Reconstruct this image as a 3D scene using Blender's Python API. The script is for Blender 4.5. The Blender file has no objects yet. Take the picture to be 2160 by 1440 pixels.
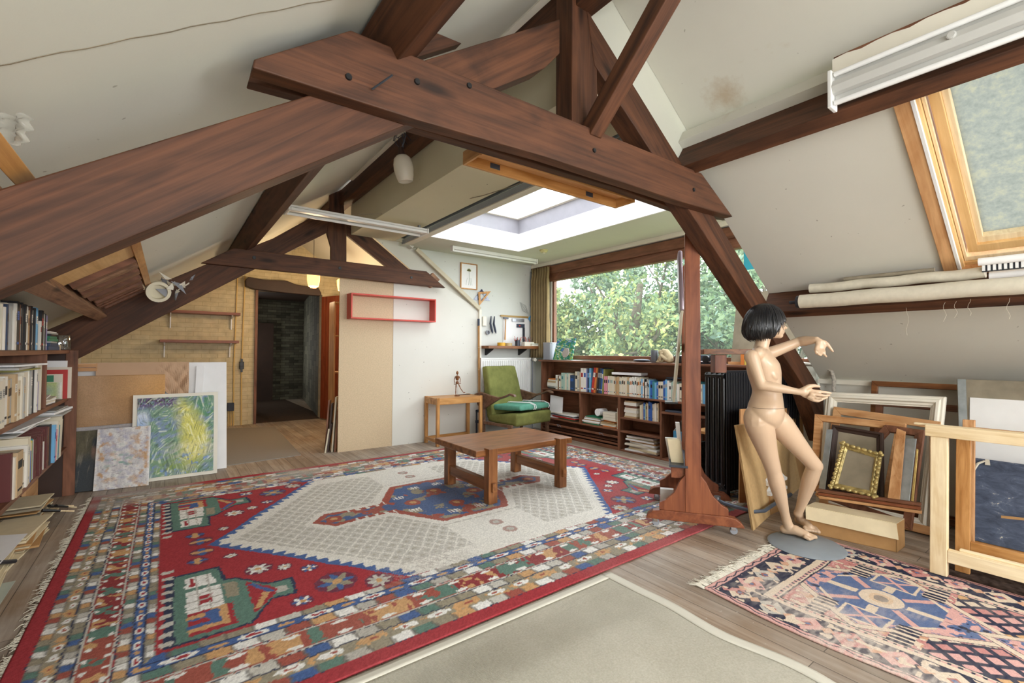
import bpy, bmesh, math, random
import numpy as np
from mathutils import Vector, Matrix
random.seed(7); np.random.seed(7)
V = Vector
S = bpy.context.scene
COL = S.collection
# ---------------------------------------------------------------- camera
cam_data = bpy.data.cameras.new('camera'); cam = bpy.data.objects.new('camera', cam_data); COL.objects.link(cam)
cam_data.sensor_width = 36.0; cam_data.lens = 971.97 * 36.0 / 2160.0; cam_data.clip_start = 0.05; cam_data.clip_end = 200
_yaw, _pitch, _roll = .641733, .0217714, .0051231
_F = V((math.sin(_yaw)*math.cos(_pitch), math.cos(_yaw)*math.cos(_pitch), math.sin(_pitch)))
_R = V((math.cos(_yaw), -math.sin(_yaw), 0)); _U = _R.cross(_F)
_r = math.cos(_roll)*_R + math.sin(_roll)*_U; _u = -math.sin(_roll)*_R + math.cos(_roll)*_U
cam.matrix_world = Matrix(((_r.x, _u.x, -_F.x, 0), (_r.y, _u.y, -_F.y, 0), (_r.z, _u.z, -_F.z, 1.3), (0, 0, 0, 1)))
S.camera = cam
# ---------------------------------------------------------------- world, light, exposure
def lin(h):
    h = h.lstrip('#'); v = [int(h[i:i+2], 16)/255 for i in (0, 2, 4)]
    return tuple((c/12.92 if c <= .04045 else ((c+.055)/1.055)**2.4) for c in v)
W = bpy.data.worlds.new('overcast_sky'); S.world = W; W.use_nodes = True
bg = W.node_tree.nodes['Background']; bg.inputs[0].default_value = (.93, .96, 1.0, 1); bg.inputs[1].default_value = 5.2
def area(name, loc, target, sx, sy, power, color=(1, 1, 1), portal=False):
    d = bpy.data.lights.new(name, 'AREA'); d.shape = 'RECTANGLE'; d.size = sx; d.size_y = sy; d.energy = power; d.color = color
    d.cycles.is_portal = portal
    o = bpy.data.objects.new(name, d); COL.objects.link(o); o.location = loc
    o.rotation_euler = (V(target)-V(loc)).to_track_quat('-Z', 'Y').to_euler()
    return o
area('portal_big_window', (5.35, 3.9, 1.85), (0, 3.9, 1.85), 3.8, 1.4, 1, portal=True)
area('portal_skylight', (3.4, 3.95, 3.3), (3.4, 3.95, 0), 1.6, 3.0, 1, portal=True)
area('rear_right_fill_light', (3.35, -2.0, 2.15), (1.4, .6, .5), 1.5, 1.3, 160, (.97, .985, 1))  # added fill from behind the camera; no roof window is built there
area('rear_centre_fill_light', (.6, -2.75, 1.7), (1.2, 3, 1.1), 2.6, 1.6, 150, (.97, .985, 1))  # added broad fill standing before the closed rear wall
area('passage_end_window_light', (1.25, 12.9, 1.5), (2.7, 11.5, 1.3), .4, .8, 11, (1, .97, .9))
area('rear_left_fill_light', (-1.0, -1.6, 1.35), (2.4, 1.6, 1.6), 1.2, .9, 50, (.97, .985, 1))  # added fill to brighten the room from the left rear
S.view_settings.view_transform = 'Standard'; S.view_settings.look = 'None'; S.view_settings.exposure = 0.26; S.view_settings.gamma = 1.0
S.view_settings.use_curve_mapping = False
S.cycles.use_denoising = True; S.cycles.max_bounces = 9; S.cycles.diffuse_bounces = 6; S.cycles.transparent_max_bounces = 16
S.cycles.sample_clamp_indirect = 8.0; S.cycles.caustics_reflective = False; S.cycles.caustics_refractive = False
# ---------------------------------------------------------------- materials
def newmat(name):
    m = bpy.data.materials.new(name); m.use_nodes = True; nt = m.node_tree
    return m, nt, nt.nodes, nt.links, nt.nodes['Principled BSDF']
def ramp(N, stops):
    r = N.new('ShaderNodeValToRGB'); e = r.color_ramp.elements
    while len(e) < len(stops): e.new(.5)
    for i, (p, c) in enumerate(stops): e[i].position = p; e[i].color = (*c, 1)
    return r
def bump(N, L, b, src, s, d=.01):
    bp = N.new('ShaderNodeBump'); bp.inputs['Strength'].default_value = s; bp.inputs['Distance'].default_value = d
    L.new(src, bp.inputs['Height']); L.new(bp.outputs[0], b.inputs['Normal'])
def coords(N, L, scale, space='Object', rot=None, tex=False):
    t = N.new('ShaderNodeTexCoord'); m = N.new('ShaderNodeMapping'); m.inputs['Scale'].default_value = scale
    if tex: m.vector_type = 'TEXTURE'; m.inputs['Scale'].default_value = tuple(1/s for s in scale)
    if rot: m.inputs['Rotation'].default_value = rot
    L.new(t.outputs[space], m.inputs['Vector']); return m.outputs[0]
def noise(N, L, vec, scale, detail=4, rough=.55, dist=0):
    n = N.new('ShaderNodeTexNoise'); n.inputs['Scale'].default_value = scale; n.inputs['Detail'].default_value = detail
    n.inputs['Roughness'].default_value = rough; n.inputs['Distortion'].default_value = dist
    if vec: L.new(vec, n.inputs['Vector'])
    return n.outputs['Fac']
_mc = {}
def plain(name, h, rough=.7, metal=0, var=.06, spec=.5, sc=6.0):
    if name in _mc: return _mc[name]
    m, nt, N, L, b = newmat(name); c = lin(h)
    f = noise(N, L, coords(N, L, (1, 1, 1)), sc, 5)
    r = ramp(N, [(.3, tuple(max(0, x*(1-var)) for x in c)), (.7, tuple(min(1, x*(1+var)) for x in c))])
    L.new(f, r.inputs[0]); L.new(r.outputs[0], b.inputs['Base Color'])
    b.inputs['Roughness'].default_value = rough; b.inputs['Metallic'].default_value = metal; b.inputs['Specular IOR Level'].default_value = spec
    _mc[name] = m; return m
def wood(name, c1, c2, axis='x', rough=.6, fine=22, knots=True, dark=None, bmp=.25):
    m, nt, N, L, b = newmat(name)
    slope = axis == 's'; axis = 'x' if slope else axis; kw = dict(rot=(0, .6206, 0), tex=True) if slope else {}
    sc = {'x': (.9, fine, fine), 'y': (fine, .9, fine), 'z': (fine, fine, .9)}[axis]
    v = coords(N, L, sc, **kw); f = noise(N, L, v, 1.0, 7, .62, 1.2)
    sc2 = {'x': (.8, 3.2, 3.2), 'y': (3.2, .8, 3.2), 'z': (3.2, 3.2, .8)}[axis]
    v2 = coords(N, L, sc2, **kw); f2 = noise(N, L, v2, 1.6, 3, .5, 2.5)
    mx = N.new('ShaderNodeMath'); mx.operation = 'MULTIPLY_ADD'; mx.inputs[1].default_value = .55; L.new(f, mx.inputs[0])
    m2 = N.new('ShaderNodeMath'); m2.operation = 'MULTIPLY'; m2.inputs[1].default_value = .45; L.new(f2, m2.inputs[0]); L.new(m2.outputs[0], mx.inputs[2])
    a, c = lin(c1), lin(c2); d = lin(dark) if dark else tuple(x*.45 for x in a)
    r = ramp(N, [(.30, d), (.42, a), (.60, c), (.72, tuple(min(1, x*1.18) for x in c))]); L.new(mx.outputs[0], r.inputs[0])
    out = r.outputs[0]
    if knots:
        vk = coords(N, L, {'x': (1.3, 5, 5), 'y': (5, 1.3, 5), 'z': (5, 5, 1.3)}[axis]); vo = N.new('ShaderNodeTexVoronoi'); vo.inputs['Scale'].default_value = 1.1
        L.new(vk, vo.inputs['Vector']); rk = ramp(N, [(.06, (0, 0, 0)), (.17, (1, 1, 1))]); L.new(vo.outputs['Distance'], rk.inputs[0])
        mm = N.new('ShaderNodeMix'); mm.data_type = 'RGBA'; L.new(rk.outputs[0], mm.inputs[0]); mm.inputs[6].default_value = (*tuple(x*.35 for x in a), 1)
        L.new(out, mm.inputs[7]); out = mm.outputs[2]
    L.new(out, b.inputs['Base Color']); b.inputs['Roughness'].default_value = rough; b.inputs['Specular IOR Level'].default_value = .35
    bump(N, L, b, f, bmp, .004); return m
def plaster(name, h, stain='#a89878', amt=.35, seed=0):
    m, nt, N, L, b = newmat(name); c = lin(h)
    v = coords(N, L, (1, 1, 1)); f = noise(N, L, v, .8, 6, .6); f2 = noise(N, L, v, 60, 3)
    r = ramp(N, [(.35, tuple(x*.93 for x in c)), (.7, c)]); L.new(f, r.inputs[0])
    n3 = noise(N, L, coords(N, L, (1, 1, 1.7)), 1.35+seed*.13, 5, .7); r3 = ramp(N, [(.66, (0, 0, 0)), (.80, (amt, amt, amt))]); L.new(n3, r3.inputs[0])
    mm = N.new('ShaderNodeMix'); mm.data_type = 'RGBA'; L.new(r3.outputs[0], mm.inputs[0]); L.new(r.outputs[0], mm.inputs[6]); mm.inputs[7].default_value = (*lin(stain), 1)
    n4 = noise(N, L, v, 26, 1); r4 = ramp(N, [(.78, (0, 0, 0)), (.80, (.5, .5, .5))]); L.new(n4, r4.inputs[0])
    m5 = N.new('ShaderNodeMix'); m5.data_type = 'RGBA'; L.new(r4.outputs[0], m5.inputs[0]); L.new(mm.outputs[2], m5.inputs[6]); m5.inputs[7].default_value = (*lin('#6f6656'), 1)
    L.new(m5.outputs[2], b.inputs['Base Color']); b.inputs['Roughness'].default_value = .85; b.inputs['Specular IOR Level'].default_value = .2
    bump(N, L, b, f2, .12, .003); return m
def brick(name, c1, c2, cm, scale=4.6, rot=None, bmp=.6, rough=.8):
    m, nt, N, L, b = newmat(name)
    t = coords(N, L, (1, 1, 1), 'Object', rot)
    br = N.new('ShaderNodeTexBrick'); L.new(t, br.inputs['Vector']); br.inputs['Scale'].default_value = scale
    br.inputs['Color1'].default_value = (*lin(c1), 1); br.inputs['Color2'].default_value = (*lin(c2), 1); br.inputs['Mortar'].default_value = (*lin(cm), 1)
    br.inputs['Mortar Size'].default_value = .018; br.inputs['Brick Width'].default_value = 1.0; br.inputs['Row Height'].default_value = .32; br.inputs['Mortar Smooth'].default_value = .6
    f = noise(N, L, t, 9, 5); mm = N.new('ShaderNodeMix'); mm.data_type = 'RGBA'; mm.blend_type = 'MULTIPLY'; mm.inputs[0].default_value = .5
    r = ramp(N, [(.3, (.6, .6, .6)), (.65, (1.05, 1.05, 1.05))]); L.new(f, r.inputs[0]); L.new(br.outputs[0], mm.inputs[6]); L.new(r.outputs[0], mm.inputs[7])
    L.new(mm.outputs[2], b.inputs['Base Color']); b.inputs['Roughness'].default_value = rough
    inv = N.new('ShaderNodeMath'); inv.operation = 'SUBTRACT'; inv.inputs[0].default_value = 1; L.new(br.outputs[1], inv.inputs[1]); bump(N, L, b, inv.outputs[0], bmp, .008); return m
def vcol(name, rough=.95, bmp=.5, bsc=260, spec=.1):
    m, nt, N, L, b = newmat(name); a = N.new('ShaderNodeVertexColor'); a.layer_name = 'weave'
    v = coords(N, L, (1, 1, 1)); f = noise(N, L, v, bsc, 2); r = ramp(N, [(.25, (.78, .78, .78)), (.7, (1.08, 1.08, 1.08))]); L.new(f, r.inputs[0])
    mm = N.new('ShaderNodeMix'); mm.data_type = 'RGBA'; mm.blend_type = 'MULTIPLY'; mm.inputs[0].default_value = .8
    L.new(a.outputs[0], mm.inputs[6]); L.new(r.outputs[0], mm.inputs[7]); L.new(mm.outputs[2], b.inputs['Base Color'])
    b.inputs['Roughness'].default_value = rough; b.inputs['Specular IOR Level'].default_value = spec; bump(N, L, b, f, bmp, .004); return m
def floorboards():
    m, nt, N, L, b = newmat('old_floorboards')
    v = coords(N, L, (1, 1, 1)); sep = N.new('ShaderNodeSeparateXYZ'); L.new(v, sep.inputs[0])
    br = N.new('ShaderNodeTexBrick'); vr = coords(N, L, (1, 1, 1), 'Object', (0, 0, math.pi/2)); L.new(vr, br.inputs['Vector']); br.inputs['Scale'].default_value = 1
    br.inputs['Brick Width'].default_value = 2.2; br.inputs['Row Height'].default_value = .105; br.inputs['Mortar Size'].default_value = .0022; br.inputs['Mortar Smooth'].default_value = .3; br.offset = .37
    br.inputs['Color1'].default_value = (.55, .55, .55, 1); br.inputs['Color2'].default_value = (1, 1, 1, 1); br.inputs['Mortar'].default_value = (0, 0, 0, 1)
    g = noise(N, L, coords(N, L, (22, 1.2, 1)), 1.0, 7, .6, 1.0); w = noise(N, L, v, 1.3, 5, .65)
    r = ramp(N, [(.3, lin('#7b6b5d')), (.5, lin('#a39382')), (.7, lin('#c0b3a3'))]); L.new(g, r.inputs[0])
    rw = ramp(N, [(.38, lin('#98795a')), (.62, lin('#c4bbb0'))]); L.new(w, rw.inputs[0])
    m1 = N.new('ShaderNodeMix'); m1.data_type = 'RGBA'; m1.inputs[0].default_value = .42; L.new(r.outputs[0], m1.inputs[6]); L.new(rw.outputs[0], m1.inputs[7])
    m2 = N.new('ShaderNodeMix'); m2.data_type = 'RGBA'; m2.blend_type = 'MULTIPLY'; m2.inputs[0].default_value = .75; L.new(m1.outputs[2], m2.inputs[6]); L.new(br.outputs[0], m2.inputs[7])
    n5 = noise(N, L, v, 34, 2); r5 = ramp(N, [(.72, (0, 0, 0)), (.76, (.7, .7, .7))]); L.new(n5, r5.inputs[0])
    m3 = N.new('ShaderNodeMix'); m3.data_type = 'RGBA'; L.new(r5.outputs[0], m3.inputs[0]); L.new(m2.outputs[2], m3.inputs[6]); m3.inputs[7].default_value = (*lin('#c9c5bd'), 1)
    L.new(m3.outputs[2], b.inputs['Base Color']); b.inputs['Roughness'].default_value = .55; b.inputs['Specular IOR Level'].default_value = .35
    bump(N, L, b, g, .2, .003); return m
def glassmat(name, tint=(.96, .99, .98), refl=.10):
    m, nt, N, L, b = newmat(name); t = N.new('ShaderNodeBsdfTransparent'); t.inputs[0].default_value = (*tint, 1)
    g = N.new('ShaderNodeBsdfGlossy'); g.inputs['Roughness'].default_value = .02; mx = N.new('ShaderNodeMixShader'); mx.inputs[0].default_value = refl
    L.new(t.outputs[0], mx.inputs[1]); L.new(g.outputs[0], mx.inputs[2]); L.new(mx.outputs[0], N['Material Output'].inputs[0]); return m
def emis(name, c, s):
    m, nt, N, L, b = newmat(name); b.inputs['Emission Color'].default_value = (*c, 1); b.inputs['Emission Strength'].default_value = s; b.inputs['Base Color'].default_value = (*c, 1); return m
M = {}
M['beam'] = wood('stained_beam', '#422819', '#5e3a25', 'x', .62, 30, True, '#2c1a12')
M['beamlight'] = wood('worn_beam', '#76543f', '#9a7559', 'x', .65, 28, True, '#4a3022')
for a in 'xyzs':
    M['case_'+a] = wood('brown_shelf_wood_'+a, '#68432f', '#875a43', a, .5, 18, False)
    M['pine_'+a] = wood('pine_'+a, '#cfa56c', '#dfb981', a, .5, 30, False, '#b98d55')
    M['pale_'+a] = wood('pale_spruce_'+a, '#dcc49a', '#eedcb8', a, .5, 30, False, '#cdb082')
    M['oak_'+a] = wood('table_oak_'+a, '#6c4327', '#95623a', a, .35, 20, False, '#55311b')
    M['teak_'+a] = wood('easel_wood_'+a, '#74402a', '#8f5537', a, .4, 20, False, '#69341d')
    M['beech_'+a] = wood('side_table_wood_'+a, '#a9753f', '#cf9c61', a, .4, 18, True, '#80552b')
    M['orange_'+a] = wood('orange_pine_'+a, '#b98555', '#d6a878', a, .5, 26, False, '#8d5a31')
M['plasterL'] = plaster('cream_plaster_left', '#d7d8cd', '#b4ae9c', .25, 0)
M['plasterR'] = plaster('cream_plaster_right', '#d6d4c9', '#b29a72', .4, 1)
M['plasterD'] = plaster('cream_plaster_dormer', '#d6d7ca', '#b0aa90', .3, 2)
M['boxcream'] = plaster('cream_box_paint', '#d9d3b9', '#b0a070', .3, 3)
M['wallwhite'] = plaster('white_painted_board', '#dddcd4', '#b4aea0', .3, 4)
M['dormerwall'] = plaster('dormer_wall_white', '#d3d5d0', '#a8a898', .4, 5)
M['shaft'] = plain('shaft_white', '#f0eeec', .7)
nt = M['plasterR'].node_tree; N, L = nt.nodes, nt.links; b = N['Principled BSDF']; src_ = b.inputs['Base Color'].links[0].from_socket      # brown water stain on the right slope
tcn = N.new('ShaderNodeTexCoord'); vm = N.new('ShaderNodeVectorMath'); vm.operation = 'DISTANCE'; vm.inputs[1].default_value = (2.744,1.475,2.898); L.new(tcn.outputs['Object'], vm.inputs[0])
nf = noise(N, L, tcn.outputs['Object'], 14, 6, .7); ma = N.new('ShaderNodeMath'); ma.operation = 'MULTIPLY_ADD'; ma.inputs[1].default_value = .22; L.new(nf, ma.inputs[0]); L.new(vm.outputs['Value'], ma.inputs[2])
rs = ramp(N, [(.12, (.55, .55, .55)), (.24, (0, 0, 0))]); L.new(ma.outputs[0], rs.inputs[0]); mm = N.new('ShaderNodeMix'); mm.data_type = 'RGBA'; L.new(rs.outputs[0], mm.inputs[0]); L.new(src_, mm.inputs[6]); mm.inputs[7].default_value = (*lin('#a88a62'), 1); L.new(mm.outputs[2], b.inputs['Base Color'])
M['chip'] = plain('chipboard', '#ccb798', .8, 0, .12, .2, 90)
M['mdf'] = plain('mdf_board', '#c8a878', .75, 0, .08, .2, 40)
M['card'] = plain('cardboard', '#b58d5f', .85, 0, .06, .1, 20)
M['cardlight'] = plain('pale_cardboard', '#d6c8a8', .85, 0, .04, .1, 20)
M['yellowbrick'] = brick('yellow_painted_brick', '#cdbd98', '#d1c3a0', '#bfae88', 4.4, (math.pi/2, 0, 0), .5)
M['greybrick'] = brick('whitewashed_dark_brick', '#8a8a78', '#57584c', '#35332e', 4.6, (math.pi/2, 0, math.pi/2), .9)
M['floor'] = floorboards()
M['white'] = plain('white_enamel', '#e8e8e6', .35, 0, .03)
M['whitepaper'] = plain('white_paper', '#ececec', .9, 0, .03)
M['offwhite'] = plain('offwhite_paint', '#e4dfd0', .6, 0, .04)
M['black'] = plain('black_paint', '#121214', .4, 0, .2)
M['blackmetal'] = plain('black_radiator_paint', '#0b0b0e', .32, 0, .2)
M['darkbrown'] = plain('dark_brown', '#36231b', .6, 0, .15)
M['metal'] = plain('steel', '#a8aab0', .35, .9, .1)
M['darkmetal'] = plain('dark_steel', '#4b4f58', .4, .8, .15)
M['chrome'] = plain('chrome', '#d0d0d4', .2, 1, .02)
M['grey'] = plain('grey_plastic', '#8b8e95', .5)
M['baseplate'] = plain('grey_base_plate', '#858d93', .55, 0, .1, .3, 5)
M['red'] = plain('red_lacquer', '#c83c2a', .4, 0, .05)
M['reddoor'] = wood('red_brown_door', '#6e3420', '#8a452b', 'z', .5, 26, False)
M['green'] = plain('olive_velvet', '#747744', .95, 0, .25, .1, 7)
M['mint'] = plain('mint_towel', '#5d9682', .95, 0, .1, .1, 12)
M['darkarm'] = wood('dark_armrest', '#5c4334', '#7d5f4b', 'x', .4, 18, False)
M['curtain'] = plain('curtain_cloth', '#94815f', .95, 0, .12, .1, 9)
M['canvasroll'] = plain('raw_canvas', '#cfc8b6', .95, 0, .06, .1, 30)
M['grubby'] = plain('greyish_linen', '#8f8674', .95, 0, .18, .1, 8)
M['kraft'] = plain('kraft_paper', '#c2a183', .85, 0, .05, .2, 5)
M['greycarpet'] = plain('grey_carpet', '#8f8880', 1, 0, .1, .05, 120)
M['skin'] = plain('mannequin_skin', '#c6aa8e', .34, 0, .03, .45, 3)
M['goldm'] = plain('gilt', '#b8a56c', .4, .45, .45, .5, 26)
M['goldp'] = plain('worn_gilt', '#cdb06a', .4, .5, .2, .5, 30)
M['silver'] = plain('silver_leaf', '#aeb7ba', .35, .6, .2, .5, 12)
M['dirtyglass'] = None
M['pane'] = glassmat('window_glass', (.93, .96, .95), .04)
m, nt, N, L, b = newmat('dusty_window_glass'); t = N.new('ShaderNodeBsdfTransparent'); t.inputs[0].default_value = (.93, .965, .95, 1); tl = N.new('ShaderNodeBsdfTranslucent'); tl.inputs[0].default_value = (.6, .68, .64, 1); gs = N.new('ShaderNodeBsdfGlossy'); gs.inputs['Roughness'].default_value = .02
a = N.new('ShaderNodeMixShader'); c_ = N.new('ShaderNodeMixShader'); a.inputs[0].default_value = .05; c_.inputs[0].default_value = .03; L.new(t.outputs[0], a.inputs[1]); L.new(tl.outputs[0], a.inputs[2]); L.new(a.outputs[0], c_.inputs[1]); L.new(gs.outputs[0], c_.inputs[2]); L.new(c_.outputs[0], N['Material Output'].inputs[0]); M['pane'] = m
M['jar'] = glassmat('jar_glass', (.9, .93, .92), .18)
m, nt, N, L, b = newmat('plastic_bag'); t = N.new('ShaderNodeBsdfTransparent'); b.inputs['Base Color'].default_value = (.36, .35, .30, 1); b.inputs['Roughness'].default_value = .25; a = N.new('ShaderNodeMixShader'); a.inputs[0].default_value = .62; L.new(t.outputs[0], a.inputs[1]); L.new(b.outputs[0], a.inputs[2]); L.new(a.outputs[0], N['Material Output'].inputs[0]); M['bag'] = m
M['slate'] = plain('slate', '#3a4150', .8, 0, .1)
M['teal'] = plain('teal_sheet', '#2f9fb4', .5)
M['globe'] = plain('opal_glass', '#e9e4d6', .25, 0, .02)
M['palewood'] = plain('worn_pale_wood', '#c2b8a0', .6, 0, .1)
M['yellow'] = plain('yellow_tape', '#d2a024', .4); M['tan'] = plain('tan_tape', '#b09a6c', .4); M['blue'] = plain('light_blue_plastic', '#4c9bd0', .35)
M['tube'] = plain('fluorescent_tube_glass', '#f4f5f5', .2, 0, .01)
# ---------------------------------------------------------------- mesh helpers
class MB:
    def __init__(s): s.v = []; s.f = []; s.m = []
    def add(s, vs, fs, mi=0):
        o = len(s.v); s.v += [tuple(v) for v in vs]; s.f += [tuple(i+o for i in f) for f in fs]; s.m += [mi]*len(fs)
    def box(s, x0, x1, y0, y1, z0, z1, mi=0):
        s.add([(x0,y0,z0),(x1,y0,z0),(x1,y1,z0),(x0,y1,z0),(x0,y0,z1),(x1,y0,z1),(x1,y1,z1),(x0,y1,z1)],
              [(0,3,2,1),(4,5,6,7),(0,1,5,4),(1,2,6,5),(2,3,7,6),(3,0,4,7)], mi); return s
    def obox(s, o, a, b, c, mi=0):   # origin corner and three edge vectors
        o, a, b, c = V(o), V(a), V(b), V(c)
        P = [o, o+a, o+a+b, o+b, o+c, o+a+c, o+a+b+c, o+b+c]
        F = [(0,3,2,1),(4,5,6,7),(0,1,5,4),(1,2,6,5),(2,3,7,6),(3,0,4,7)]
        if a.cross(b).dot(c) < 0: F = [tuple(reversed(f)) for f in F]
        s.add(P, F, mi); return s
    def prism(s, poly, off, mi=0):   # planar polygon (3D points) extruded by off
        n = len(poly); off = V(off); P = [V(p) for p in poly]; Q = [p+off for p in P]
        nrm = sum(((P[i]-P[0]).cross(P[i+1]-P[0]) for i in range(1, n-1)), V((0, 0, 0)))
        fl = nrm.dot(off) > 0
        F = [tuple(range(n))[::-1] if fl else tuple(range(n)), tuple(range(n, 2*n)) if fl else tuple(range(n, 2*n))[::-1]]
        for i in range(n):
            j = (i+1) % n; q = (i, j, n+j, n+i); F.append(q if fl else q[::-1])
        s.add(P+Q, F, mi); return s
    def tube(s, pts, r, n=10, mi=0, cap=True):
        pts = [V(p) for p in pts]; m = len(pts); rs = r if isinstance(r, (list, tuple)) else [r]*m
        vs = []; ref = None
        for i, p in enumerate(pts):
            t = (pts[min(i+1, m-1)]-pts[max(i-1, 0)]).normalized()
            if ref is None: ref = t.orthogonal().normalized()
            ref = (ref - t*ref.dot(t)); ref = ref.normalized() if ref.length > 1e-6 else t.orthogonal().normalized()
            b = t.cross(ref)
            for k in range(n):
                a = 2*math.pi*k/n; vs.append(p+(ref*math.cos(a)+b*math.sin(a))*rs[i])
        fs = [(i*n+k, i*n+(k+1) % n, (i+1)*n+(k+1) % n, (i+1)*n+k) for i in range(m-1) for k in range(n)]
        if cap: fs += [tuple(range(n))[::-1], tuple(range((m-1)*n, m*n))]
        s.add(vs, fs, mi); return s
    def lathe(s, c, prof, n=24, mi=0, ax=None):   # profile [(r, h)] around axis ax through c
        c = V(c); ax = V(ax or (0, 0, 1)).normalized(); u = ax.orthogonal().normalized(); w = ax.cross(u)
        vs = [c+ax*h+(u*math.cos(2*math.pi*k/n)+w*math.sin(2*math.pi*k/n))*r for r, h in prof for k in range(n)]
        fs = [(i*n+k, i*n+(k+1) % n, (i+1)*n+(k+1) % n, (i+1)*n+k) for i in range(len(prof)-1) for k in range(n)]
        if prof[0][0] > 1e-4: fs.append(tuple(range(n))[::-1])
        if prof[-1][0] > 1e-4: fs.append(tuple(range((len(prof)-1)*n, len(prof)*n)))
        s.add(vs, fs, mi); return s
    def ell(s, c, ax, ay, az, mi=0, n=16, m=10):  # ellipsoid with three axis vectors
        c, ax, ay, az = V(c), V(ax), V(ay), V(az); vs = []; fs = []
        for i in range(m+1):
            th = math.pi*i/m
            for k in range(n):
                a = 2*math.pi*k/n; vs.append(c+az*math.cos(th)+(ax*math.cos(a)+ay*math.sin(a))*math.sin(th))
        for i in range(m):
            for k in range(n): fs.append(((i+1)*n+k, (i+1)*n+(k+1) % n, i*n+(k+1) % n, i*n+k))
        s.add(vs, fs, mi); return s
    def build(s, name, mats, parent=None, bevel=0, smooth=False, seg=2):
        me = bpy.data.meshes.new(name); me.from_pydata(s.v, [], s.f)
        mats = mats if isinstance(mats, (list, tuple)) else [mats]
        for m in mats: me.materials.append(m)
        me.polygons.foreach_set('material_index', s.m); me.validate(); me.update()
        if bevel or smooth is not False:
            bm = bmesh.new(); bm.from_mesh(me); bmesh.ops.remove_doubles(bm, verts=bm.verts, dist=1e-5)
            if bevel:
                ed = [e for e in bm.edges if len(e.link_faces) == 2 and e.calc_face_angle(0) > .5]
                try: bmesh.ops.bevel(bm, geom=ed, offset=bevel, segments=seg, affect='EDGES', profile=.5, clamp_overlap=True)
                except Exception: pass
            bm.to_mesh(me); bm.free()
        if smooth is True: me.polygons.foreach_set('use_smooth', [True]*len(me.polygons))
        elif smooth == 'auto':
            me.polygons.foreach_set('use_smooth', [True]*len(me.polygons)); me.set_sharp_from_angle(angle=.7)
        o = bpy.data.objects.new(name, me); COL.objects.link(o)
        if parent: setp(o, parent)
        return o
def setp(o, parent):
    o.parent = parent; o.matrix_parent_inverse = Matrix.LocRotScale(parent.location, parent.rotation_euler, None).inverted()
def tag(o, label, cat, group=None, kind=None):
    if label: o['label'] = label
    if cat: o['category'] = cat
    if group: o['group'] = group
    if kind: o['kind'] = kind
    return o
def thing(name, label, cat, loc=(0, 0, 0), group=None):
    o = bpy.data.objects.new(name, None); COL.objects.link(o); o.location = loc; o.empty_display_size = .1
    return tag(o, label, cat, group)
def struct(name, mb, mat, **k):
    o = mb.build(name, mat, **k); o['kind'] = 'structure'; return o
def B(x0, x1, y0, y1, z0, z1): return MB().box(x0, x1, y0, y1, z0, z1)
def beam(name, p0, p1, w, h, mat, parent=None, side=None, bevel=.006, cut=None):
    """timber from p0 to p1 with grain along local X; w across (side dir), h the other way; cut: local polygon of the side profile"""
    p0, p1 = V(p0), V(p1); x = (p1-p0); ln = x.length; x.normalize()
    y = V(side) if side else (V((0, 0, 1)).cross(x) if abs(x.z) < .95 else V((0, 1, 0)))
    y = (y-x*y.dot(x)).normalized(); z = x.cross(y)
    mb = MB()
    if cut: mb.prism([(a, -w/2, b) for a, b in cut], (0, w, 0))
    else: mb.box(0, ln, -w/2, w/2, -h/2, h/2)
    o = mb.build(name, mat, None, bevel); o.matrix_world = Matrix(((x.x, y.x, z.x, p0.x), (x.y, y.y, z.y, p0.y), (x.z, y.z, z.z, p0.z), (0, 0, 0, 1)))
    if parent:
        mw = o.matrix_world.copy(); o.parent = parent
        o.matrix_parent_inverse = Matrix.LocRotScale(parent.location, parent.rotation_euler, None).inverted(); o.matrix_basis = mw
    return o
def copy_tree(o, parent=None):
    c = o.copy(); COL.objects.link(c)
    if parent: c.parent = parent
    for ch in list(o.children): copy_tree(ch, c)
    return c
def grid(name, P, nx, ny, colors, mat, parent=None, thick=0):
    """P: (ny*nx,3) points row-major, colours (ny*nx,3) linear, stored as the attribute 'weave'"""
    me = bpy.data.meshes.new(name); i = np.arange((ny-1)*(nx-1)); r = i//(nx-1); c = i % (nx-1); a = r*nx+c
    q = np.stack([a, a+1, a+nx+1, a+nx], 1).astype(np.int32)
    me.vertices.add(nx*ny); me.vertices.foreach_set('co', np.asarray(P, np.float32).ravel())
    me.loops.add(q.size); me.loops.foreach_set('vertex_index', q.ravel()); me.polygons.add(len(q)); me.polygons.foreach_set('loop_start', np.arange(0, q.size, 4, dtype=np.int32))
    me.update(calc_edges=True)
    ca = me.color_attributes.new('weave', 'FLOAT_COLOR', 'POINT'); rgba = np.ones((nx*ny, 4), np.float32); rgba[:, :3] = np.clip(colors, 0, 1); ca.data.foreach_set('color', rgba.ravel())
    me.materials.append(mat); me.polygons.foreach_set('use_smooth', [True]*len(me.polygons))
    o = bpy.data.objects.new(name, me); COL.objects.link(o)
    if thick:
        md = o.modifiers.new('solid', 'SOLIDIFY'); md.thickness = thick; md.offset = -1
    if parent: setp(o, parent)
    return o
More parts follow.
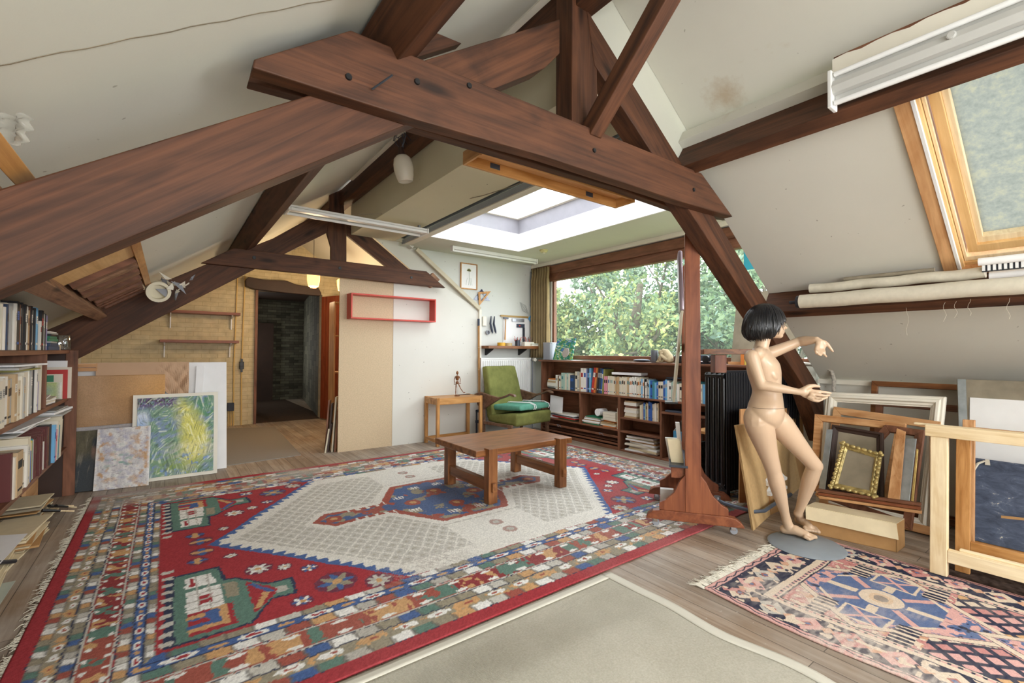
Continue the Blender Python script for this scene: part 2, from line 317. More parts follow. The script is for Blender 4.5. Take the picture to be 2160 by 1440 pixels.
def vnoise(X, Y, s, seed=0):
    """smooth value noise in numpy"""
    x, y = X*s+seed*17.3, Y*s+seed*9.7; xi, yi = np.floor(x).astype(np.int64), np.floor(y).astype(np.int64); fx, fy = x-xi, y-yi
    fx = fx*fx*(3-2*fx); fy = fy*fy*(3-2*fy)
    def h(a, b): n = (a*374761393+b*668265263+seed*1442695041) & 0x7fffffff; n = ((n ^ (n >> 13))*1274126177) & 0x7fffffff; return ((n ^ (n >> 16)) & 0xffff)/65535.
    return (h(xi, yi)*(1-fx)+h(xi+1, yi)*fx)*(1-fy)+(h(xi, yi+1)*(1-fx)+h(xi+1, yi+1)*fx)*fy
def fbm(X, Y, s, seed=0, o=4): return sum(vnoise(X, Y, s*2**i, seed+i)*.5**i for i in range(o))/sum(.5**i for i in range(o))
def inpoly(X, Y, pts):
    m = np.zeros(X.shape, bool); xs = [p[0] for p in pts]; ys = [p[1] for p in pts]
    bb = (X >= min(xs)) & (X <= max(xs)) & (Y >= min(ys)) & (Y <= max(ys)); x, y = X[bb], Y[bb]; r = np.zeros(x.shape, bool); j = len(pts)-1
    for i in range(len(pts)):
        xi, yi = pts[i]; xj, yj = pts[j]
        if yi != yj: r ^= ((yi > y) != (yj > y)) & (x < (xj-xi)*(y-yi)/(yj-yi)+xi)
        j = i
    m[bb] = r; return m
# ---------------------------------------------------------------- room shell
CL = lambda x: 2.17+.68*x
CR = lambda x: 4.68-.715*x
CU = lambda x: 4.86-.715*x      # the boards above the upper purlin sit higher
struct('floor', MB().box(-1.3, 5.2, -3.1, 13.6, -.12, 0), M['floor'])
def slab(name, pts, off, mat): return struct(name, MB().prism(pts, off), mat)
# left roof slope with a plasterboard joint, right roof slope around the roof window and the dormer
slab('ceiling_left', [(-1.3, -3.1, CL(-1.3)), (1.79, -3.1, CL(1.79)), (1.79, 9.3, CL(1.79)), (-1.3, 9.3, CL(-1.3))], (-.05, 0, .08), M['plasterL'])
mb = MB()
def rq(x0, x1, y0, y1): mb.prism([(x0, y0, CR(x0)), (x1, y0, CR(x1)), (x1, y1, CR(x1)), (x0, y1, CR(x0))], (.05, 0, .08))
VX0, VX1, VY0, VY1 = 2.80, 4.02, -.52, .70
mb.prism([(1.79, -3.1, CU(1.79)), (2.96, -3.1, CU(2.96)), (2.96, 1.80, CU(2.96)), (1.79, 1.80, CU(1.79))], (.05, 0, .08)); mb.box(1.79, 1.83, -3.1, 1.80, 3.36, 3.62); rq(2.74, VX0, -3.1, 1.80); rq(VX1, 5.15, -3.1, 1.80); rq(VX0, VX1, VY1, 1.80); rq(VX0, VX1, -3.1, VY0)
rq(1.79, 2.72, 5.97, 6.06); rq(1.79, 5.15, 6.135, 9.3)
struct('ceiling_right', mb, M['plasterR'])
# dormer: flat ceiling with a skylight well
SX0, SX1, SY0, SY1 = 2.665, 4.10, 2.55, 5.33
mb = MB()
for a in ((2.56, SX0, 1.83, 6.1), (SX1, 5.15, 1.83, 6.1), (SX0, SX1, 1.83, SY0), (SX0, SX1, SY1, 6.1)): mb.box(*a, 2.77, 2.83)
struct('ceiling_dormer', mb, M['plasterD'])
mb = MB().box(1.86, 2.44, 1.83, 5.93, 2.79, 2.82); struct('ceiling_box', mb, M['boxcream'])
mb = MB().box(1.86, 1.89, 1.83, 5.93, 2.82, 3.36); mb.prism([(1.86, 5.93, 2.79), (2.66, 5.93, 2.79), (2.40, 5.93, 2.98), (1.86, 5.93, 3.36)], (0, .02, 0)); struct('wall_box', mb, M['boxcream'])
mb = MB().box(2.42, 2.60, 1.83, 5.95, 2.84, 2.86); struct('gap_shade_strip', mb, M['black'])  # black strip set into the ceiling slot as its shade
mb = MB().box(2.548, 2.56, 1.83, 5.95, 2.765, 2.82); struct('trim_5', mb, M['grey'])
mb = MB().box(2.56, 2.655, 1.83, 5.9, 2.755, 2.769); struct('trim_6', mb, M['offwhite'])
# skylight well, grey frame and dome
mb = MB(); t = .02
for a in ((SX0-t, SX0+.006, SY0, SY1), (SX1-.006, SX1+t, SY0, SY1), (SX0-t, SX1+t, SY0-t, SY0+.006), (SX0-t, SX1+t, SY1-.006, SY1+t)): mb.box(*a, 2.765, 3.02)
struct('wall_skylight_well', mb, M['shaft'])
w2 = MB()
def slant(x0, y0, x1, y1, x2, y2, x3, y3): w2.add([(x0, y0, 3.02), (x1, y1, 3.02), (x2, y2, 3.2), (x3, y3, 3.2)], [(0, 1, 2, 3)])
i = .06
slant(SX0, SY0, SX1, SY0, SX1-i, SY0+i, SX0+i, SY0+i); slant(SX1, SY0, SX1, SY1, SX1-i, SY1-i, SX1-i, SY0+i)
slant(SX1, SY1, SX0, SY1, SX0+i, SY1-i, SX1-i, SY1-i); slant(SX0, SY1, SX0, SY0, SX0+i, SY0+i, SX0+i, SY1-i)
sk = thing('window_2', 'white framed skylight over the dormer', None, (3.38, 3.95, 3.1)); sk['kind'] = 'structure'; del sk['label']
w2.build('window_frame', plain('skylight_grey', '#a9a9b2', .5), sk)
mb = MB(); j = i+.05
mb.box(SX0+i, SX0+j, SY0+i, SY1-i, 3.2, 3.23); mb.box(SX1-j, SX1-i, SY0+i, SY1-i, 3.2, 3.23); mb.box(SX0+j, SX1-j, SY0+i, SY0+j, 3.2, 3.23); mb.box(SX0+j, SX1-j, SY1-j, SY1-i, 3.2, 3.23)
mb.build('window_rim', M['offwhite'], sk)
B(SX0+j, SX1-j, SY0+j, SY1-j, 3.21, 3.22).build('window_pane', glassmat('skylight_glass', (.97, .97, .97), .04), sk)
# walls
struct('wall_left', B(-1.12, -1.02, -3.1, 9.3, 0, 1.5), M['plasterL'])
mb = B(5.07, 5.17, -3.1, 1.80, 0, 1.10); mb.box(5.07, 5.17, 6.12, 9.3, 0, 1.12); struct('wall_right', mb, M['plasterR'])
struct('trim_1', B(5.03, 5.069, -3.0, 1.80, 1.01, 1.05), M['offwhite'])
struct('trim_12', MB().prism([(2.79, -3.0, 2.70), (2.83, -3.0, 2.66), (2.83, -3.0, 2.71), (2.797, -3.0, 2.716)], (0, 4.79, 0)), M['offwhite'])
mb = MB(); yb = 6.10
mb.prism([(3.80, yb, 0), (5.07, yb, 0), (5.07, yb, 2.77), (2.78, yb, 2.77), (3.80, yb, 2.0)], (0, .03, 0)); struct('wall_dormer_side', mb, M['dormerwall'])
struct('wall_chipboard', B(1.762, 2.485, 6.065, 6.085, 0, 2.235), M['chip'])
struct('wall_white_board', MB().prism([(2.485, 6.06, 0), (3.875, 6.06, 0), (3.875, 6.06, 1.945), (3.30, 6.06, 2.235), (2.485, 6.06, 2.235)], (0, .025, 0)), M['wallwhite'])
struct('wall_closure_far', MB().prism([(1.9, 6.09, 3.05), (2.80, 6.09, 2.42), (3.35, 6.09, 2.05), (3.84, 6.09, 1.98), (2.76, 6.09, 2.76), (1.9, 6.09, CR(1.9))], (0, .008, 0)), M['plasterR'])
struct('wall_closure_near', MB().prism([(1.84, 1.802, 3.08), (2.95, 1.802, 2.30), (2.95, 1.802, CU(2.95)+.03), (1.80, 1.802, CU(1.80)+.03)], (0, .02, 0)), M['plasterD'])
# slope trim and bamboo-side batten along the dormer edge
beam('trim_2', (2.80, 6.03, 2.745), (3.875, 6.03, 1.955), .05, .06, M['palewood'], side=(0, 1, 0))['kind'] = 'structure'
struct('trim_3', B(3.865, 3.905, 6.02, 6.06, 0, 1.95), M['offwhite'])
# window wall of the dormer
struct('wall_window', B(5.07, 5.17, 1.83, 6.1, 0, 1.19).box(5.07, 5.17, 1.83, 6.1, 2.70, 2.80).box(5.07, 5.17, 5.70, 6.1, 1.19, 2.70), M['plasterD'])
wn = thing('window_1', '', None, (5.08, 3.9, 1.8)); wn['kind'] = 'structure'
B(4.99, 5.13, 1.83, 6.02, 2.575, 2.70).box(5.03, 5.13, 1.83, 6.02, 2.46, 2.575).build('window_header', M['case_y'], wn, .004)
B(5.05, 5.13, 1.83, 5.75, 1.19, 1.245).build('window_sill', M['case_y'], wn, .004)
B(5.09, 5.15, 1.83, 1.88, 1.2, 2.5).box(5.09, 5.15, 5.66, 5.75, 1.2, 2.5).build('window_frame', M['case_z'], wn)
mb = MB(); mb.add([(5.115, 1.88, 1.24), (5.115, 5.66, 1.24), (5.115, 5.66, 2.47), (5.115, 1.88, 2.47)], [(0, 1, 2, 3)]); mb.build('window_pane', M['pane'], wn)
struct('trim_7', B(4.96, 5.03, 1.83, 6.1, 2.715, 2.769), M['offwhite'])
# gable wall of painted brick with the doorway
g = 9.25
mb = MB(); mb.prism([(-1.3, g, 0), (1.24, g, 0), (1.24, g, CL(1.24)), (-1.3, g, CL(-1.3))], (0, .2, 0))
mb.prism([(1.24, g, 2.37), (2.36, g, 2.37), (2.36, g, CR(2.36)), (1.79, g, 3.42), (1.24, g, CL(1.24))], (0, .2, 0))
mb.prism([(2.36, g, 0), (5.1, g, 0), (5.1, g, CR(5.1)), (2.36, g, CR(2.36))], (0, .2, 0)); struct('wall_gable', mb, M['yellowbrick'])
struct('wall_rear', B(-1.3, 5.2, -3.1, -3.0, 0, 3.5), M['plasterR'])
# passage behind the doorway
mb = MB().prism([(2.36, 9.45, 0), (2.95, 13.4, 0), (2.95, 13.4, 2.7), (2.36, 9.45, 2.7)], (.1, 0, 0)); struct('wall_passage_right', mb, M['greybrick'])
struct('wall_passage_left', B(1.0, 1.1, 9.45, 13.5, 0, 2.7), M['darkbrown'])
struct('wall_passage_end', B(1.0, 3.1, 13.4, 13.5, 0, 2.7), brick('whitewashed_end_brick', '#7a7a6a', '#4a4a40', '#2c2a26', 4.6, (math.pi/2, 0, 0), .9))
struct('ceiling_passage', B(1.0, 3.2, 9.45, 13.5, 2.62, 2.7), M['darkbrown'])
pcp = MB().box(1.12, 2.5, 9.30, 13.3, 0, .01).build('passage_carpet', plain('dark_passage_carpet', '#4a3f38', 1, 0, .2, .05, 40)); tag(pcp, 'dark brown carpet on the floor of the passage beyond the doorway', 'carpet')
struct('trim_8', B(1.228, 1.268, 9.20, 9.46, 0, 2.36), M['case_z'])
struct('trim_9', B(1.12, 1.42, 11.4, 11.5, 1.95, 2.25).box(1.30, 1.42, 11.4, 11.55, 0, 1.95), M['darkbrown'])
dr = thing('door_2', '', None, (1.3, 12.2, 0)); dr['kind'] = 'structure'
B(1.62, 2.2, 13.30, 13.38, 0, 2.0).build('door_leaf', M['darkbrown'], dr)
# red-brown boarded door standing open
d1 = thing('door_1', '', None, (2.36, 9.2, 0)); d1['kind'] = 'structure'
a = V((2.36, 9.18, .02)); u = V((.27, -.62, 0)).normalized(); n_ = V((u.y, -u.x, 0))*.035; mb = MB()
for k in range(9): mb.obox(a+u*(.085*k), u*.081, n_, (0, 0, 2.30))
mb.obox(a+n_*.2, u*.765, n_*.5, (0, 0, 2.3)); mb.build('door_leaf', M['reddoor'], d1, .003)
MB().tube([a+u*.7+V((0, 0, 1.05))-n_*.2, a+u*.7+V((0, 0, 1.05))-n_*1.6, a+u*.6+V((0, 0, 1.05))-n_*1.6], .009, 8).build('door_handle', M['darkmetal'], d1)
# rustic lintel
lp = [(1.057,9.100,2.512), (1.099,9.100,2.566), (1.363,9.100,2.542), (1.715,9.100,2.559), (1.866,9.100,2.504), (2.254,9.100,2.477), (2.306,9.100,2.383), (2.290,9.100,2.328), (1.671,9.100,2.340), (1.182,9.100,2.367), (1.066,9.100,2.406)]
li = MB().prism(lp, (0, .14, 0)).build('lintel_beam', M['darkbrown'], None, .01); tag(li, 'rough hewn dark timber lintel over the doorway in the yellow brick wall', 'lintel')
# ---------------------------------------------------------------- roof timbers
def plank(name, poly, depth, mat, parent, xdir=None, bevel=.005):
    """planar polygon in a plane y = const, thickened to +y, grain along xdir"""
    P = [V(p) for p in poly]; x = V(xdir) if xdir else max(((P[j]-P[i]) for i in range(len(P)) for j in range(i+1, len(P))), key=lambda v: v.length)
    x = x.normalized(); y = V((0, 1, 0)); z = x.cross(y).normalized(); o0 = P[0]
    loc = [((p-o0).dot(x), (p-o0).dot(y), (p-o0).dot(z)) for p in P]
    o = MB().prism(loc, (0, depth, 0)).build(name, mat, None, bevel); mw = Matrix(((x.x, y.x, z.x, o0.x), (x.y, y.y, z.y, o0.y), (x.z, y.z, z.z, o0.z), (0, 0, 0, 1)))
    o.parent = parent; o.matrix_parent_inverse = Matrix.LocRotScale(parent.location, parent.rotation_euler, None).inverted(); o.matrix_basis = mw; return o
def ext(p, q, x):
    p, q = V(p), V(q); t = (x-p.x)/(q.x-p.x); return p+(q-p)*t
T1 = thing('roof_truss', 'dark stained roof truss nearest the camera, its double collar beam crossing above the room', 'roof truss', (1.78, 1.8, 2.2))
plank('collar_beam', [(0.512,1.670,2.461), (2.803,1.670,2.483), (3.202,1.670,2.265), (2.586,1.670,2.247), (1.442,1.670,2.240), (0.754,1.670,2.212), (0.203,1.670,2.207), (0.207,1.670,2.236)], .07, M['beam'], T1, (1, 0, 0))
plank('collar_beam', [(0.500,1.870,2.480), (3.138,1.870,2.600), (3.542,1.870,2.354), (2.838,1.870,2.293), (2.174,1.870,2.307), (0.845,1.870,2.283), (0.215,1.870,2.260), (0.221,1.870,2.289)], .06, M['beam'], T1, (1, 0, 0))
a0, a1, b0, b1 = (-0.354,1.740,1.714), (1.623,1.740,3.039), (-0.349,1.740,1.451), (0.786,1.740,2.236)
plank('rafter', [ext(a0, a1, -1.0), ext(a0, a1, 1.60), ext(a0, a1, 1.60)-V((0, 0, .18)), ext(b0, b1, 1.50), ext(b0, b1, -1.0)], .13, M['beam'], T1)
a0, a1, b0, b1 = (1.820,1.740,3.150), (4.950,1.740,0.945), (2.022,1.740,2.770), (3.608,1.740,1.662)
plank('rafter', [ext(a0, a1, 1.80), ext(a0, a1, 5.0), V((5.0, 1.74, .45)), ext(b0, b1, 4.6), ext(b0, b1, 1.86)], .13, M['beam'], T1)
plank('king_post', [(1.692,1.745,3.324), (1.832,1.745,3.395), (1.833,1.745,3.156), (1.878,1.745,3.096), (1.894,1.745,2.529), (1.694,1.745,2.470)], .13, M['beam'], T1, (0, 0, 1))
for p in ((0.506,1.667,2.286), (0.772,1.667,2.364), (1.781,1.667,2.360), (1.012,1.667,2.433), (2.708,1.667,2.351)): mb = MB(); mb.lathe(p, [(.0, -.004), (.011, -.004), (.013, .002)], 10, 0, (0, 1, 0)); mb.build('bolt', M['black'], T1)
MB().tube([(0.589,1.660,2.266), (0.643,1.600,2.310)], .004, 6).build('nail', M['darkmetal'], T1)
beam('roof_brace', (1.79, 1.70, 2.47), (1.79, .72, 3.40), .085, .10, M['beam'], side=(1, 0, 0)); tag(bpy.data.objects['roof_brace'], 'thin diagonal timber brace rising from the near truss post to the ridge', 'brace')
plank('cleat', [(0.936,1.900,2.775), (1.111,1.900,2.783), (0.874,1.900,2.620)], .06, M['beam'], T1)
T2 = thing('roof_truss', 'farther roof truss standing over the chipboard partition and the yellow wall opening', 'roof truss', (1.78, 6.0, 2.2))
plank('collar_beam', [(0.572,5.920,2.431), (2.913,5.920,2.426), (3.217,5.920,2.218), (0.798,5.920,2.229), (0.270,5.920,2.231)], .07, M['beam'], T2, (1, 0, 0))
a0, a1, b0, b1 = (-0.654,5.990,1.625), (0.312,5.990,2.215), (-0.673,5.990,1.216), (0.798,5.990,2.234)
plank('rafter', [ext(a0, a1, -1.0), (0.312,5.990,2.226), (0.964,5.990,2.609), (1.612,5.990,3.109), (1.616,5.990,2.804), (1.119,5.990,2.462), ext(b0, b1, -1.0)], .05, M['beam'], T2)
plank('rafter', [(1.794,5.990,3.047), (2.92, 5.99, 2.27), (2.62, 5.99, 2.26), (1.828,5.990,2.777)], .05, M['beam'], T2)
plank('king_post', [(1.607,5.985,3.353), (1.753,5.985,3.385), (1.814,5.985,2.755), (1.819,5.985,2.390), (1.626,5.985,2.367), (1.623,5.985,2.606), (1.575,5.985,2.766)], .05, M['beam'], T2, (0, 0, 1))
plank('strut', [(-1.230,5.900,4.364)] if 0 else [(3.0, 5.93, 2.20), (3.13, 5.93, 2.33), (3.02, 5.93, 2.42), (2.86, 5.93, 2.26)], .06, M['beamlight'], T2)
for p in ((0.768,5.917,2.349), (1.717,5.917,2.338), (2.682,5.917,2.315)): mb = MB(); mb.lathe(p, [(.0, -.004), (.018, -.004), (.02, .003)], 10, 0, (0, 1, 0)); mb.build('bolt', M['black'], T2)
def purlin(A, Bp, d, n, y0, y1, label, name='purlin', mat='beam'):
    A, Bp, nn = V(A), V(Bp), V(n)*d
    L_ = y1-y0; mb = MB(); c = [A, Bp, Bp+nn, A+nn]; mb.prism([(0, -p.x, p.y) for p in c], (L_, 0, 0))
    o = mb.build(name, M[mat], None, .004); o.matrix_world = Matrix(((0, -1, 0, 0), (1, 0, 0, y0), (0, 0, 1, 0), (0, 0, 0, 1))); tag(o, label, 'purlin'); return o
purlin((2.663, 2.509), (2.730, 2.464), .23, (.579, .815), -3.0, 1.80, 'upper right purlin running above the roof window behind the fluorescent fixture')
purlin((3.905, 1.628), (3.97, 1.582), .21, (.579, .815), -3.0, 1.80, 'lower right purlin carrying the rolls of canvas')
purlin((.69, 2.42), (.79, 2.49), .17, (-.56, .83), -3.0, 9.2, 'upper left purlin resting on both trusses under the left roof slope')
purlin((-.551, 1.575), (-.477, 1.626), .14, (-.56, .83), -3.0, 9.2, 'lower left purlin above the left bookcase', mat='beamlight')
rb = B(1.72, 1.85, -3.0, 9.2, 3.155, 3.33); rb = MB(); rb.box(0, 12.2, -1.85, -1.72, 3.155, 3.33); o = rb.build('ridge_beam', M['beam'], None, .004); o.matrix_world = Matrix(((0, -1, 0, 0), (1, 0, 0, -3.0), (0, 0, 1, 0), (0, 0, 0, 1))); tag(o, 'long dark ridge beam under the peak of the roof', 'ridge beam')
struct('trim_10', B(1.655, 1.70, -3.0, 5.4, 3.285, 3.30), M['offwhite'])
# plasterboard joint across the left slope
jb = MB()
for k in range(60):
    x = -.9+2.55*k/60; jb.prism([(x, 1.54+.004*math.sin(k*1.9), CL(x)-.001), (x+.045, 1.54+.004*math.sin((k+1)*1.9), CL(x+.045)-.001), (x+.045, 1.545+.004*math.sin((k+1)*1.9), CL(x+.045)-.001), (x, 1.545+.004*math.sin(k*1.9), CL(x)-.001)], (0, 0, -.001))
struct('trim_11', jb, M['grubby'])
# ---------------------------------------------------------------- right roof window
def SR(x, y, d): return V((x, y, CR(x)))+V((-.5816, 0, -.8134))*d   # d > 0 into the room
def sbar(mb, x0, x1, y0, y1, d0, d1, mi=0):
    o = SR(x0, y0, d0); mb.obox(o, SR(x1, y0, d0)-o, SR(x0, y1, d0)-o, SR(x0, y0, d1)-o, mi)
w3 = thing('window_3', '', None, (3.4, .1, 2.2)); w3['kind'] = 'structure'
mb = MB(); sbar(mb, 2.80, 4.02, .632, .70, -.01, .02); sbar(mb, 2.80, 4.02, -.52, -.45, -.01, .02); sbar(mb, 3.975, 4.02, -.45, .632, -.05, .015); mb.build('window_casing', M['orange_s'], w3, .003)
mb = MB(); sbar(mb, 2.80, 4.0, .618, .632, -.02, .026); mb.build('window_bead', M['white'], w3)
mb = MB(); sbar(mb, 2.80, 3.975, .606, .618, -.16, .0); sbar(mb, 3.955, 3.975, -.45, .61, -.16, -.02); sbar(mb, 2.80, 3.96, -.45, -.435, -.16, 0); mb.build('window_lining', M['pine_s'], w3)
mb = MB(); sbar(mb, 2.80, 3.955, .588, .604, -.10, -.03); sbar(mb, 3.925, 3.953, -.43, .60, -.10, -.03); mb.build('window_batten', M['pale_s'], w3, .003)
mb = MB(); sbar(mb, 2.80, 3.905, .535, .58, -.11, -.04); sbar(mb, 3.86, 3.905, -.43, .535, -.11, -.04); sbar(mb, 2.80, 2.9, -.43, .58, -.11, -.04); sbar(mb, 2.9, 3.905, -.43, -.37, -.11, -.04)
sh = mb.build('window_sash', M['pine_s'], w3, .003)
mb = MB(); sbar(mb, 2.90, 3.86, .508, .535, -.12, -.06); sbar(mb, 3.825, 3.86, -.37, .508, -.12, -.06); sbar(mb, 2.9, 3.825, -.37, -.35, -.12, -.06); mb.build('sash_bead', M['pale_s'], sh, .002)
m, nt, N, L, b = newmat('algae_frosted_glass'); v = coords(N, L, (1, 1, 1)); f = noise(N, L, v, 9, 6, .7); f2 = noise(N, L, v, 38, 4, .7)
mm = N.new('ShaderNodeMath'); mm.operation = 'MULTIPLY_ADD'; mm.inputs[1].default_value = .5; L.new(f, mm.inputs[0]); m2 = N.new('ShaderNodeMath'); m2.operation = 'MULTIPLY'; m2.inputs[1].default_value = .5; L.new(f2, m2.inputs[0]); L.new(m2.outputs[0], mm.inputs[2])
r = ramp(N, [(.36, (.080, .088, .076)), (.5, (.105, .112, .096)), (.62, (.14, .138, .10))]); L.new(mm.outputs[0], r.inputs[0])
tr = N.new('ShaderNodeBsdfTranslucent'); L.new(r.outputs[0], tr.inputs[0]); gl = N.new('ShaderNodeBsdfGlossy'); gl.inputs['Roughness'].default_value = .3; gl.inputs[0].default_value = (.5, .5, .5, 1)
mx = N.new('ShaderNodeMixShader'); mx.inputs[0].default_value = .05; L.new(tr.outputs[0], mx.inputs[1]); L.new(gl.outputs[0], mx.inputs[2]); L.new(mx.outputs[0], N['Material Output'].inputs[0]); M['algae'] = m
mb = MB(); mb.add([SR(2.9,-.36,-.1), SR(3.83,-.36,-.1), SR(3.83,.512,-.1), SR(2.9,.512,-.1)], [(0,1,2,3)]); mb.build('window_pane', M['algae'], w3)
mb = MB(); sbar(mb, 2.905, 2.965, -.37, .545, -.05, -.01); mb.build('blind_bar', plain('blind_bar_grey', '#b9bbc0', .4, .3), w3)
# ---------------------------------------------------------------- right fluorescent fixture on its board
fx = thing('fluorescent_fixture', 'white twin fluorescent batten under the right roof slope beside the roof window', 'light fixture', (2.62, .1, 2.6))
mb = MB(); pts = [(2.648, .87-k*.06, 2.772+.006*math.sin(k*2.2)) for k in range(25)]
mb.prism([(2.648, .87, 2.56)]+pts+[(2.648, -.57, 2.56)], (.012, 0, 0)); bd = mb.build('backboard', M['offwhite'], fx)
B(2.662, 2.682, -.57, .868, 2.60, 2.788).build('backboard_edge', M['case_y'], fx)
WG = plain('aged_white_enamel', '#c6c6c2', .4, 0, .03)
B(2.615, 2.647, -.55, .85, 2.53, 2.665).build('housing', WG, fx, .004)
MB().prism([(2.613, -.55, 2.565), (2.613, -.55, 2.635), (2.585, -.55, 2.63), (2.572, -.55, 2.60), (2.585, -.55, 2.57)], (0, 1.40, 0)).build('spine', WG, fx, .002)
for z in (2.662, 2.522): MB().tube([(2.592, -.54, z), (2.592, .842, z)], .0125, 12).build('fluorescent_tube', M['tube'], fx, smooth='auto')
B(2.572, 2.652, .85, .868, 2.500, 2.685).build('end_cap', M['white'], fx, .004)
MB().lathe((2.573, .42, 2.615), [(.016, -.004), (.016, .008), (.012, .010), (.0, .010)], 16, 0, (-1, 0, 0)).build('starter', WG, fx)
# ---------------------------------------------------------------- rolls of canvas on the lower purlin
def roll(name, label, c, y0, y1, r, mat, wob=.0, n=18, taper=0):
    mb = MB(); k = 26; pts = [(c[0]+wob*math.sin(i*.9), y0+(y1-y0)*i/k, c[1]+wob*math.cos(i*.7)) for i in range(k+1)]
    mb.tube(pts, [r*(1-taper*(i/k))*(1+.02*math.sin(i*1.7)) for i in range(k+1)], n); o = mb.build(name, mat, None, smooth='auto')
    return tag(o, label, 'roll of canvas', 'rolled canvases on the lower right purlin')
ra = thing('canvas_roll', 'long thick roll of raw canvas lying nearest on the lower right purlin', 'roll of canvas', (3.80, .4, 1.684), 'rolled canvases on the lower right purlin')
mb = MB(); mb.tube([(3.80+.002*math.sin(i), 1.47-2.2*i/24, 1.684+.002*math.cos(i*1.3)) for i in range(25)], .050, 20); mb.build('canvas', M['canvasroll'], ra, smooth='auto')
MB().tube([(3.80, 1.475, 1.684), (3.80, 1.492, 1.684)], .046, 20).tube([(3.80, 1.49, 1.684), (3.80, 1.545, 1.684)], .013, 12).build('end_spindle', M['darkmetal'], ra, smooth='auto')
roll('canvas_roll', 'crumpled canvas roll with a paler band behind the thickest roll on the purlin', (3.868, 1.782), 1.43, .50, .034, M['canvasroll'], .003)
roll('canvas_roll', 'thin canvas roll tucked highest against the right roof slope', (3.895, 1.832), 1.22, .73, .014, M['grubby'])
roll('canvas_roll', 'pale canvas roll starting under the roof window behind the crumpled roll', (3.915, 1.765), .49, -.6, .026, M['whitepaper'])
tw = roll('towel_roll', 'small white roll with a blue print under the roof window', (3.80, 1.838), .52, -.1, .022, M['whitepaper']); tw['category'] = 'roll'; del tw['group']
mb = MB()
for k in range(34): mb.box(3.812, 3.83, .495-.022*k, .507-.022*k, 1.785, 1.818, 0)
mb.box(3.83, 3.834, -.26, .51, 1.78, 1.82, 1); vg = mb.build('vent_grille', [M['white'], M['darkmetal']]); tag(vg, 'slotted ventilation strip below the roof window above the canvas rolls', 'vent')
# hanging threads
for px, z0, z1 in ((1905, 1.60, 1.42), (1985, 1.62, 1.50), (2010, 1.62, 1.52), (2040, 1.63, 1.53), (2128, 1.62, 1.50)):
    y = 1.9-(px-1600)*.00262*1.05; y = {1905: .86, 1985: .68, 2010: .63, 2040: .57, 2128: .41}[px]
    o = MB().tube([(3.86+.006*math.sin(i+px), y+.008*math.sin(i*1.3+px), z0+(z1-z0)*i/6) for i in range(7)], .0008, 4).build('thread', M['canvasroll']); tag(o, {1905: 'first', 1985: 'second', 2010: 'third', 2040: 'fourth', 2128: 'fifth'}[px]+' canvas thread from the left dangling over the lower right purlin', 'thread', 'threads hanging from the canvas rolls')
# ---------------------------------------------------------------- left twin batten, dormer batten
fx = thing('fluorescent_fixture', 'white twin fluorescent batten hanging across the room before the far truss', 'light fixture', (1.7, 5.0, 2.7))
y0 = 5.0
B(.93, 2.44, y0-.02, y0+.04, 2.70, 2.735).build('housing', M['white'], fx, .004)
for yy, zz in ((y0-.075, 2.70), (y0+.12, 2.70)):
    MB().tube([(.95, yy, zz), (2.42, yy, zz)], .016, 12).build('fluorescent_tube', M['tube'], fx, smooth='auto')
    B(.93, 2.44, yy-.012, yy+.012, 2.716, 2.735).build('reflector', M['white'], fx)
for x in (.925, 2.42): B(x, x+.02, y0-.095, y0+.14, 2.68, 2.74).build('end_cap', M['white'], fx, .003)
B(2.35, 2.37, y0-.01, y0+.03, 2.735, 2.788).build('bracket', M['grey'], fx)
cw = MB().tube([(1.651,5.020,2.791), (1.835,4.900,2.801), (2.134,4.700,2.840), (2.328,4.300,2.855), (2.348,3.600,2.761), (2.457,3.300,2.785), (2.52, 2.6, 2.80), (2.54, 2.1, 2.82)], .004, 6).build('cable', M['grubby']); tag(cw, 'slack grey cable running from the hanging batten along the skylight rail', 'cable')
fx = thing('fluorescent_fixture', 'single fluorescent batten fixed to the dormer ceiling above the framed flower drawing', 'light fixture', (3.9, 5.63, 2.74))
B(3.15, 4.68, 5.60, 5.66, 2.725, 2.769).build('housing', M['white'], fx, .004)
MB().tube([(3.18, 5.625, 2.705), (4.66, 5.625, 2.705)], .0135, 12).build('fluorescent_tube', M['tube'], fx, smooth='auto')
for x in (3.145, 4.665): B(x, x+.02, 5.59, 5.665, 2.69, 2.768).build('end_cap', M['white'], fx, .002)
sd = thing('smoke_detector', 'round cream smoke detector on the dormer ceiling near the curtain', 'smoke detector', (4.33, 5.04, 2.77))
MB().lathe((4.33, 5.04, 2.769), [(.062, 0), (.062, -.012), (.052, -.014), (.050, -.03), (.04, -.036), (0, -.038)], 24).build('housing', plain('old_cream_plastic', '#cfc78f', .5), sd, smooth='auto')
MB().lathe((4.33, 5.04, 2.729), [(.02, 0), (.018, -.008), (0, -.009)], 16).build('sensor', M['offwhite'], sd, smooth='auto')
# ---------------------------------------------------------------- wooden box under the near collar
bx = thing('wooden_box', 'open shallow wooden box hanging under the near collar beam before the skylight', 'box', (1.7, 2.0, 2.25))
x0, x1, ya, yb_ = 1.25, 2.44, 1.935, 2.10
B(x0, x1, ya, yb_, 2.345, 2.357).build('top_panel', M['orange_x'], bx)
B(x0, x1, yb_-.014, yb_, 2.287, 2.345).build('back_panel', M['beech_x'], bx); B(x0, x1, ya, ya+.012, 2.30, 2.345).build('front_panel', M['beech_x'], bx)
for x in (x0-.012, x1): B(x, x+.012, ya, yb_, 2.287, 2.357).build('side_panel', M['beech_y'], bx)
for x in (1.33, 2.02): B(x-.03, x+.03, 1.931, 1.934, 2.235, 2.262).build('clip', M['chrome'], bx)
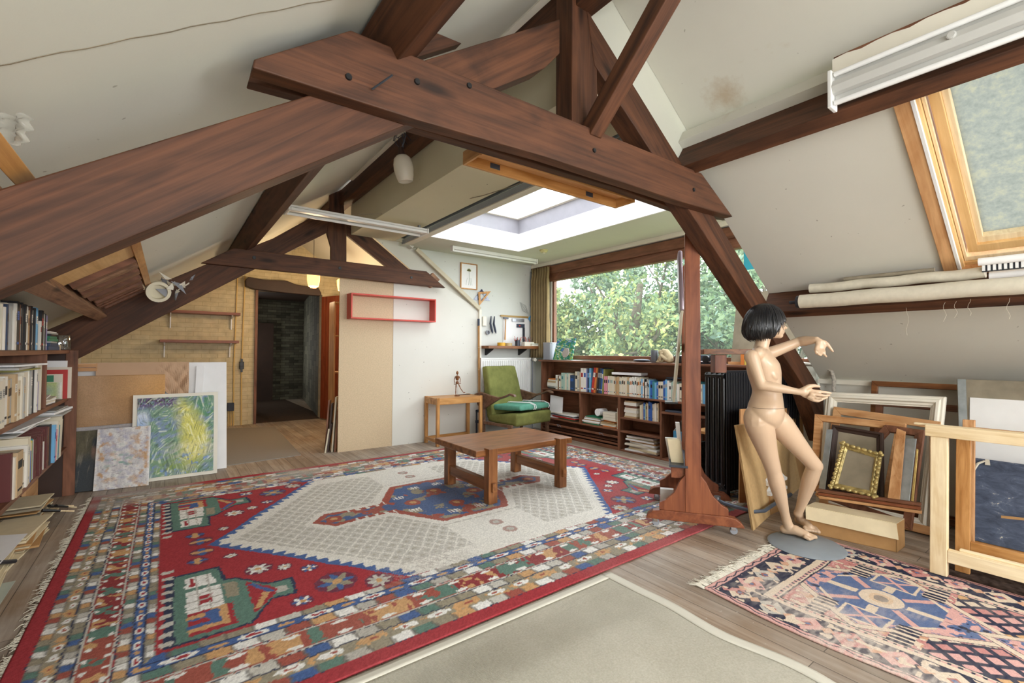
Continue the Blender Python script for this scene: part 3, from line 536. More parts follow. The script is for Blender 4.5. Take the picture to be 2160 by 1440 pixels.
# ---------------------------------------------------------------- lamps
gl_ = thing('globe_lamp', 'white opal glass lamp hanging by looped wires from the ridge beam', 'lamp', (1.710,3.861,3.181))
c = V((1.710,3.960,2.962)); ax = V((.18, .0, -1)).normalized()
MB().lathe(c-ax*.13, [(.035, 0), (.05, .004), (.075, .03), (.088, .08), (.09, .13), (.08, .19), (.066, .235), (.06, .238), (.070, .19), (.076, .13)], 28, 0, ax).build('glass_shade', M['globe'], gl_, smooth=True)
MB().lathe(c-ax*.20, [(.022, 0), (.026, .03), (.036, .07), (.036, .075)], 16, 0, ax).build('lamp_holder', M['darkbrown'], gl_, smooth='auto')
top = c-ax*.2
for k in range(4):
    pts = [top+V((.01*k, 0, 0)), top+V((.02, .1*math.cos(k*2), .05+.03*k)), top+V((-.02, .16*math.cos(k*2+1), .10)), top+V((-.01, .12*math.sin(k*3), .17)), V((1.73, c.y+.1*(k-1.5), 3.16))]
    q = []
    for a in range(len(pts)-1):
        for t_ in range(6):
            p0_, p1_, p2_, p3_ = pts[max(a-1, 0)], pts[a], pts[a+1], pts[min(a+2, len(pts)-1)]; f_ = t_/6
            q.append(.5*((2*p1_)+(p2_-p0_)*f_+(2*p0_-5*p1_+4*p2_-p3_)*f_*f_+(3*p1_-p0_-3*p2_+p3_)*f_**3))
    MB().tube(q+[pts[-1]], .0028, 6).build('wire', M['darkmetal'], gl_, smooth='auto')
def pendant(x, y, label, on=True):
    t = thing('pendant_lamp', label, 'lamp', (x, y, 2.5), 'warm pendant lamps beyond the far truss')
    MB().lathe((x, y, 2.27), [(.045, 0), (.075, .02), (.09, .10), (.093, .19), (.06, .215), (.02, .22)], 24).build('lamp_shade', emis('glowing_shade', (1.0, .50, .14), 2.6) if on else M['globe'], t, smooth='auto')
    MB().lathe((x, y, 2.262), [(.0, 0), (.044, .001), (.046, .012), (.05, .014)], 24).build('shade_rim', emis('glowing_rim', (1, .28, .06), 1.6), t, smooth='auto')
    MB().tube([(x, y, 2.49), (x, y, 3.18)], .004, 6).build('cord', M['darkmetal'], t)
    d = bpy.data.lights.new('warm_bulb', 'POINT'); d.energy = 26; d.color = (1, .74, .45); d.shadow_soft_size = .09; o = bpy.data.objects.new('warm_bulb', d); COL.objects.link(o); o.location = (x, y, 2.16)
pendant(1.782, 7.5, 'glowing orange pendant lamp hanging under the far collar beam')
pendant(2.30, 7.75, 'warm pendant lamp half hidden behind the chipboard panel edge')
# ---------------------------------------------------------------- dormer side wall: radiator, shelf, pictures, tools
rd = thing('radiator', 'white panel radiator under the wall shelf behind the green armchair', 'radiator', (4.35, 6.0, .2))
mb = MB().box(3.87, 4.84, 5.965, 6.03, .19, 1.17)
for k in range(26):
    x = 3.895+k*.0365; mb.prism([(x, 5.965, .22), (x+.006, 5.945, .24), (x+.0245, 5.945, .24), (x+.03, 5.965, .22)], (0, 0, .92))
mb.build('panel', M['white'], rd); B(3.86, 4.85, 5.955, 6.04, 1.17, 1.20).build('top_grille', M['white'], rd, .004); B(3.86, 3.872, 5.955, 6.04, .19, 1.17).build('side_cover', M['white'], rd)
MB().tube([(4.80, 5.98, 1.16), (4.93, 5.98, 1.16)], .012, 8).tube([(4.90, 5.98, 1.16), (4.90, 5.98, .0)], .008, 8).build('pipe', M['grey'], rd)
MB().lathe((4.91, 5.97, 1.165), [(.0, -.005), (.025, 0), (.03, .03), (.028, .08), (0, .085)], 16, 0, (-.3, -1, 0)).build('valve', M['offwhite'], rd, smooth='auto')
ws = thing('wall_shelf', 'thick wooden wall shelf above the white radiator holding tools and tape', 'shelf', (4.45, 6.0, 1.36))
B(3.92, 5.02, 5.84, 6.095, 1.345, 1.39).build('board', M['oak_x'], ws, .003)
for x in (4.02, 4.68): MB().prism([(x, 6.095, 1.344), (x, 5.88, 1.344), (x, 5.9, 1.325), (x, 6.08, 1.24), (x, 6.095, 1.24)], (.025, 0, 0)).build('bracket', M['black'], ws)
def tape(px, py, r, h, mat, label):
    c = (-1.244,5.950,4.393) if 0 else None
def ring(name, c, r, h, mat, label, cat, ax=(0, 0, 1)):
    return tag(MB().lathe(c, [(r*.72, 0), (r, 0), (r, h), (r*.72, h), (r*.72, 0)], 24, 0, ax).build(name, mat, None, smooth='auto'), label, cat)
ring('tape_roll', (4.22, 5.93, 1.39), .065, .05, M['yellow'], 'yellow roll of tape lying on the wall shelf', 'tape')
ring('tape_roll', (4.37, 5.95, 1.39), .065, .045, M['tan'], 'tan roll of tape beside the yellow one on the wall shelf', 'tape')
tg = thing('tool_bundle', 'jumble of brushes and pens standing in a jar on the wall shelf', 'brushes', (4.56, 5.95, 1.39))
MB().lathe((4.56, 5.95, 1.39), [(.04, 0), (.045, .10), (.042, .10), (.037, .004), (0, .004)], 20).build('jar', M['darkmetal'], tg, smooth='auto')
for k in range(14):
    a = k*2.4; d = .05+.02*(k % 3); p0 = V((4.56+.015*math.cos(a), 5.95+.015*math.sin(a), 1.40)); p1 = V((4.56+d*math.cos(a), 5.95+.05*math.sin(a), 1.50+.012*(k % 5)))
    MB().tube([p0, p1], .004, 6, k % 3).build('brush', [(M['darkmetal'], M['red'], M['palewood'])[k % 3]]*3, tg)
pb = thing('pencil_box', 'pale box packed with pencils on the wall shelf right of the brush jar', 'box', (4.74, 5.93, 1.39))
B(4.66, 4.86, 5.89, 5.98, 1.39, 1.46).build('box_body', M['offwhite'], pb, .003)
for k in range(16): MB().tube([(4.68+.0105*k, 5.92+.02*(k % 2), 1.45), (4.665+.0125*k+.01*math.sin(k), 5.93+.02*(k % 2), 1.53+.018*math.sin(k*1.7))], .0035, 6).build('pencil', [M['darkmetal'], M['red'], M['oak_z']][k % 3], pb)
pc = thing('tool_case', 'flat white plastic case at the right end of the wall shelf', 'case', (4.9, 5.9, 1.39)); B(4.78, 4.99, 5.85, 5.93, 1.391, 1.415).build('base', M['offwhite'], pc, .004); B(4.78, 4.99, 5.85, 5.93, 1.417, 1.435).build('lid', plain('pale_green_plastic', '#d3ddd0', .4), pc, .004)
# framed flower drawing
def picture(name, c0, c1, y, fw, fm, paintm, label, cat='picture'):
    (xa, _, za), (xb, _, zb) = c0, c1; t = thing(name, label, cat, ((xa+xb)/2, y, (za+zb)/2)); z1, z0 = max(za, zb), min(za, zb)
    mb = MB().box(xa, xb, y-.02, y, z1-fw, z1); mb.box(xa, xb, y-.02, y, z0, z0+fw); mb.box(xa, xa+fw, y-.02, y, z0+fw, z1-fw); mb.box(xb-fw, xb, y-.02, y, z0+fw, z1-fw); mb.build('picture_frame', fm, t, .002)
    return t, (xa+fw, xb-fw, z0+fw, z1-fw)
pf, (xa, xb, za, zb) = picture('framed_drawing', (3.558,6.090,2.658), (3.860,6.090,2.255), 6.095, .016, M['beech_z'], None, 'small framed drawing of a single flower on the dormer wall')
B(xa, xb, 6.085, 6.092, za, zb).build('paper', M['whitepaper'], pf)
xc, zc = (xa+xb)/2, zb-.11; mb = MB().tube([(xc, 6.083, zc), (xc+.005, 6.083, zc-.10), (xc-.002, 6.083, za+.05)], .0018, 5)
for q in (-.05, .03, .06): mb.tube([(xc+q, 6.083, za+.05), (xc+q*.6, 6.083, za+.16)], .0012, 4)
mb.build('flower_stem', plain('pencil_green', '#7f9a7a', .8), pf)
mb = MB()
for k in range(7):
    a = math.radians(20+k*23); p = V((xc, 6.082, zc)); q = p+V((math.cos(a)*.045, 0, math.sin(a)*.05)); mb.prism([p, p+V((math.cos(a+.35)*.03, 0, math.sin(a+.35)*.032)), q, p+V((math.cos(a-.35)*.03, 0, math.sin(a-.35)*.032))], (0, -.001, 0))
mb.build('flower_head', plain('faded_yellow_green', '#a7a777', .8), pf)
# set squares: a wooden one over a smoky plastic one, and a blue one
def triframe(name, P, w, mat, label, thick=.004, dy=0):
    P = [V(p)+V((0, dy, 0)) for p in P]; c = (P[0]+P[1]+P[2])/3; Q = [p+(c-p)*w for p in P]; mb = MB()
    for i in range(3):
        j = (i+1) % 3; mb.prism([P[i], P[j], Q[j], Q[i]], (0, -thick, 0))
    return tag(mb.build(name, mat), label, 'set square')
smoky = glassmat('smoky_plastic', (.55, .57, .68), .1)
triframe('set_square', [(3.872,6.080,2.225), (4.113,6.080,2.260), (3.891,6.080,2.011)], .45, M['beech_z'], 'wooden set square pinned on the dormer wall over a smoky one', .004, -.006)
triframe('set_square', [(3.947,6.088,2.284), (3.799,6.088,2.102), (4.111,6.088,2.109)], .5, smoky, 'smoky transparent set square behind the wooden one on the dormer wall')
triframe('set_square', [(4.865,6.060,1.855), (4.979,6.060,1.981), (4.980,6.060,1.739)], .45, M['blue'], 'light blue plastic set square hanging beside the curtain')
# white pin board with tools
tag(B(4.37, 4.92, 6.088, 6.098, 1.40, 1.86).build('pin_board', M['whitepaper']), 'thin white pin board on the dormer wall above the wall shelf', 'board')
tag(B(4.31, 4.88, 6.07, 6.088, 1.865, 1.893).build('tool_rail', plain('brass_wood', '#a88648', .5)), 'narrow brown wooden rail above the white panel', 'rail')
hm = thing('hammer', 'hammer with a wooden handle hanging on the dormer wall', 'hammer', (4.4, 6.06, 1.7)); B(4.36, 4.45, 6.05, 6.075, 1.83, 1.855).build('hammer_head', M['darkmetal'], hm, .003); MB().tube([(4.40, 6.062, 1.83), (4.395, 6.062, 1.70), (4.39, 6.062, 1.49)], [.008, .009, .012], 8).build('handle', M['beech_z'], hm, smooth='auto')
sp = thing('spirit_level', 'small metal spirit level hanging under the rail on the white panel', 'level', (4.66, 6.07, 1.82)); B(4.54, 4.79, 6.065, 6.085, 1.795, 1.845).build('level_body', M['metal'], sp, .003); B(4.62, 4.70, 6.062, 6.066, 1.805, 1.835).build('vial', M['grey'], sp)
mb = MB().box(4.64, 4.80, 6.07, 6.085, 1.70, 1.76, 0).box(4.765, 4.805, 6.072, 6.082, 1.46, 1.70, 1).box(4.68, 4.71, 6.068, 6.07, 1.72, 1.74, 2); sq = mb.build('try_square', [M['slate'], M['darkmetal'], M['red']]); tag(sq, 'dark steel try square hanging on the white panel', 'square')
for k, (xa, xb) in enumerate(((4.10, 4.145), (4.165, 4.21))):
    mb = MB().tube([(xa+.012, 6.06, 1.86), (xa-.005, 6.055, 1.74), (xa+.03, 6.055, 1.62), (xa+.045, 6.06, 1.585)], [.008, .017, .016, .004], 8); tag(mb.build('pliers', M['slate'], None, smooth='auto'), ['left', 'right'][k]+' one of two dark grey handled tools hanging left of the hammer', 'pliers', 'tools on the dormer wall')
tag(B(3.96, 4.03, 6.06, 6.095, 1.70, 1.85).build('switch_box', M['offwhite'], None, .01), 'small beige wall box left of the dark handled tools', 'switch')
ring('tape_roll', (4.06, 6.09, 1.60), .035, .03, M['grey'], 'small grey tape roll hanging below the beige wall box', 'tape', (0, -1, 0))
for nm, x, z0, z1, c_, lb in (('ruler', 4.925, 2.07, 2.66, 'grey', 'long grey steel ruler hanging beside the curtain'), ('ruler', 4.985, 1.90, 2.60, 'darkmetal', 'darker steel ruler hanging closest to the curtain')): tag(B(x, x+.025, 6.075, 6.085, z0, z1).build(nm, M[c_]), lb, 'ruler')
wt = thing('wire_sketch', 'faint curly wire hanging on the dormer wall beside the rulers', 'wire', (4.78, 6.08, 2.05)); mb = MB()
for k in range(5): mb.tube([(4.80+(.05+.012*k)*math.cos(a*.7+k), 6.085, 2.03+(.06+.01*k)*math.sin(a*.7+k*.5)) for a in range(10)], .0015, 4)
mb.build('wire_coil', plain('pale_wire', '#9aa09c', .6), wt)
bp = thing('bamboo_pole', 'long bamboo cane with a dark tip leaning upright at the dormer corner', 'pole', (3.782,5.980,0.113))
for k in range(5):
    z0 = .0+.34*k; MB().tube([(3.86-.006*k, 5.985, z0), (3.855-.006*k, 5.985, z0+.325)], .0165, 10).tube([(3.855-.006*k, 5.985, z0+.322), (3.855-.006*k, 5.985, z0+.338)], .0185, 10).build('cane_segment', plain('bamboo', '#a87b45', .5, 0, .12), bp, smooth='auto')
MB().tube([(3.83, 5.985, 1.69), (3.828, 5.985, 1.80)], .018, 10).build('tip', M['slate'], bp, smooth='auto')
cl_ = thing('clamp', 'dark steel clamp standing on the floor between side table and armchair', 'clamp', (3.78, 5.9, 0)); B(3.74, 3.76, 5.89, 5.91, 0, .42).box(3.74, 3.84, 5.885, 5.915, .38, .42).build('clamp_bar', M['slate'], cl_, .003); B(3.74, 3.84, 5.88, 5.92, .22, .26).build('clamp_jaw', M['slate'], cl_, .003); MB().tube([(3.82, 5.9, .2), (3.82, 5.9, .36)], .006, 8).build('clamp_screw', M['darkmetal'], cl_)
# curtain
ny, nz = 120, 14; mb = MB(); vs = []
for j in range(nz+1):
    z = 1.20+(2.69-1.20)*j/nz; fl = 1-.25*j/nz
    for i in range(ny+1):
        u_ = i/ny; vs.append((4.95+.05*math.sin(u_*2*math.pi*7+.4*math.sin(j*.5))*(1 if j < nz-1 else .6)+.006*math.sin(u_*40), 6.075-(.41+.05*fl)*u_, z))
fs = [(j*(ny+1)+i, j*(ny+1)+i+1, (j+1)*(ny+1)+i+1, (j+1)*(ny+1)+i) for j in range(nz) for i in range(ny)]
mb.add(vs, fs); ct = thing('curtain', 'gathered brownish beige curtain at the left side of the large window', 'curtain', (4.95, 5.87, 1.2)); o = mb.build('curtain_cloth', M['curtain'], ct, smooth=True); md = o.modifiers.new('s', 'SOLIDIFY'); md.thickness = .003
MB().tube([(4.955, 6.09, 2.70), (4.955, 5.60, 2.70)], .008, 8).build('curtain_rail', M['case_y'], ct)
# red wall box
rx = thing('wall_box_shelf', 'open red lacquered rectangular box shelf hung across the chipboard and white panels', 'box shelf', (2.5, 6.0, 1.9))
xa, xb, za, zb = 1.93, 3.06, 1.715, 2.015; ya = 5.885
A = (1.852,5.885,2.035); Bq = (1.856,5.885,1.705); Cq = (3.047,5.885,2.037); Dq = (3.050,5.885,1.713); xa, xb, za, zb = A[0], Cq[0], (Bq[2]+Dq[2])/2, (A[2]+Cq[2])/2
for nm, a in (('top_panel', (xa, xb, ya, 6.058, zb-.018, zb)), ('bottom_panel', (xa, xb, ya, 6.058, za, za+.018)), ('side_panel', (xa, xa+.018, ya, 6.058, za+.018, zb-.018)), ('side_panel', (xb-.018, xb, ya, 6.058, za+.018, zb-.018))): B(*a).build(nm, M['red'], rx, .002)
# ---------------------------------------------------------------- rugs and carpets
RUG = vcol('knotted_wool')
P_ = {k: np.array(lin(v)) for k, v in dict(red='#a63e44', deepred='#914244', rust='#a45c50', blue='#506a9c', navy='#3c4258', teal='#668579', orange='#cda273', olive='#9c9480', white='#ecebe6', cream='#e2dfd6', grey='#b9b5ac', lgrey='#c9c6bd', pink='#d3a39c', rose='#c08580', dnavy='#272c42', sand='#d8c6b0', pblue='#566a92').items()}
pal = np.array([P_[k] for k in ('white', 'orange', 'olive', 'teal', 'blue', 'rust', 'lgrey', 'white', 'olive', 'grey')])
cx, cy, HX, HY = 2.0, 3.665, 2.5, 1.79
nx, ny = 640, 460
xs = np.linspace(cx-HX, cx+HX, nx); ys = np.linspace(cy-HY, cy+HY, ny); X, Y = np.meshgrid(xs, ys)
hf = (vnoise(X, Y, 70, 91)-.5)*.012; hf2 = (vnoise(X, Y, 70, 92)-.5)*.012; wob = (fbm(X, Y, 3, 3)-.5)*.03; Xw, Yw = X+wob+hf, Y+(fbm(X, Y, 3, 8)-.5)*.03+hf2
u, v = np.abs(Xw-cx), np.abs(Yw-cy)
C = np.zeros(X.shape+(3,)); C[:] = P_['red']
sx, sy = (HX-np.abs(X-cx)+wob*.4)/.48, (HY-np.abs(Y-cy)+wob*.4)/.60
s_ = np.minimum(sx, sy)+np.where(sx < sy, hf/.48, hf2/.6)*.8; side = sx < sy; t = np.where(side, Yw, Xw); step = np.where(side, .052, .105)
def cells(t, st, seed): i = np.floor(t/st).astype(int); return i, (i*7919+seed*131+(i//3)*17) % len(pal)
def setm(m, c): C[m] = c[m] if getattr(c, 'ndim', 1) > 1 else c
for lo, hi, sd in ((.13, .23, 1), (.35, .45, 2), (.72, .82, 3), (.92, 1.0, 4)):
    m = (s_ >= lo) & (s_ < hi); i, k = cells(t+s_*.08, step, sd); C[m] = pal[k][m]
    fr = ((t+s_*.08)/step) % 1; m2 = m & ((fr < .09) | (fr > .93) | (side & (np.abs(s_-(lo+hi)/2) > (hi-lo)*.38))); C[m2] = C[m2]*.3+P_['olive']*.3+P_['navy']*.25
m = (s_ >= .23) & (s_ < .35); C[m] = P_['olive']; i = np.floor(t/(step*1.6)).astype(int); fr = (t/(step*1.6)) % 1
d = np.hypot((fr-.5)*2.3, (s_-.29)/.045)+(vnoise(X, Y, 45, 17)-.5)*.5; C[m & (vnoise(Xw, Yw, 38, 77) > .72)] = P_['orange']; C[m & (d < .75)] = P_['white']; C[m & (d < .9) & (i % 3 == 1)] = P_['orange']; C[m & (d < .28)] = P_['rust']
m = (s_ >= .47) & (s_ < .70); C[m] = P_['rust']; C[m & (fbm(X, Y, 2, 5) > .5)] = P_['deepred']
ln = np.where(side, .115, .26); i = np.floor(t/ln).astype(int); fr = (t/ln) % 1
sk = np.where(side, Yw+.5*Xw, Xw-.5*Yw); f = vnoise(np.where(side, Xw*5, Xw*16), np.where(side, sk*17, sk*6), 1.5, 11)*.65+vnoise(Xw, Yw, 38, 13)*.35; shp = (f > .47) & (np.abs(fr-.5) < .44) & (np.abs(s_-.585) < .10); col_ = np.array([P_[k] for k in ('blue', 'white', 'orange', 'teal', 'lgrey', 'blue', 'olive', 'white', 'orange', 'grey')])[(i*5+3) % 10]
C[m & shp] = col_[m & shp]
i2 = np.floor(t/(ln*.4)).astype(int); fr2 = (t/(ln*.4)) % 1; m3 = m & (np.hypot((fr2-.5)*1.6, (np.abs(s_-.585)-.075)/.04) < .55) & (i2 % 2 == 0); C[m3] = P_['white']
m = (s_ >= .82) & (s_ < .92); C[m] = P_['blue']; fr = (t/(step*1.3)) % 1; i = np.floor(t/(step*1.3)).astype(int); d = np.hypot((fr-.5)*1.6, (s_-.87)/.04)
C[m & (d < .8) & (i % 2 == 0)] = P_['white']; C[m & (d < .4) & (i % 2 == 0)] = P_['red']; C[m & (d < .45) & (i % 2 == 1)] = P_['orange']
for a in (.13, .345, .455, .71, .825, .915): C[np.abs(s_-a) < .006] = P_['navy']
for a in (.465, .702): C[np.abs(s_-a) < .009] = P_['lgrey']
C[s_ < .13] = P_['red']
F_ = s_ >= 1.0
uu, vv = u, v
def fld(pts, c, mir=True): m = F_ & inpoly(uu, vv, pts); C[m] = P_[c]
# corner figures
fld([(1.99, .40), (1.73, .40), (1.71, .60), (1.66, .62), (1.53, .79), (1.40, .80), (1.42, 1.0), (1.54, .99), (1.65, 1.17), (1.99, 1.17), (1.99, .40)], 'navy')
fld([(1.95, .42), (1.74, .42), (1.73, .615), (1.665, .635), (1.535, .805), (1.42, .815), (1.44, .985), (1.545, .97), (1.66, 1.155), (1.95, 1.155)], 'teal')
fld([(1.90, .47), (1.78, .47), (1.76, .62), (1.90, .62)], 'white'); fld([(1.88, .49), (1.86, .49), (1.86, .60), (1.88, .60)], 'red')
fld([(1.90, .655), (1.745, .655), (1.745, .90), (1.90, .90)], 'white'); fld([(1.85, .735), (1.79, .735), (1.79, .83), (1.85, .83)], 'red')
for q in (.70, .78, .855): C[F_ & (np.abs(v-q) < .005) & (u > 1.745) & (u < 1.9)] = P_['grey']
for q in (1.80, 1.85): C[F_ & (np.abs(u-q) < .004) & (v > .47) & (v < .9)] = P_['grey']
fld([(1.90, .90), (1.71, .90), (1.71, 1.12), (1.90, 1.12)], 'red'); fld([(1.90, .93), (1.80, .93), (1.80, .90), (1.735, .90), (1.735, 1.09), (1.90, 1.09)], 'orange'); fld([(1.90, .97), (1.83, .97), (1.83, .92), (1.77, .92), (1.77, 1.055), (1.90, 1.055)], 'blue'); fld([(1.90, .985), (1.82, .985), (1.82, 1.025), (1.90, 1.025)], 'red')
fld([(1.73, .66), (1.67, .66), (1.67, .84), (1.73, .84)], 'olive')
fld([(1.63, .70), (1.51, .86), (1.51, .92), (1.63, 1.08)], 'red'); fld([(1.63, .74), (1.60, .74), (1.52, .90), (1.54, .91)], 'blue'); fld([(1.63, 1.04), (1.60, 1.04), (1.54, .89), (1.57, .88)], 'orange'); fld([(1.51, .86), (1.455, .87), (1.455, .93), (1.51, .94)], 'grey')
m = F_ & (u > 1.955) & (u < 2.005) & (v > .30) & (((v-.30) % .09) < .04); C[m] = P_['lgrey']
def flower(a, b, r, c1, c2, n=8):
    du, dv = u-a, v-b; rr = np.hypot(du, dv); an = np.arctan2(dv, du); m = F_ & (rr < r*(.8+.2*np.cos(n*an))); C[F_ & (rr < r*1.12)] = P_['navy']*.6+P_['red']*.4; C[m] = P_[c1]; C[m & (np.cos(n*an*.5) > .2) & (rr > r*.3)] = P_[c2]; C[F_ & (rr < r*.28)] = P_['orange']
for a in ((1.55, .58, .065, 'white', 'lgrey'), (1.22, 1.0, .10, 'olive', 'blue'), (1.42, .64, .04, 'lgrey', 'white'), (1.30, .74, .045, 'blue', 'white'), (1.42, 1.10, .05, 'white', 'blue'), (1.02, 1.12, .07, 'grey', 'lgrey'), (1.80, .10, .06, 'blue', 'orange', 4), (1.83, .24, .05, 'orange', 'blue', 4), (1.66, .27, .035, 'grey', 'white')): flower(*a)
# white lozenge field with toothed blue edge
e = (u-.87)/.89+v/1.18; dl = (1-e)*.70
dm = F_ & (e < 1) | (F_ & (e < 1) & (v < 1.19)); dm = (e < 1) & (v < 1.19) & (s_ >= 1.0)
C[dm] = P_['cream']; al = (u*.6-v*.8); tooth = np.abs(((al/.085) % 1)-.5)*2
C[dm & (u > .0) & (dl < .018+.05*tooth) & (v < 1.17)] = P_['blue']
lat = dm & (dl > .12) & (v < 1.02); g1, g2 = (Xw*.8+Yw*.6)/.075, (Xw*.8-Yw*.6)/.075
C[lat] = P_['lgrey']*.97; l_ = lat & ((np.abs(g1 % 1-.5) > .43) | (np.abs(g2 % 1-.5) > .43)); C[l_] = P_['cream']
tri = lat & (np.abs(g1 % 1-.45) < .2) & (np.abs(g2 % 1-.5) < .2) & ((g1 % 1) > (g2 % 1)-.1); C[tri] = P_['olive']*.55+P_['lgrey']*.5
C[dm & (u < .33) & (v > .62)] = P_['cream']
for (a, b) in ((.14, .78), (.14, .95)):
    rr = np.hypot(Xw-cx-.02, v-b); C[dm & (rr < .055)] = P_['rust']*.5+P_['grey']*.5; C[dm & (rr < .03)] = P_['grey']
med = [(1.11, 0), (.98, .15), (.80, .125), (.52, .125), (.28, .54), (0, .54), (0, 0)]
big = [(p[0]*1.03+.04, p[1]*1.04+.05) if p[1] > 0 else (p[0]*1.03+.05, 0) for p in med[:-2]]+[(0, .60), (0, 0)]
m = dm & inpoly(u, v, [(1.17, 0), (1.02, .20), (.80, .18), (.58, .19), (.34, .60), (0, .60), (0, -.01), (1.17, -.01)]); C[m] = P_['cream']
m = dm & inpoly(u, v, [(1.12, -.01), (.98, .15), (.80, .125), (.54, .125), (.30, .54), (0, .54), (0, -.01)]); C[m] = P_['rust']
m2 = m & (u > .5) & (u < .82) & (v > .08) & ((u % .08) < .03); C[m2] = P_['cream']
m = dm & inpoly(u, v, [(1.06, -.01), (.97, .10), (.80, .075), (.49, .075), (.26, .49), (0, .49), (0, -.01)]); C[m] = P_['pblue']
mm_ = m & (fbm(X, Y, 9, 31) > .60); C[mm_] = P_['olive']; mm_ = m & (fbm(X, Y, 8, 37) > .64); C[mm_] = P_['rust']
for (a, b, r) in ((.95, 0, .06), (.30, 0, .07), (0, .2, .07)):
    rr = np.hypot(u-a, v-b); C[m & (rr < r)] = P_['rust']; C[m & (rr < r*.45)] = P_['orange']
for (a, b) in ((.36, .18), (.12, .38)):
    C[m & (np.abs(u-a) < .045) & (np.abs(v-b) < .035) & (np.abs((u-a) % .03-.015) < .009)] = P_['white']
# wear: threadbare bare grey zone along the far side, light streaks
wear = np.clip((fbm(X*.5, Y*2, 3, 41)-.35)*3, 0, 1)*np.clip((Y-4.85)/.35, 0, 1)*np.clip((2.6-X)/1.2, 0, 1)
ws_ = np.clip(1-np.hypot((X-1.35)/.45, (Y-2.55)/.28), 0, 1)*(vnoise(X*9+Y*5, Y*2, 16, 51) > .55)*.8
wear = np.clip(wear*.85+ws_, 0, .9)[..., None]; C = C*(1-wear)+np.array(lin('#b9b2aa'))*wear
g_ = C.mean(-1, keepdims=True); fade_sheen = np.clip(.5*(fbm(X, Y, 1.4, 63)-.42)*np.clip((X-.4)/1.4, 0, 1)+.16*np.clip((X-1.5)/3, 0, 1), 0, .32)[..., None]; C = C*(1-fade_sheen)+(g_*.35+np.array(lin('#bdb4ac'))*.65)*fade_sheen  # random fading, plus window reflection painted paler towards the window side
C *= (.84+.32*np.random.rand(*X.shape))[..., None]*(.93+.14*fbm(X, Y, 1.2, 61))[..., None]
Z = .010+.003*fbm(X, Y, 5, 71)
rt = thing('patterned_rug', 'large worn red and blue knotted rug with a white lozenge under the coffee table', 'rug', (2.0, 3.665, 0))
grid('pile', np.stack([X+wob*.15, Y+wob*.3, Z], -1).reshape(-1, 3), nx, ny, C.reshape(-1, 3), RUG, rt, .009)
fm = MB()
for k in range(560):
    y = cy-HY+.01+(2*HY-.02)*random.random(); L_ = .02+.05*random.random()**1.5; a = random.uniform(-1.0, 1.0); x0 = cx-HX+.004
    fm.tube([(x0, y, .006), (x0-L_*.5, y+L_*.3*math.sin(a), .009), (x0-L_*math.cos(a), y+L_*math.sin(a), .003)], [.0022, .002, .001], 4)
f = fm.build('fringe', M['canvasroll'], rt); f['kind'] = 'stuff'
# small rug
x0, x1, y0, y1 = 2.37, 3.68, -.75, 1.415; nx, ny = 330, 545
X, Y = np.meshgrid(np.linspace(x0, x1, nx), np.linspace(y0, y1, ny)); wb = (fbm(X, Y, 5, 4)-.5)*.03; Xw, Yw = X+wb, Y+wb
C = np.zeros(X.shape+(3,)); mx_ = (x0+x1)/2; dx = np.minimum(Xw-x0, x1-Xw); dy = y1-Yw; s_ = np.minimum(dx, dy*.9); side = dx < dy*.9; t = np.where(side, Yw, Xw)
C[:] = P_['rose']
m = s_ < .04; C[m] = P_['pink']; C[m & (np.abs(s_-.02-.006*np.sin(t*60)) < .004)] = P_['dnavy']
m = (s_ >= .04) & (s_ < .20); C[m] = P_['dnavy']; fr = (t/.17) % 1; i = np.floor(t/.17).astype(int); q = (s_-.12)/.075; d = np.abs(fr-.5)*2.2+np.abs(q)
pc = np.array([P_[k] for k in ('pink', 'sand', 'rose', 'grey', 'pink')])[(i*3) % 5]; k_ = m & (d < 1.0) & (vnoise(X, Y, 42, 3) > .25); C[k_] = pc[k_]; C[m & (d < .35)] = P_['rust']; C[m & (d < .2)] = P_['pblue']
dd = np.abs((fr+.5) % 1-.5)*2.4+np.abs(q); k_ = m & (dd < .42); C[k_] = P_['orange']*.6+P_['pink']*.4; k_ = m & (vnoise(Xw, Yw, 33, 21) > .74); C[k_] = P_['sand']
for a, b in ((.20, .235), (.25, .262)): m = (s_ >= a) & (s_ < b); C[m] = P_['sand']
m = (s_ >= .235) & (s_ < .25); C[m] = P_['pink']; C[m & ((t % .035) < .014)] = P_['dnavy']
for a in (.04, .2, .262): C[np.abs(s_-a) < .004] = P_['dnavy']
Ff = s_ > .266
n1 = vnoise(Xw, Yw, 34, 5)*.7+vnoise(Xw, Yw, 70, 6)*.3; C[Ff & (n1 > .60)] = P_['sand']; C[Ff & (n1 < .30)] = P_['pink']; C[Ff & (np.abs(n1-.30) < .012)] = P_['rust']; C[Ff & (np.abs(n1-.60) < .018)] = P_['dnavy']*.6+P_['rose']*.4; C[Ff & (vnoise(Xw, Yw, 21, 9) > .80)] = P_['orange']*.6+P_['rose']*.4
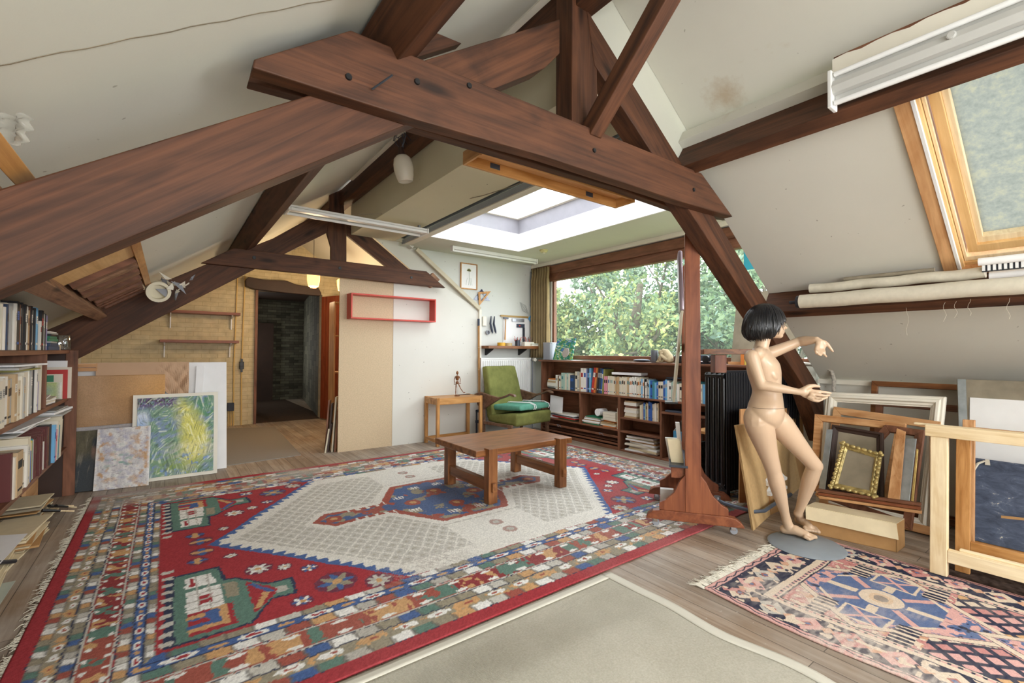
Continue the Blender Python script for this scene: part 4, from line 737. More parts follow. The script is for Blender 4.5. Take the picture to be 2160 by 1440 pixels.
for kk, (mcx, mcy) in enumerate(((3.035, .80), (3.035, -.10))):
    U_, V_ = Xw-mcx, Yw-mcy; au, av = np.abs(U_), np.abs(V_)
    for r, c in ((.56, 'dnavy'), (.553, 'sand'), (.50, 'dnavy'), (.493, 'pink')): C[Ff & (au*1.35+av < r)] = P_[c]
    m = Ff & (au*1.35+av < .485); n2 = vnoise(Xw, Yw, 30, 15+kk)*.7+.3*vnoise(Xw, Yw, 66, 19); C[m & (n2 > .5)] = P_['pblue']; C[m & (n2 > .72)] = P_['dnavy']
    star = (np.maximum(au, av) < .24) & (au+av < .36); C[m & star] = P_['pblue']; C[m & star & (np.abs(au-av) < .022)] = P_['pink']; C[m & star & ((au < .02) | (av < .02))] = P_['sand']; C[m & (np.abs(au+av-.36) < .012) & (np.maximum(au, av) < .24)] = P_['sand']
    rr = np.hypot(U_, V_); C[m & (rr < .105)] = P_['pblue']; C[m & (rr < .092)] = P_['sand']; C[m & (rr < .05)] = P_['orange']*.4+P_['sand']*.6; C[m & (rr < .03)] = P_['dnavy']*.6+P_['sand']*.4
    for sgn in (-1, 1):      # combs beside the medallion
        cu, cv_ = U_-sgn*.30, V_; k_ = Ff & (np.abs(cu) < .10) & (np.abs(np.abs(cv_)-.165) < .045); C[k_] = P_['dnavy']; C[k_ & ((np.abs(cu) % .035) < .013)] = P_['sand']
        k_ = Ff & (np.abs(U_-sgn*.255) < .075) & (av < .10); C[k_] = P_['sand']; C[Ff & (np.abs(U_-sgn*.255) < .062) & (av < .086)] = P_['pblue']; C[Ff & (np.abs(U_-sgn*.255) < .062) & (av < .086) & (np.abs(np.abs(U_-sgn*.255)-av) < .012)] = P_['pink']
# navy ground with pink lozenges between medallions
m = Ff & (np.abs(Yw-.34) < .22) & (np.abs(Xw-mx_) < .39) & (np.abs(Xw-mx_)*1.35+np.abs(Yw-.80) > .56) & (np.abs(Xw-mx_)*1.35+np.abs(Yw+.10) > .56); C[m] = P_['dnavy']
g1, g2 = (Xw+Yw)/.10, (Xw-Yw)/.10; k_ = m & (np.abs(g1 % 1-.5) < .33) & (np.abs(g2 % 1-.5) < .33); pk = np.array([P_[k] for k in ('pink', 'rose', 'orange', 'pink', 'sand')])[(np.floor(g1).astype(int)*3+np.floor(g2).astype(int)*5) % 5]; C[k_] = pk[k_]
wr = np.clip((fbm(X, Y, 2.6, 77)-.44)*2.6, .08, .6)*np.clip((3.5-X)/.6, .15, 1); st = np.clip(vnoise(X*2, Y*7, 12, 81)*1.6, .3, 1); wr = (wr*st)[..., None]; C = C*(1-wr)+np.array(lin('#d9cdc0'))*wr
C *= (.88+.24*np.random.rand(*X.shape))[..., None]
r2 = thing('patterned_rug', 'smaller faded pink and navy knotted rug with fringe before the mannequin', 'rug', (3.03, .4, 0))
sk_ = (Y-y0)/(y1-y0); Xs = X+.10*0*sk_; edge = .02*np.sin(Y*5)*(X < mx_)
grid('pile', np.stack([Xs+edge*((x1-X)/(x1-x0)), Y+wb*.3, .008+.002*fbm(X, Y, 5, 7)], -1).reshape(-1, 3), nx, ny, C.reshape(-1, 3), RUG, r2, .007)
fm = MB()
for k in range(300):
    x = x0+.005+(x1-x0-.01)*random.random(); L_ = .05+.06*random.random(); a = random.uniform(-.9, .5); yy = y1-.003
    fm.tube([(x, yy, .006), (x+L_*.2*math.sin(a), yy+L_*.5, .010), (x+L_*math.sin(a), yy+L_*math.cos(a), .003)], [.003, .0025, .001], 4)
f = fm.build('fringe', M['offwhite'], r2); f['kind'] = 'stuff'
# beige carpet with folded-up pale edge, rippled
m, nt, N, L, b = newmat('beige_woven_carpet'); v = coords(N, L, (1, 1, 1)); w = N.new('ShaderNodeTexWave'); w.inputs['Scale'].default_value = 60; w.inputs['Distortion'].default_value = .6; L.new(v, w.inputs['Vector'])
f = noise(N, L, v, 120, 3); f2 = noise(N, L, v, 2.2, 4); r = ramp(N, [(.3, lin('#a39e8f')), (.7, lin('#c2beb0'))]); mx = N.new('ShaderNodeMath'); mx.operation = 'MULTIPLY_ADD'; mx.inputs[1].default_value = .5; L.new(f, mx.inputs[0]); m2 = N.new('ShaderNodeMath'); m2.operation = 'MULTIPLY'; m2.inputs[1].default_value = .5; L.new(f2, m2.inputs[0]); L.new(m2.outputs[0], mx.inputs[2]); L.new(mx.outputs[0], r.inputs[0]); L.new(r.outputs[0], b.inputs['Base Color']); b.inputs['Roughness'].default_value = 1; b.inputs['Specular IOR Level'].default_value = .05; bump(N, L, b, w.outputs[1], .35, .003)
M['beige'] = m; bc = thing('beige_carpet', 'plain beige woven carpet with a pale bound edge in the foreground', 'carpet', (1.2, .9, 0))
def ch(x, y): return .012+.028*(.5+.5*math.sin((x*.35+y)*7.2+.6*math.sin(x*2.2)))*min(1, (2.0-x)/.5+.15 if x < 2.06 else .15)*min(1, max(.1, (1.75-y)/.3))
def ex(y): return 2.04+.028*math.sin(y*8.5+.8)*max(0, min(1, (1.6-y)*2))
mb = MB(); n1_, n2_ = 120, 120; vs = []
for j in range(n2_+1):
    y = -1.2+(1.80+1.2)*j/n2_
    for i in range(n1_+1):
        x = -.6+(ex(y)+.6)*i/n1_; vs.append((x, y, ch(x, y)))
mb.add(vs, [(j*(n1_+1)+i, j*(n1_+1)+i+1, (j+1)*(n1_+1)+i+1, (j+1)*(n1_+1)+i) for j in range(n2_) for i in range(n1_)]); o = mb.build('woven_field', M['beige'], bc, smooth=True); md = o.modifiers.new('s', 'SOLIDIFY'); md.thickness = .008; md.offset = -1
mb = MB(); vs = []; K = 5
for j in range(n2_+1):
    y = -1.2+(1.845+1.2)*j/n2_
    for i in range(K): x = ex(y)-.004+.075*i/(K-1); vs.append((x, y, ch(ex(y), min(y, 1.8))+.003-.008*(i/(K-1))**2))
mb.add(vs, [(j*K+i, j*K+i+1, (j+1)*K+i+1, (j+1)*K+i) for j in range(n2_) for i in range(K-1)])
vs = []
for i in range(n1_+1):
    x = -.6+(2.036+.6)*i/n1_
    for j in range(4): vs.append((x, 1.79+.06*j/3, ch(x, 1.8)+.004-.004*j/3))
mb.add(vs, [(i*4+j, (i+1)*4+j, (i+1)*4+j+1, i*4+j+1) for i in range(n1_) for j in range(3)])
o = mb.build('edge_binding', plain('pale_binding', '#ccc8ba', .7, 0, .03), bc, smooth=True); md = o.modifiers.new('s', 'SOLIDIFY'); md.thickness = .004
gc = MB().prism([(0.292,5.953,0.000), (0.544,6.072,0.000), (1.349,6.165,0.000), (1.476,8.651,0.000), (0.624,9.015,0.000)], (0, 0, .008)).build('grey_carpet', M['greycarpet']); tag(gc, 'flat grey carpet piece on the floor in front of the dark doorway', 'carpet')
kr = MB().box(3.69, 4.9, -.6, .70, 0, .008).build('dark_rug', plain('dark_brown_weave', '#453a34', 1, 0, .6, .05, 30)); tag(kr, 'dark brown worn rug edge under the pale wooden stretcher frame', 'rug')
# ---------------------------------------------------------------- coffee table
t = thing('coffee_table', 'low solid wooden coffee table with through-tenoned legs standing on the large rug', 'table', (2.64, 3.65, 0))
z0 = .012
B(2.085, 3.20, 3.285, 4.03, .405, .462).build('tabletop', M['oak_x'], t, .008)
for x in (2.225, 3.03):
    for y in (3.265, 3.97): B(x-.045, x+.045, y-.035, y+.045, z0, .475 if y < 3.5 else .405).build('leg', M['oak_z'], t, .005)
    B(x-.03, x+.03, 3.305, 3.945, .11, .20).build('stretcher', M['oak_y'], t, .004)
    B(x-.022, x+.022, 3.205, 3.232, .115, .19).build('tenon', M['oak_y'], t, .003)
# ---------------------------------------------------------------- side table and drawing figure
t = thing('side_table', 'small light wooden side table against the white panel holding an artist figure', 'table', (3.3, 5.85, 0))
xa, xb, ya, yb_ = 2.945, 3.68, 5.63, 6.02
B(xa+.01, xb-.01, ya+.03, yb_-.005, .63, .652).build('tabletop', M['beech_x'], t, .003)
for n_, a in (('apron', (xa+.04, xb-.04, ya, ya+.03, .565, .655)), ('apron', (xa+.04, xb-.04, yb_-.03, yb_, .565, .655)), ('apron', (xa, xa+.03, ya+.04, yb_-.04, .565, .655)), ('apron', (xb-.03, xb, ya+.04, yb_-.04, .565, .655))): B(*a).build(n_, M['beech_x'], t, .003)
for x in (xa, xb-.042):
    for y in (ya, yb_-.042): B(x, x+.042, y, y+.042, 0, .66).build('leg', M['beech_z'], t, .003)
B(xa+.005, xa+.035, ya+.04, yb_-.04, .05, .09).build('stretcher', M['beech_y'], t); B(xa+.04, xb-.04, yb_-.035, yb_-.01, .05, .09).build('stretcher', M['beech_x'], t)
fg = thing('artist_figure', 'jointed wooden artist figure mid-kick on the side table', 'figurine', (3.37, 5.83, .652)); ox, oy = 3.37, 5.83; FM = M['oak_z']
MB().lathe((ox, oy, .653), [(0, 0), (.038, 0), (.038, .012), (0, .014)], 20).build('base', FM, fg, smooth='auto'); MB().tube([(ox+.01, oy, .66), (ox+.01, oy, .80)], .0025, 6).build('rod', M['metal'], fg)
Pf = lambda x, z: V((ox+x*.80, oy-x*.55, .652+z))
MB().ell(Pf(0, .335), (.018, 0, 0), (0, .018, 0), (0, 0, .027)).build('head', FM, fg, smooth=True); MB().tube([Pf(0, .30), Pf(0, .312)], .006, 8).build('neck', FM, fg)
MB().tube([Pf(0, .298), Pf(0, .285), Pf(0, .25), Pf(0, .225)], [.012, .030, .026, .016], 12).build('torso', FM, fg, smooth='auto'); MB().ell(Pf(0, .195), (.025, 0, 0), (0, .020, 0), (0, 0, .024)).build('pelvis', FM, fg, smooth=True)
for pts, rr, nm in (([(-.03, .285), (-.045, .23), (-.035, .18)], .007, 'arm'), ([(.03, .285), (.045, .24), (.04, .19)], .007, 'arm'), ([(-.014, .185), (-.02, .10), (-.022, .02)], .009, 'leg'), ([(.014, .185), (.05, .11), (.09, .055)], .009, 'leg')):
    mb = MB(); q = [Pf(*p) for p in pts]; mb.tube([q[0], q[0]*.5+q[1]*.5, q[1]], [rr*.7, rr, rr*.6], 8); mb.tube([q[1], q[1]*.5+q[2]*.5, q[2]], [rr*.6, rr*.8, rr*.5], 8); mb.ell(q[1], (rr*.8, 0, 0), (0, rr*.8, 0), (0, 0, rr*.8)); mb.ell(q[2]+V((.012, -.006, -.004) if nm == 'leg' else (0, 0, -.008)), (.018, 0, 0), (0, .009, 0), (0, 0, .006)); mb.build(nm, FM, fg, smooth='auto')
rl = B(3.46, 3.66, 5.93, 5.95, .652, .66).build('ruler', M['darkmetal']); tag(rl, 'thin dark ruler lying on the back of the side table', 'ruler')
# ---------------------------------------------------------------- armchair
ac = thing('armchair', 'mid-century armchair with worn olive green upholstery and dark bent armrests', 'armchair', (4.15, 5.35, 0))
f_ = V((.18, -.984, 0)).normalized(); w_ = V((.984, .18, 0)).normalized(); up = V((0, 0, 1)); o_ = V((3.885, 5.10, 0))-f_*.58   # back-left seat corner
def A_(a, b, c): return o_+w_*a+f_*b+up*c
def cushion(name, corners_lo, corners_hi, mat, parent, sub=2, bev=.04):
    mb = MB(); mb.add([V(p) for p in corners_lo]+[V(p) for p in corners_hi], [(3, 2, 1, 0), (4, 5, 6, 7), (0, 1, 5, 4), (1, 2, 6, 5), (2, 3, 7, 6), (3, 0, 4, 7)])
    o = mb.build(name, mat, parent, bev, True, 3)
    tx = bpy.data.textures.get('wrinkle') or bpy.data.textures.new('wrinkle', 'CLOUDS'); tx.noise_scale = .16
    sd_ = o.modifiers.new('sub', 'SUBSURF'); sd_.levels = sd_.render_levels = 3; sd_.subdivision_type = 'SIMPLE'; dm_ = o.modifiers.new('d', 'DISPLACE'); dm_.texture = tx; dm_.strength = .028; dm_.mid_level = .5; dm_.texture_coords = 'GLOBAL'
    sm = o.modifiers.new('s', 'SMOOTH'); sm.iterations = 4; sm.factor = .6; return o
W_ = .78
cushion('seat', [A_(0, 0, .27), A_(0, .60, .25), A_(W_, .60, .25), A_(W_, 0, .27)], [A_(0, 0, .37), A_(0, .60, .44), A_(W_, .60, .44), A_(W_, 0, .37)], M['green'], ac)
cushion('backrest', [A_(.02, -.02, .30), A_(.02, .12, .30), A_(W_-.02, .12, .30), A_(W_-.02, -.02, .30)], [A_(.02, -.15, 1.07), A_(.02, -.03, 1.08), A_(.66, -.03, 1.08), A_(.66, -.15, 1.07)], M['green'], ac, bev=.03)
for s, x in ((-1, -.055), (1, W_+.005)):
    pr = [(-.22, .66), (-.10, .70), (.10, .665), (.28, .645), (.40, .675), (.50, .715), (.58, .705), (.60, .675), (.575, .672), (.50, .69), (.42, .655), (.28, .612), (.10, .52), (.0, .46), (-.06, .44), (-.14, .50)]
    MB().prism([A_(x, b, c) for b, c in pr], w_*.05).build('armrest', M['darkarm'], ac, .006)
    MB().obox(A_(x+.005, -.06, 0), w_*.04, f_*.045, up*.50).build('leg', M['darkarm'], ac, .004)
    MB().obox(A_(x+.005 if s < 0 else x, .47, 0), w_*.04, f_*.045, up*.27).build('leg', M['darkarm'], ac, .004)
    MB().obox(A_(x+.005, -.06, .235), w_*.04, f_*.60, up*.04).build('side_rail', M['darkarm'], ac, .004)
tc = thing('folded_towel', 'mint green towel with white stripes wrapped cushion on the armchair seat', 'towel', A_(.39, .3, .44))
cushion('towel_cushion', [A_(.06, .06, .445), A_(.08, .60, .462), A_(.76, .60, .462), A_(.72, .06, .445)], [A_(.06, .06, .52), A_(.08, .58, .545), A_(.75, .58, .545), A_(.72, .06, .52)], M['mint'], tc, bev=.03)
mb = MB()
for a in (.36, .395, .70): mb.tube([A_(a, .05, .50), A_(a, .10, .538), A_(a, .52, .556), A_(a, .61, .53), A_(a, .618, .49), A_(a, .60, .465)], .0065, 6)
mb.build('stripe', M['whitepaper'], tc, smooth='auto')
# ---------------------------------------------------------------- long bookcase under the window
bc_ = thing('low_bookcase', 'long brown bookcase under the big window filled with books and papers', 'bookcase', (4.93, 4.0, 0))
XF, XB = 4.80, 5.065
def bb(name, y0, y1, z0, z1, x0=XF, x1=XB, mat='case_y'): return B(x0, x1, y0, y1, z0, z1).build(name, M[mat], bc_, .003)
bb('top_board', 2.0, 5.68, 1.145, 1.17, 4.775); bb('shelf', 2.0, 5.62, .70, .722); bb('side_panel', 5.62, 5.645, 0, 1.145, mat='case_z'); bb('side_panel', 2.0, 2.025, 0, 1.145, mat='case_z')
bb('divider', 4.765, 4.79, .27, .70, mat='case_z'); bb('divider', 4.03, 4.075, 0, .70, mat='case_z'); bb('divider', 3.395, 3.42, 0, .70, mat='case_z'); bb('divider', 2.80, 2.825, 0, .70, mat='case_z')
bb('shelf', 4.075, 5.62, .25, .272); bb('rail', 4.075, 5.62, .155, .185, 4.80, 4.82); bb('rail', 4.075, 5.62, .065, .09, 4.80, 4.82); bb('plinth', 4.075, 5.62, 0, .045, 4.80, 4.82); bb('shelf', 4.075, 5.62, .10, .11, 4.83)
bb('shelf', 3.42, 4.03, .42, .445); bb('shelf', 3.42, 4.03, .245, .27); bb('shelf', 3.42, 4.03, .0, .02); bb('shelf', 2.825, 3.395, .56, .585); bb('shelf', 2.025, 3.395, 0, .02); bb('back_panel', 2.0, 5.64, .0, 1.14, 5.055, 5.065)
for y in (4.35, 5.2): MB().tube([(4.80, y+.03, .155), (4.77, y+.028, .19), (4.77, y-.028, .19), (4.80, y-.03, .155)], .004, 6).build('wire_handle', M['grey'], bc_)
# ---------------------------------------------------------------- books
BC = dict(white='#e6e3da', cream='#d9cfb6', ivory='#ddd6c4', grey='#a9aaa6', navy='#28405f', blue='#2f5fb0', skyblue='#6fb0dc', teal='#3f8a92', palegreen='#a9c4b8', red='#b52f2c', maroon='#5d2624', brown='#6f4a35', black='#1e1e22', orange='#d7803c', yellow='#d9c25c', olive='#8c8a4a', pink='#d88fa0', tan='#bda27c', green='#2f7a5a', lilac='#8c88b8')
bm_ = {k: plain('cover_'+k, v, .55, 0, .04) for k, v in BC.items()}; M['pages'] = plain('book_pages', '#d8cfb8', .9, 0, .08, .1, 60)
ORD = 'first second third fourth fifth sixth seventh eighth ninth tenth eleventh twelfth thirteenth fourteenth fifteenth sixteenth seventeenth eighteenth nineteenth twentieth'.split()
TN = {20: 'twenty', 30: 'thirty', 40: 'forty', 50: 'fifty'}
def ordw(n):
    if n < 20: return ORD[n]
    n += 1; d, r_ = n//10*10, n % 10
    return {20: 'twentieth', 30: 'thirtieth', 40: 'fortieth', 50: 'fiftieth'}[d] if r_ == 0 else TN[d]+'-'+ORD[r_-1]
def book(o, e1, e2, e3, col, band=None, soft=True):
    """o: spine bottom corner; e1 across thickness, e2 into the shelf (depth), e3 up"""
    o, e1, e2, e3 = V(o), V(e1), V(e2), V(e3); t_ = min(.003, e1.length*.12); a, b_, c_ = e1.normalized(), e2.normalized(), e3.normalized(); mb = MB()
    mb.obox(o, e1, b_*t_, e3, 0); mb.obox(o+b_*t_, a*t_, e2-b_*t_, e3, 0); mb.obox(o+b_*t_+e1-a*t_, a*t_, e2-b_*t_, e3, 0)
    mb.obox(o+b_*t_+a*t_+c_*.003, e1-a*2*t_, e2-b_*t_*2, e3-c_*.006, 1)
    if band is not None:
        for (h0, h1) in ((.62, .80), (.12, .17)): mb.obox(o-b_*.0006+e3*h0+e1*.12, e1*.76, b_*.0005, e3*(h1-h0), 2)
        if e1.length > .014:
            for h in (.66, .70, .745): mb.obox(o-b_*.0010+e3*h+e1*.25, e1*.5, b_*.0004, e3*.012, 3)
    return mb
bkc = {}
def put_book(o, e1, e2, e3, col, label, group, band=None, bandtext='black'):
    mb = book(o, e1, e2, e3, col, band); ob = mb.build('book', [bm_[col], M['pages'], bm_[band] if band else bm_[col], bm_[bandtext]]); tag(ob, label, 'book', group); return ob
def row(spec, place, shelf, group):
    """spec: (colour, thickness, height, lean, band)"""
    pos = 0; n = len(spec)
    for i, (c_, th, h, ln_, bd) in enumerate(spec):
        sz = 'thin' if th < .018 else 'thick' if th > .034 else ''
        lab = '%s %sbook%s, %s from the left on %s' % (c_ if not c_.startswith('sky') else 'sky blue', sz+' ' if sz else '', ' leaning' if abs(ln_) > .08 else '', ordw(i), shelf)
        place(pos, c_, th, h, ln_, bd, lab, group); pos += th+abs(ln_)*.0+.0012
def wplace(y0, z, x=4.835, depth=.17):
    def f(pos, c_, th, h, ln_, bd, lab, group):
        # left in the picture is larger y; spines face -x
        y = y0-pos-abs(math.sin(ln_))*0
        e3 = V((0, -math.sin(ln_), math.cos(ln_)))*h; e1 = V((0, -math.cos(ln_), -math.sin(ln_)))*th
        oz = z+.0015+(math.sin(ln_)*th if ln_ > 0 else 0)
        put_book((x+random.uniform(-.006, .006), y, oz), e1, (depth*random.uniform(.85, 1), 0, 0), e3, c_, lab, group, bd)
    return f
R_ = random.Random(3)
def k(c, th, h, ln_=0, bd=None): return (c, th, h, ln_, bd)
sp1 = [k('white', .05, .215, 0, 'grey'), k('brown', .018, .21, 0, 'yellow'), k('white', .03, .205, 0, 'black'), k('cream', .022, .20, 0, 'grey'), k('palegreen', .045, .255, 0, 'teal'), k('palegreen', .03, .25), k('ivory', .022, .24), k('ivory', .02, .24), k('palegreen', .034, .255, 0, 'grey'), k('ivory', .03, .25), k('navy', .075, .225, 0, 'blue'), k('navy', .03, .22), k('cream', .048, .285, 0, 'black'), k('grey', .05, .285, 0, 'ivory'), k('tan', .02, .28),
       k('white', .05, .34, 0, 'red'), k('white', .05, .34, 0, 'blue'), k('lilac', .022, .33), k('navy', .035, .34, 0, 'skyblue'), k('skyblue', .03, .345, 0, 'white')]
row(sp1, wplace(5.33, .722), 'the upper shelf under the window', 'books on the window bookcase upper shelf')
y_ = 5.33-sum(s[1]+.0012 for s in sp1)
sp2 = [k('red', .045, .355, -.16, 'white'), k('orange', .035, .355, -.14, 'maroon'), k('brown', .02, .35, -.13), k('black', .035, .355, -.12, 'grey'), k('navy', .04, .35, -.11, 'grey'), k('blue', .02, .34, -.10, 'white'), k('olive', .03, .34, -.09)]
def wl(y0):
    def f(pos, c_, th, h, ln_, bd, lab, group):
        y = y0-pos; e3 = V((0, math.sin(ln_), math.cos(ln_)))*h; e1 = V((0, -math.cos(ln_), math.sin(ln_)))*th; oz = .7235+max(0, -math.sin(ln_)*th)
        put_book((4.833, y, oz), e1, (.18, 0, 0), e3, c_, lab, group, bd)
    return f
row(sp2, wl(y_-.01), 'the slanting run under the window', 'books on the window bookcase upper shelf')
y_ = y_-.01-sum(s[1]+.0012 for s in sp2)-.012
sp3 = [k('pink', .028, .245, 0, 'black'), k('pink', .028, .245, 0, 'black'), k('tan', .012, .24), k('ivory', .024, .25, 0, 'blue'), k('cream', .02, .25, 0, 'grey'), k('cream', .03, .25, 0, 'palegreen'), k('ivory', .018, .245)]+[k(R_.choice(['ivory', 'cream', 'white', 'tan', 'ivory', 'cream']), R_.uniform(.014, .03), R_.uniform(.235, .26), 0, R_.choice(['grey', 'teal', 'black', None, 'brown', 'orange'])) for _ in range(18)]+[k('skyblue', .02, .235, 0, 'white'), k('white', .022, .24, 0, 'orange'), k('black', .012, .235)]
row(sp3, wplace(y_, .722), 'the pale run under the window', 'books on the window bookcase upper shelf')
y_ -= sum(s[1]+.0012 for s in sp3)+.01
sp4 = [k(R_.choice(['cream', 'skyblue', 'ivory', 'teal', 'white', 'palegreen', 'blue', 'grey']), R_.uniform(.015, .035), R_.uniform(.2, .25), 0, R_.choice([None, 'black', 'grey'])) for _ in range(34)]
sp4 = [s for i, s in enumerate(sp4) if y_-sum(q[1]+.0012 for q in sp4[:i+1]) > 2.06]
row(sp4, wplace(y_, .722), 'the run behind the easel', 'books behind the easel')
sp5 = [k('cream', .02, .18, 0), k('ivory', .015, .19), k('tan', .012, .2), k('blue', .028, .215, 0, 'skyblue'), k('palegreen', .012, .20), k('tan', .02, .22, 0, 'brown'), k('cream', .014, .21), k('blue', .034, .235, 0, 'navy'), k('blue', .018, .225), k('ivory', .02, .21, 0, 'grey'), k('cream', .018, .215), k('white', .022, .225), k('ivory', .02, .22, 0, 'grey'), k('tan', .014, .23)]
row(sp5, wplace(3.74, .445), 'the middle shelf of the right bay', 'books in the right bay of the window bookcase')
def flat(name, cat, y0, y1, z0, z1, mat, label, x0=4.82, x1=5.02, rot=0, group=None, bev=.001):
    mb = MB().box(-(x1-x0)/2, (x1-x0)/2, -(y1-y0)/2, (y1-y0)/2, 0, z1-z0); o = mb.build(name, mat, None, bev); o.location = ((x0+x1)/2, (y0+y1)/2, z0); o.rotation_euler = (0, 0, rot); return tag(o, label, cat, group)
# lying books and papers, bay by bay
z = .723
for i, (c_, h, l_, r_) in enumerate((('black', .018, .16, .2), ('grey', .022, .2, -.15), ('white', .05, .19, .06), ('tan', .03, .18, -.03), ('white', .016, .15, .12), ('orange', .016, .13, 0))):
    flat('book', 'book', 5.45-l_/2-.02, 5.45+l_/2-.02, z, z+h, [bm_[c_]], '%s book lying %s in the pile at the far left of the upper shelf' % (c_, ordw(i)), 4.83, 4.99, r_, 'pile of books at the far left of the upper shelf'); z += h+.001
flat('paper_stack', 'papers', 3.75, 4.2, .998, 1.03, M['whitepaper'], 'loose papers lying on top of the pale paperbacks', 4.84, 5.0, .1); flat('folder', 'folder', 3.05, 3.35, .985, 1.0, M['darkmetal'], 'dark folder lying on the books near the easel', 4.83, 5.0, .1)
z = .446
for i, (c_, h) in enumerate((('tan', .02), ('ivory', .03), ('cream', .012), ('white', .035), ('ivory', .028), ('brown', .028), ('white', .04), ('tan', .018))):
    flat('book', 'book', 3.79, 3.99-.01*(i % 3), z, z+h, [bm_[c_]], '%s book, %s from the bottom of the pile in the right bay' % (c_, ordw(i)), 4.83, 4.99, .03*((i % 3)-1), 'pile of books in the right bay'); z += h+.0008
rr = random.Random(5)
def paperpile(label, y0, y1, zb, n, th, cols, group, x0=4.83, x1=5.02, name='paper_stack'):
    z = zb+.001; root = thing(name, label, 'papers', ((x0+x1)/2, (y0+y1)/2, zb))
    for i in range(n):
        h = th*rr.uniform(.5, 1.5); dy, dx_ = rr.uniform(-.03, .03), rr.uniform(-.012, .012); c_ = cols[i % len(cols)]; a = rr.uniform(-.12, .12)
        cyy, cxx = (y0+y1)/2+dy, (x0+x1)/2+dx_; ly, lx = (y1-y0)*rr.uniform(.75, 1)/2, (x1-x0)*rr.uniform(.75, 1)/2; P = []
        for sx_, sy_ in ((-1, -1), (1, -1), (1, 1), (-1, 1)): P.append(V((cxx+sx_*lx*math.cos(a)-sy_*ly*math.sin(a), cyy+sx_*lx*math.sin(a)+sy_*ly*math.cos(a), z+rr.uniform(0, .002))))
        MB().prism(P, (0, 0, h)).build('sheaf', c_, root); z += h+.0025
    return root
WP, CP, OP = M['whitepaper'], M['cardlight'], bm_['ivory']
paperpile('untidy pile of white papers on the floor shelf of the right bay', 3.48, 3.98, .02, 9, .016, [WP, CP, WP, OP, WP, M['card']], None)
paperpile('papers and folders filling the left bay lower shelf', 4.86, 5.5, .272, 6, .014, [bm_['green'], bm_['red'], WP, bm_['black'], WP, OP], None)
paperpile('folders and papers filling the middle bay lower shelf', 4.42, 4.74, .272, 7, .016, [bm_['green'], OP, WP, M['card'], WP, OP], None); paperpile('brown files at the right of the middle bay', 4.11, 4.40, .272, 6, .014, [bm_['orange'], OP, CP, M['card']], None)
tag(MB().lathe((4.84, 4.47, .455), [(.045, 0), (.05, 0), (.05, .16), (.045, .16), (.045, 0)], 20, 0, (1, 0, 0)).build('paper_roll', WP, None, smooth='auto'), 'rolled white paper lying on the folders in the middle bay', 'paper roll')
for i, z in enumerate((.372, .408, .444)): flat('box_file', 'box', 4.14, 4.36, z, z+.034, [bm_['ivory']], 'white flat box, %s from the bottom of the small pile in the middle bay' % ordw(i), 4.83, 5.0, 0, 'white boxes in the middle bay')
tag(MB().prism([(4.84, 5.48, .273), (4.86, 5.22, .273), (4.88, 5.22, .60), (4.86, 5.48, .62)], (.01, 0, 0)).build('white_card', WP), 'white card standing in the left bay of the window bookcase', 'card')
tag(B(4.82, 5.0, 4.085, 4.10, .273, .55).build('folder', bm_['cream']), 'cream folder standing at the right end of the middle bay', 'folder')
flat('laptop', 'laptop', 2.95, 3.36, .586, .606, M['slate'], 'dark flat folder case on the shelf behind the easel'); flat('sketch_folder', 'folder', 3.5, 3.9, .112-.01, .118, M['darkbrown'], 'dark portfolio lying in the lowest slot', 4.85, 5.0) if 0 else None
bf = thing('box_file', 'blue magazine file with white blackletter lettering in the bay beside the easel', 'box file', (4.86, 3.1, .02)); y0, y1 = 2.99, 3.235
MB().prism([(4.81, y1, .021), (4.81, y1, .375), (5.02, y1, .52), (5.02, y1, .021)], (0, -.006, 0)).build('side_panel', bm_['grey'], bf); MB().prism([(4.81, y0, .021), (4.81, y0, .375), (5.02, y0, .52), (5.02, y0, .021)], (0, .006, 0)).build('side_panel', bm_['grey'], bf)
B(4.805, 4.811, y0, y1, .021, .376).build('front_panel', plain('file_blue', '#3f87ad', .6), bf)
def lettering(body, size, M4, mat, parent, name='lettering', ext_=.0006):
    tx_ = bpy.data.curves.new('text_outline', 'FONT'); tx_.body = body; tx_.size = size; tx_.extrude = ext_; o = bpy.data.objects.new('text_outline', tx_); COL.objects.link(o)
    dg = bpy.context.evaluated_depsgraph_get(); me = bpy.data.meshes.new_from_object(o.evaluated_get(dg)); me.transform(M4); me.materials.clear(); me.materials.append(mat); bpy.data.objects.remove(o); r_ = bpy.data.objects.new(name, me); COL.objects.link(r_); setp(r_, parent); return r_
lettering('Docu', .085, Matrix.Translation((4.8035, 3.215, .225)) @ Matrix.Rotation(-math.pi/2, 4, 'Z') @ Matrix.Rotation(math.pi/2, 4, 'X'), WP, bf)
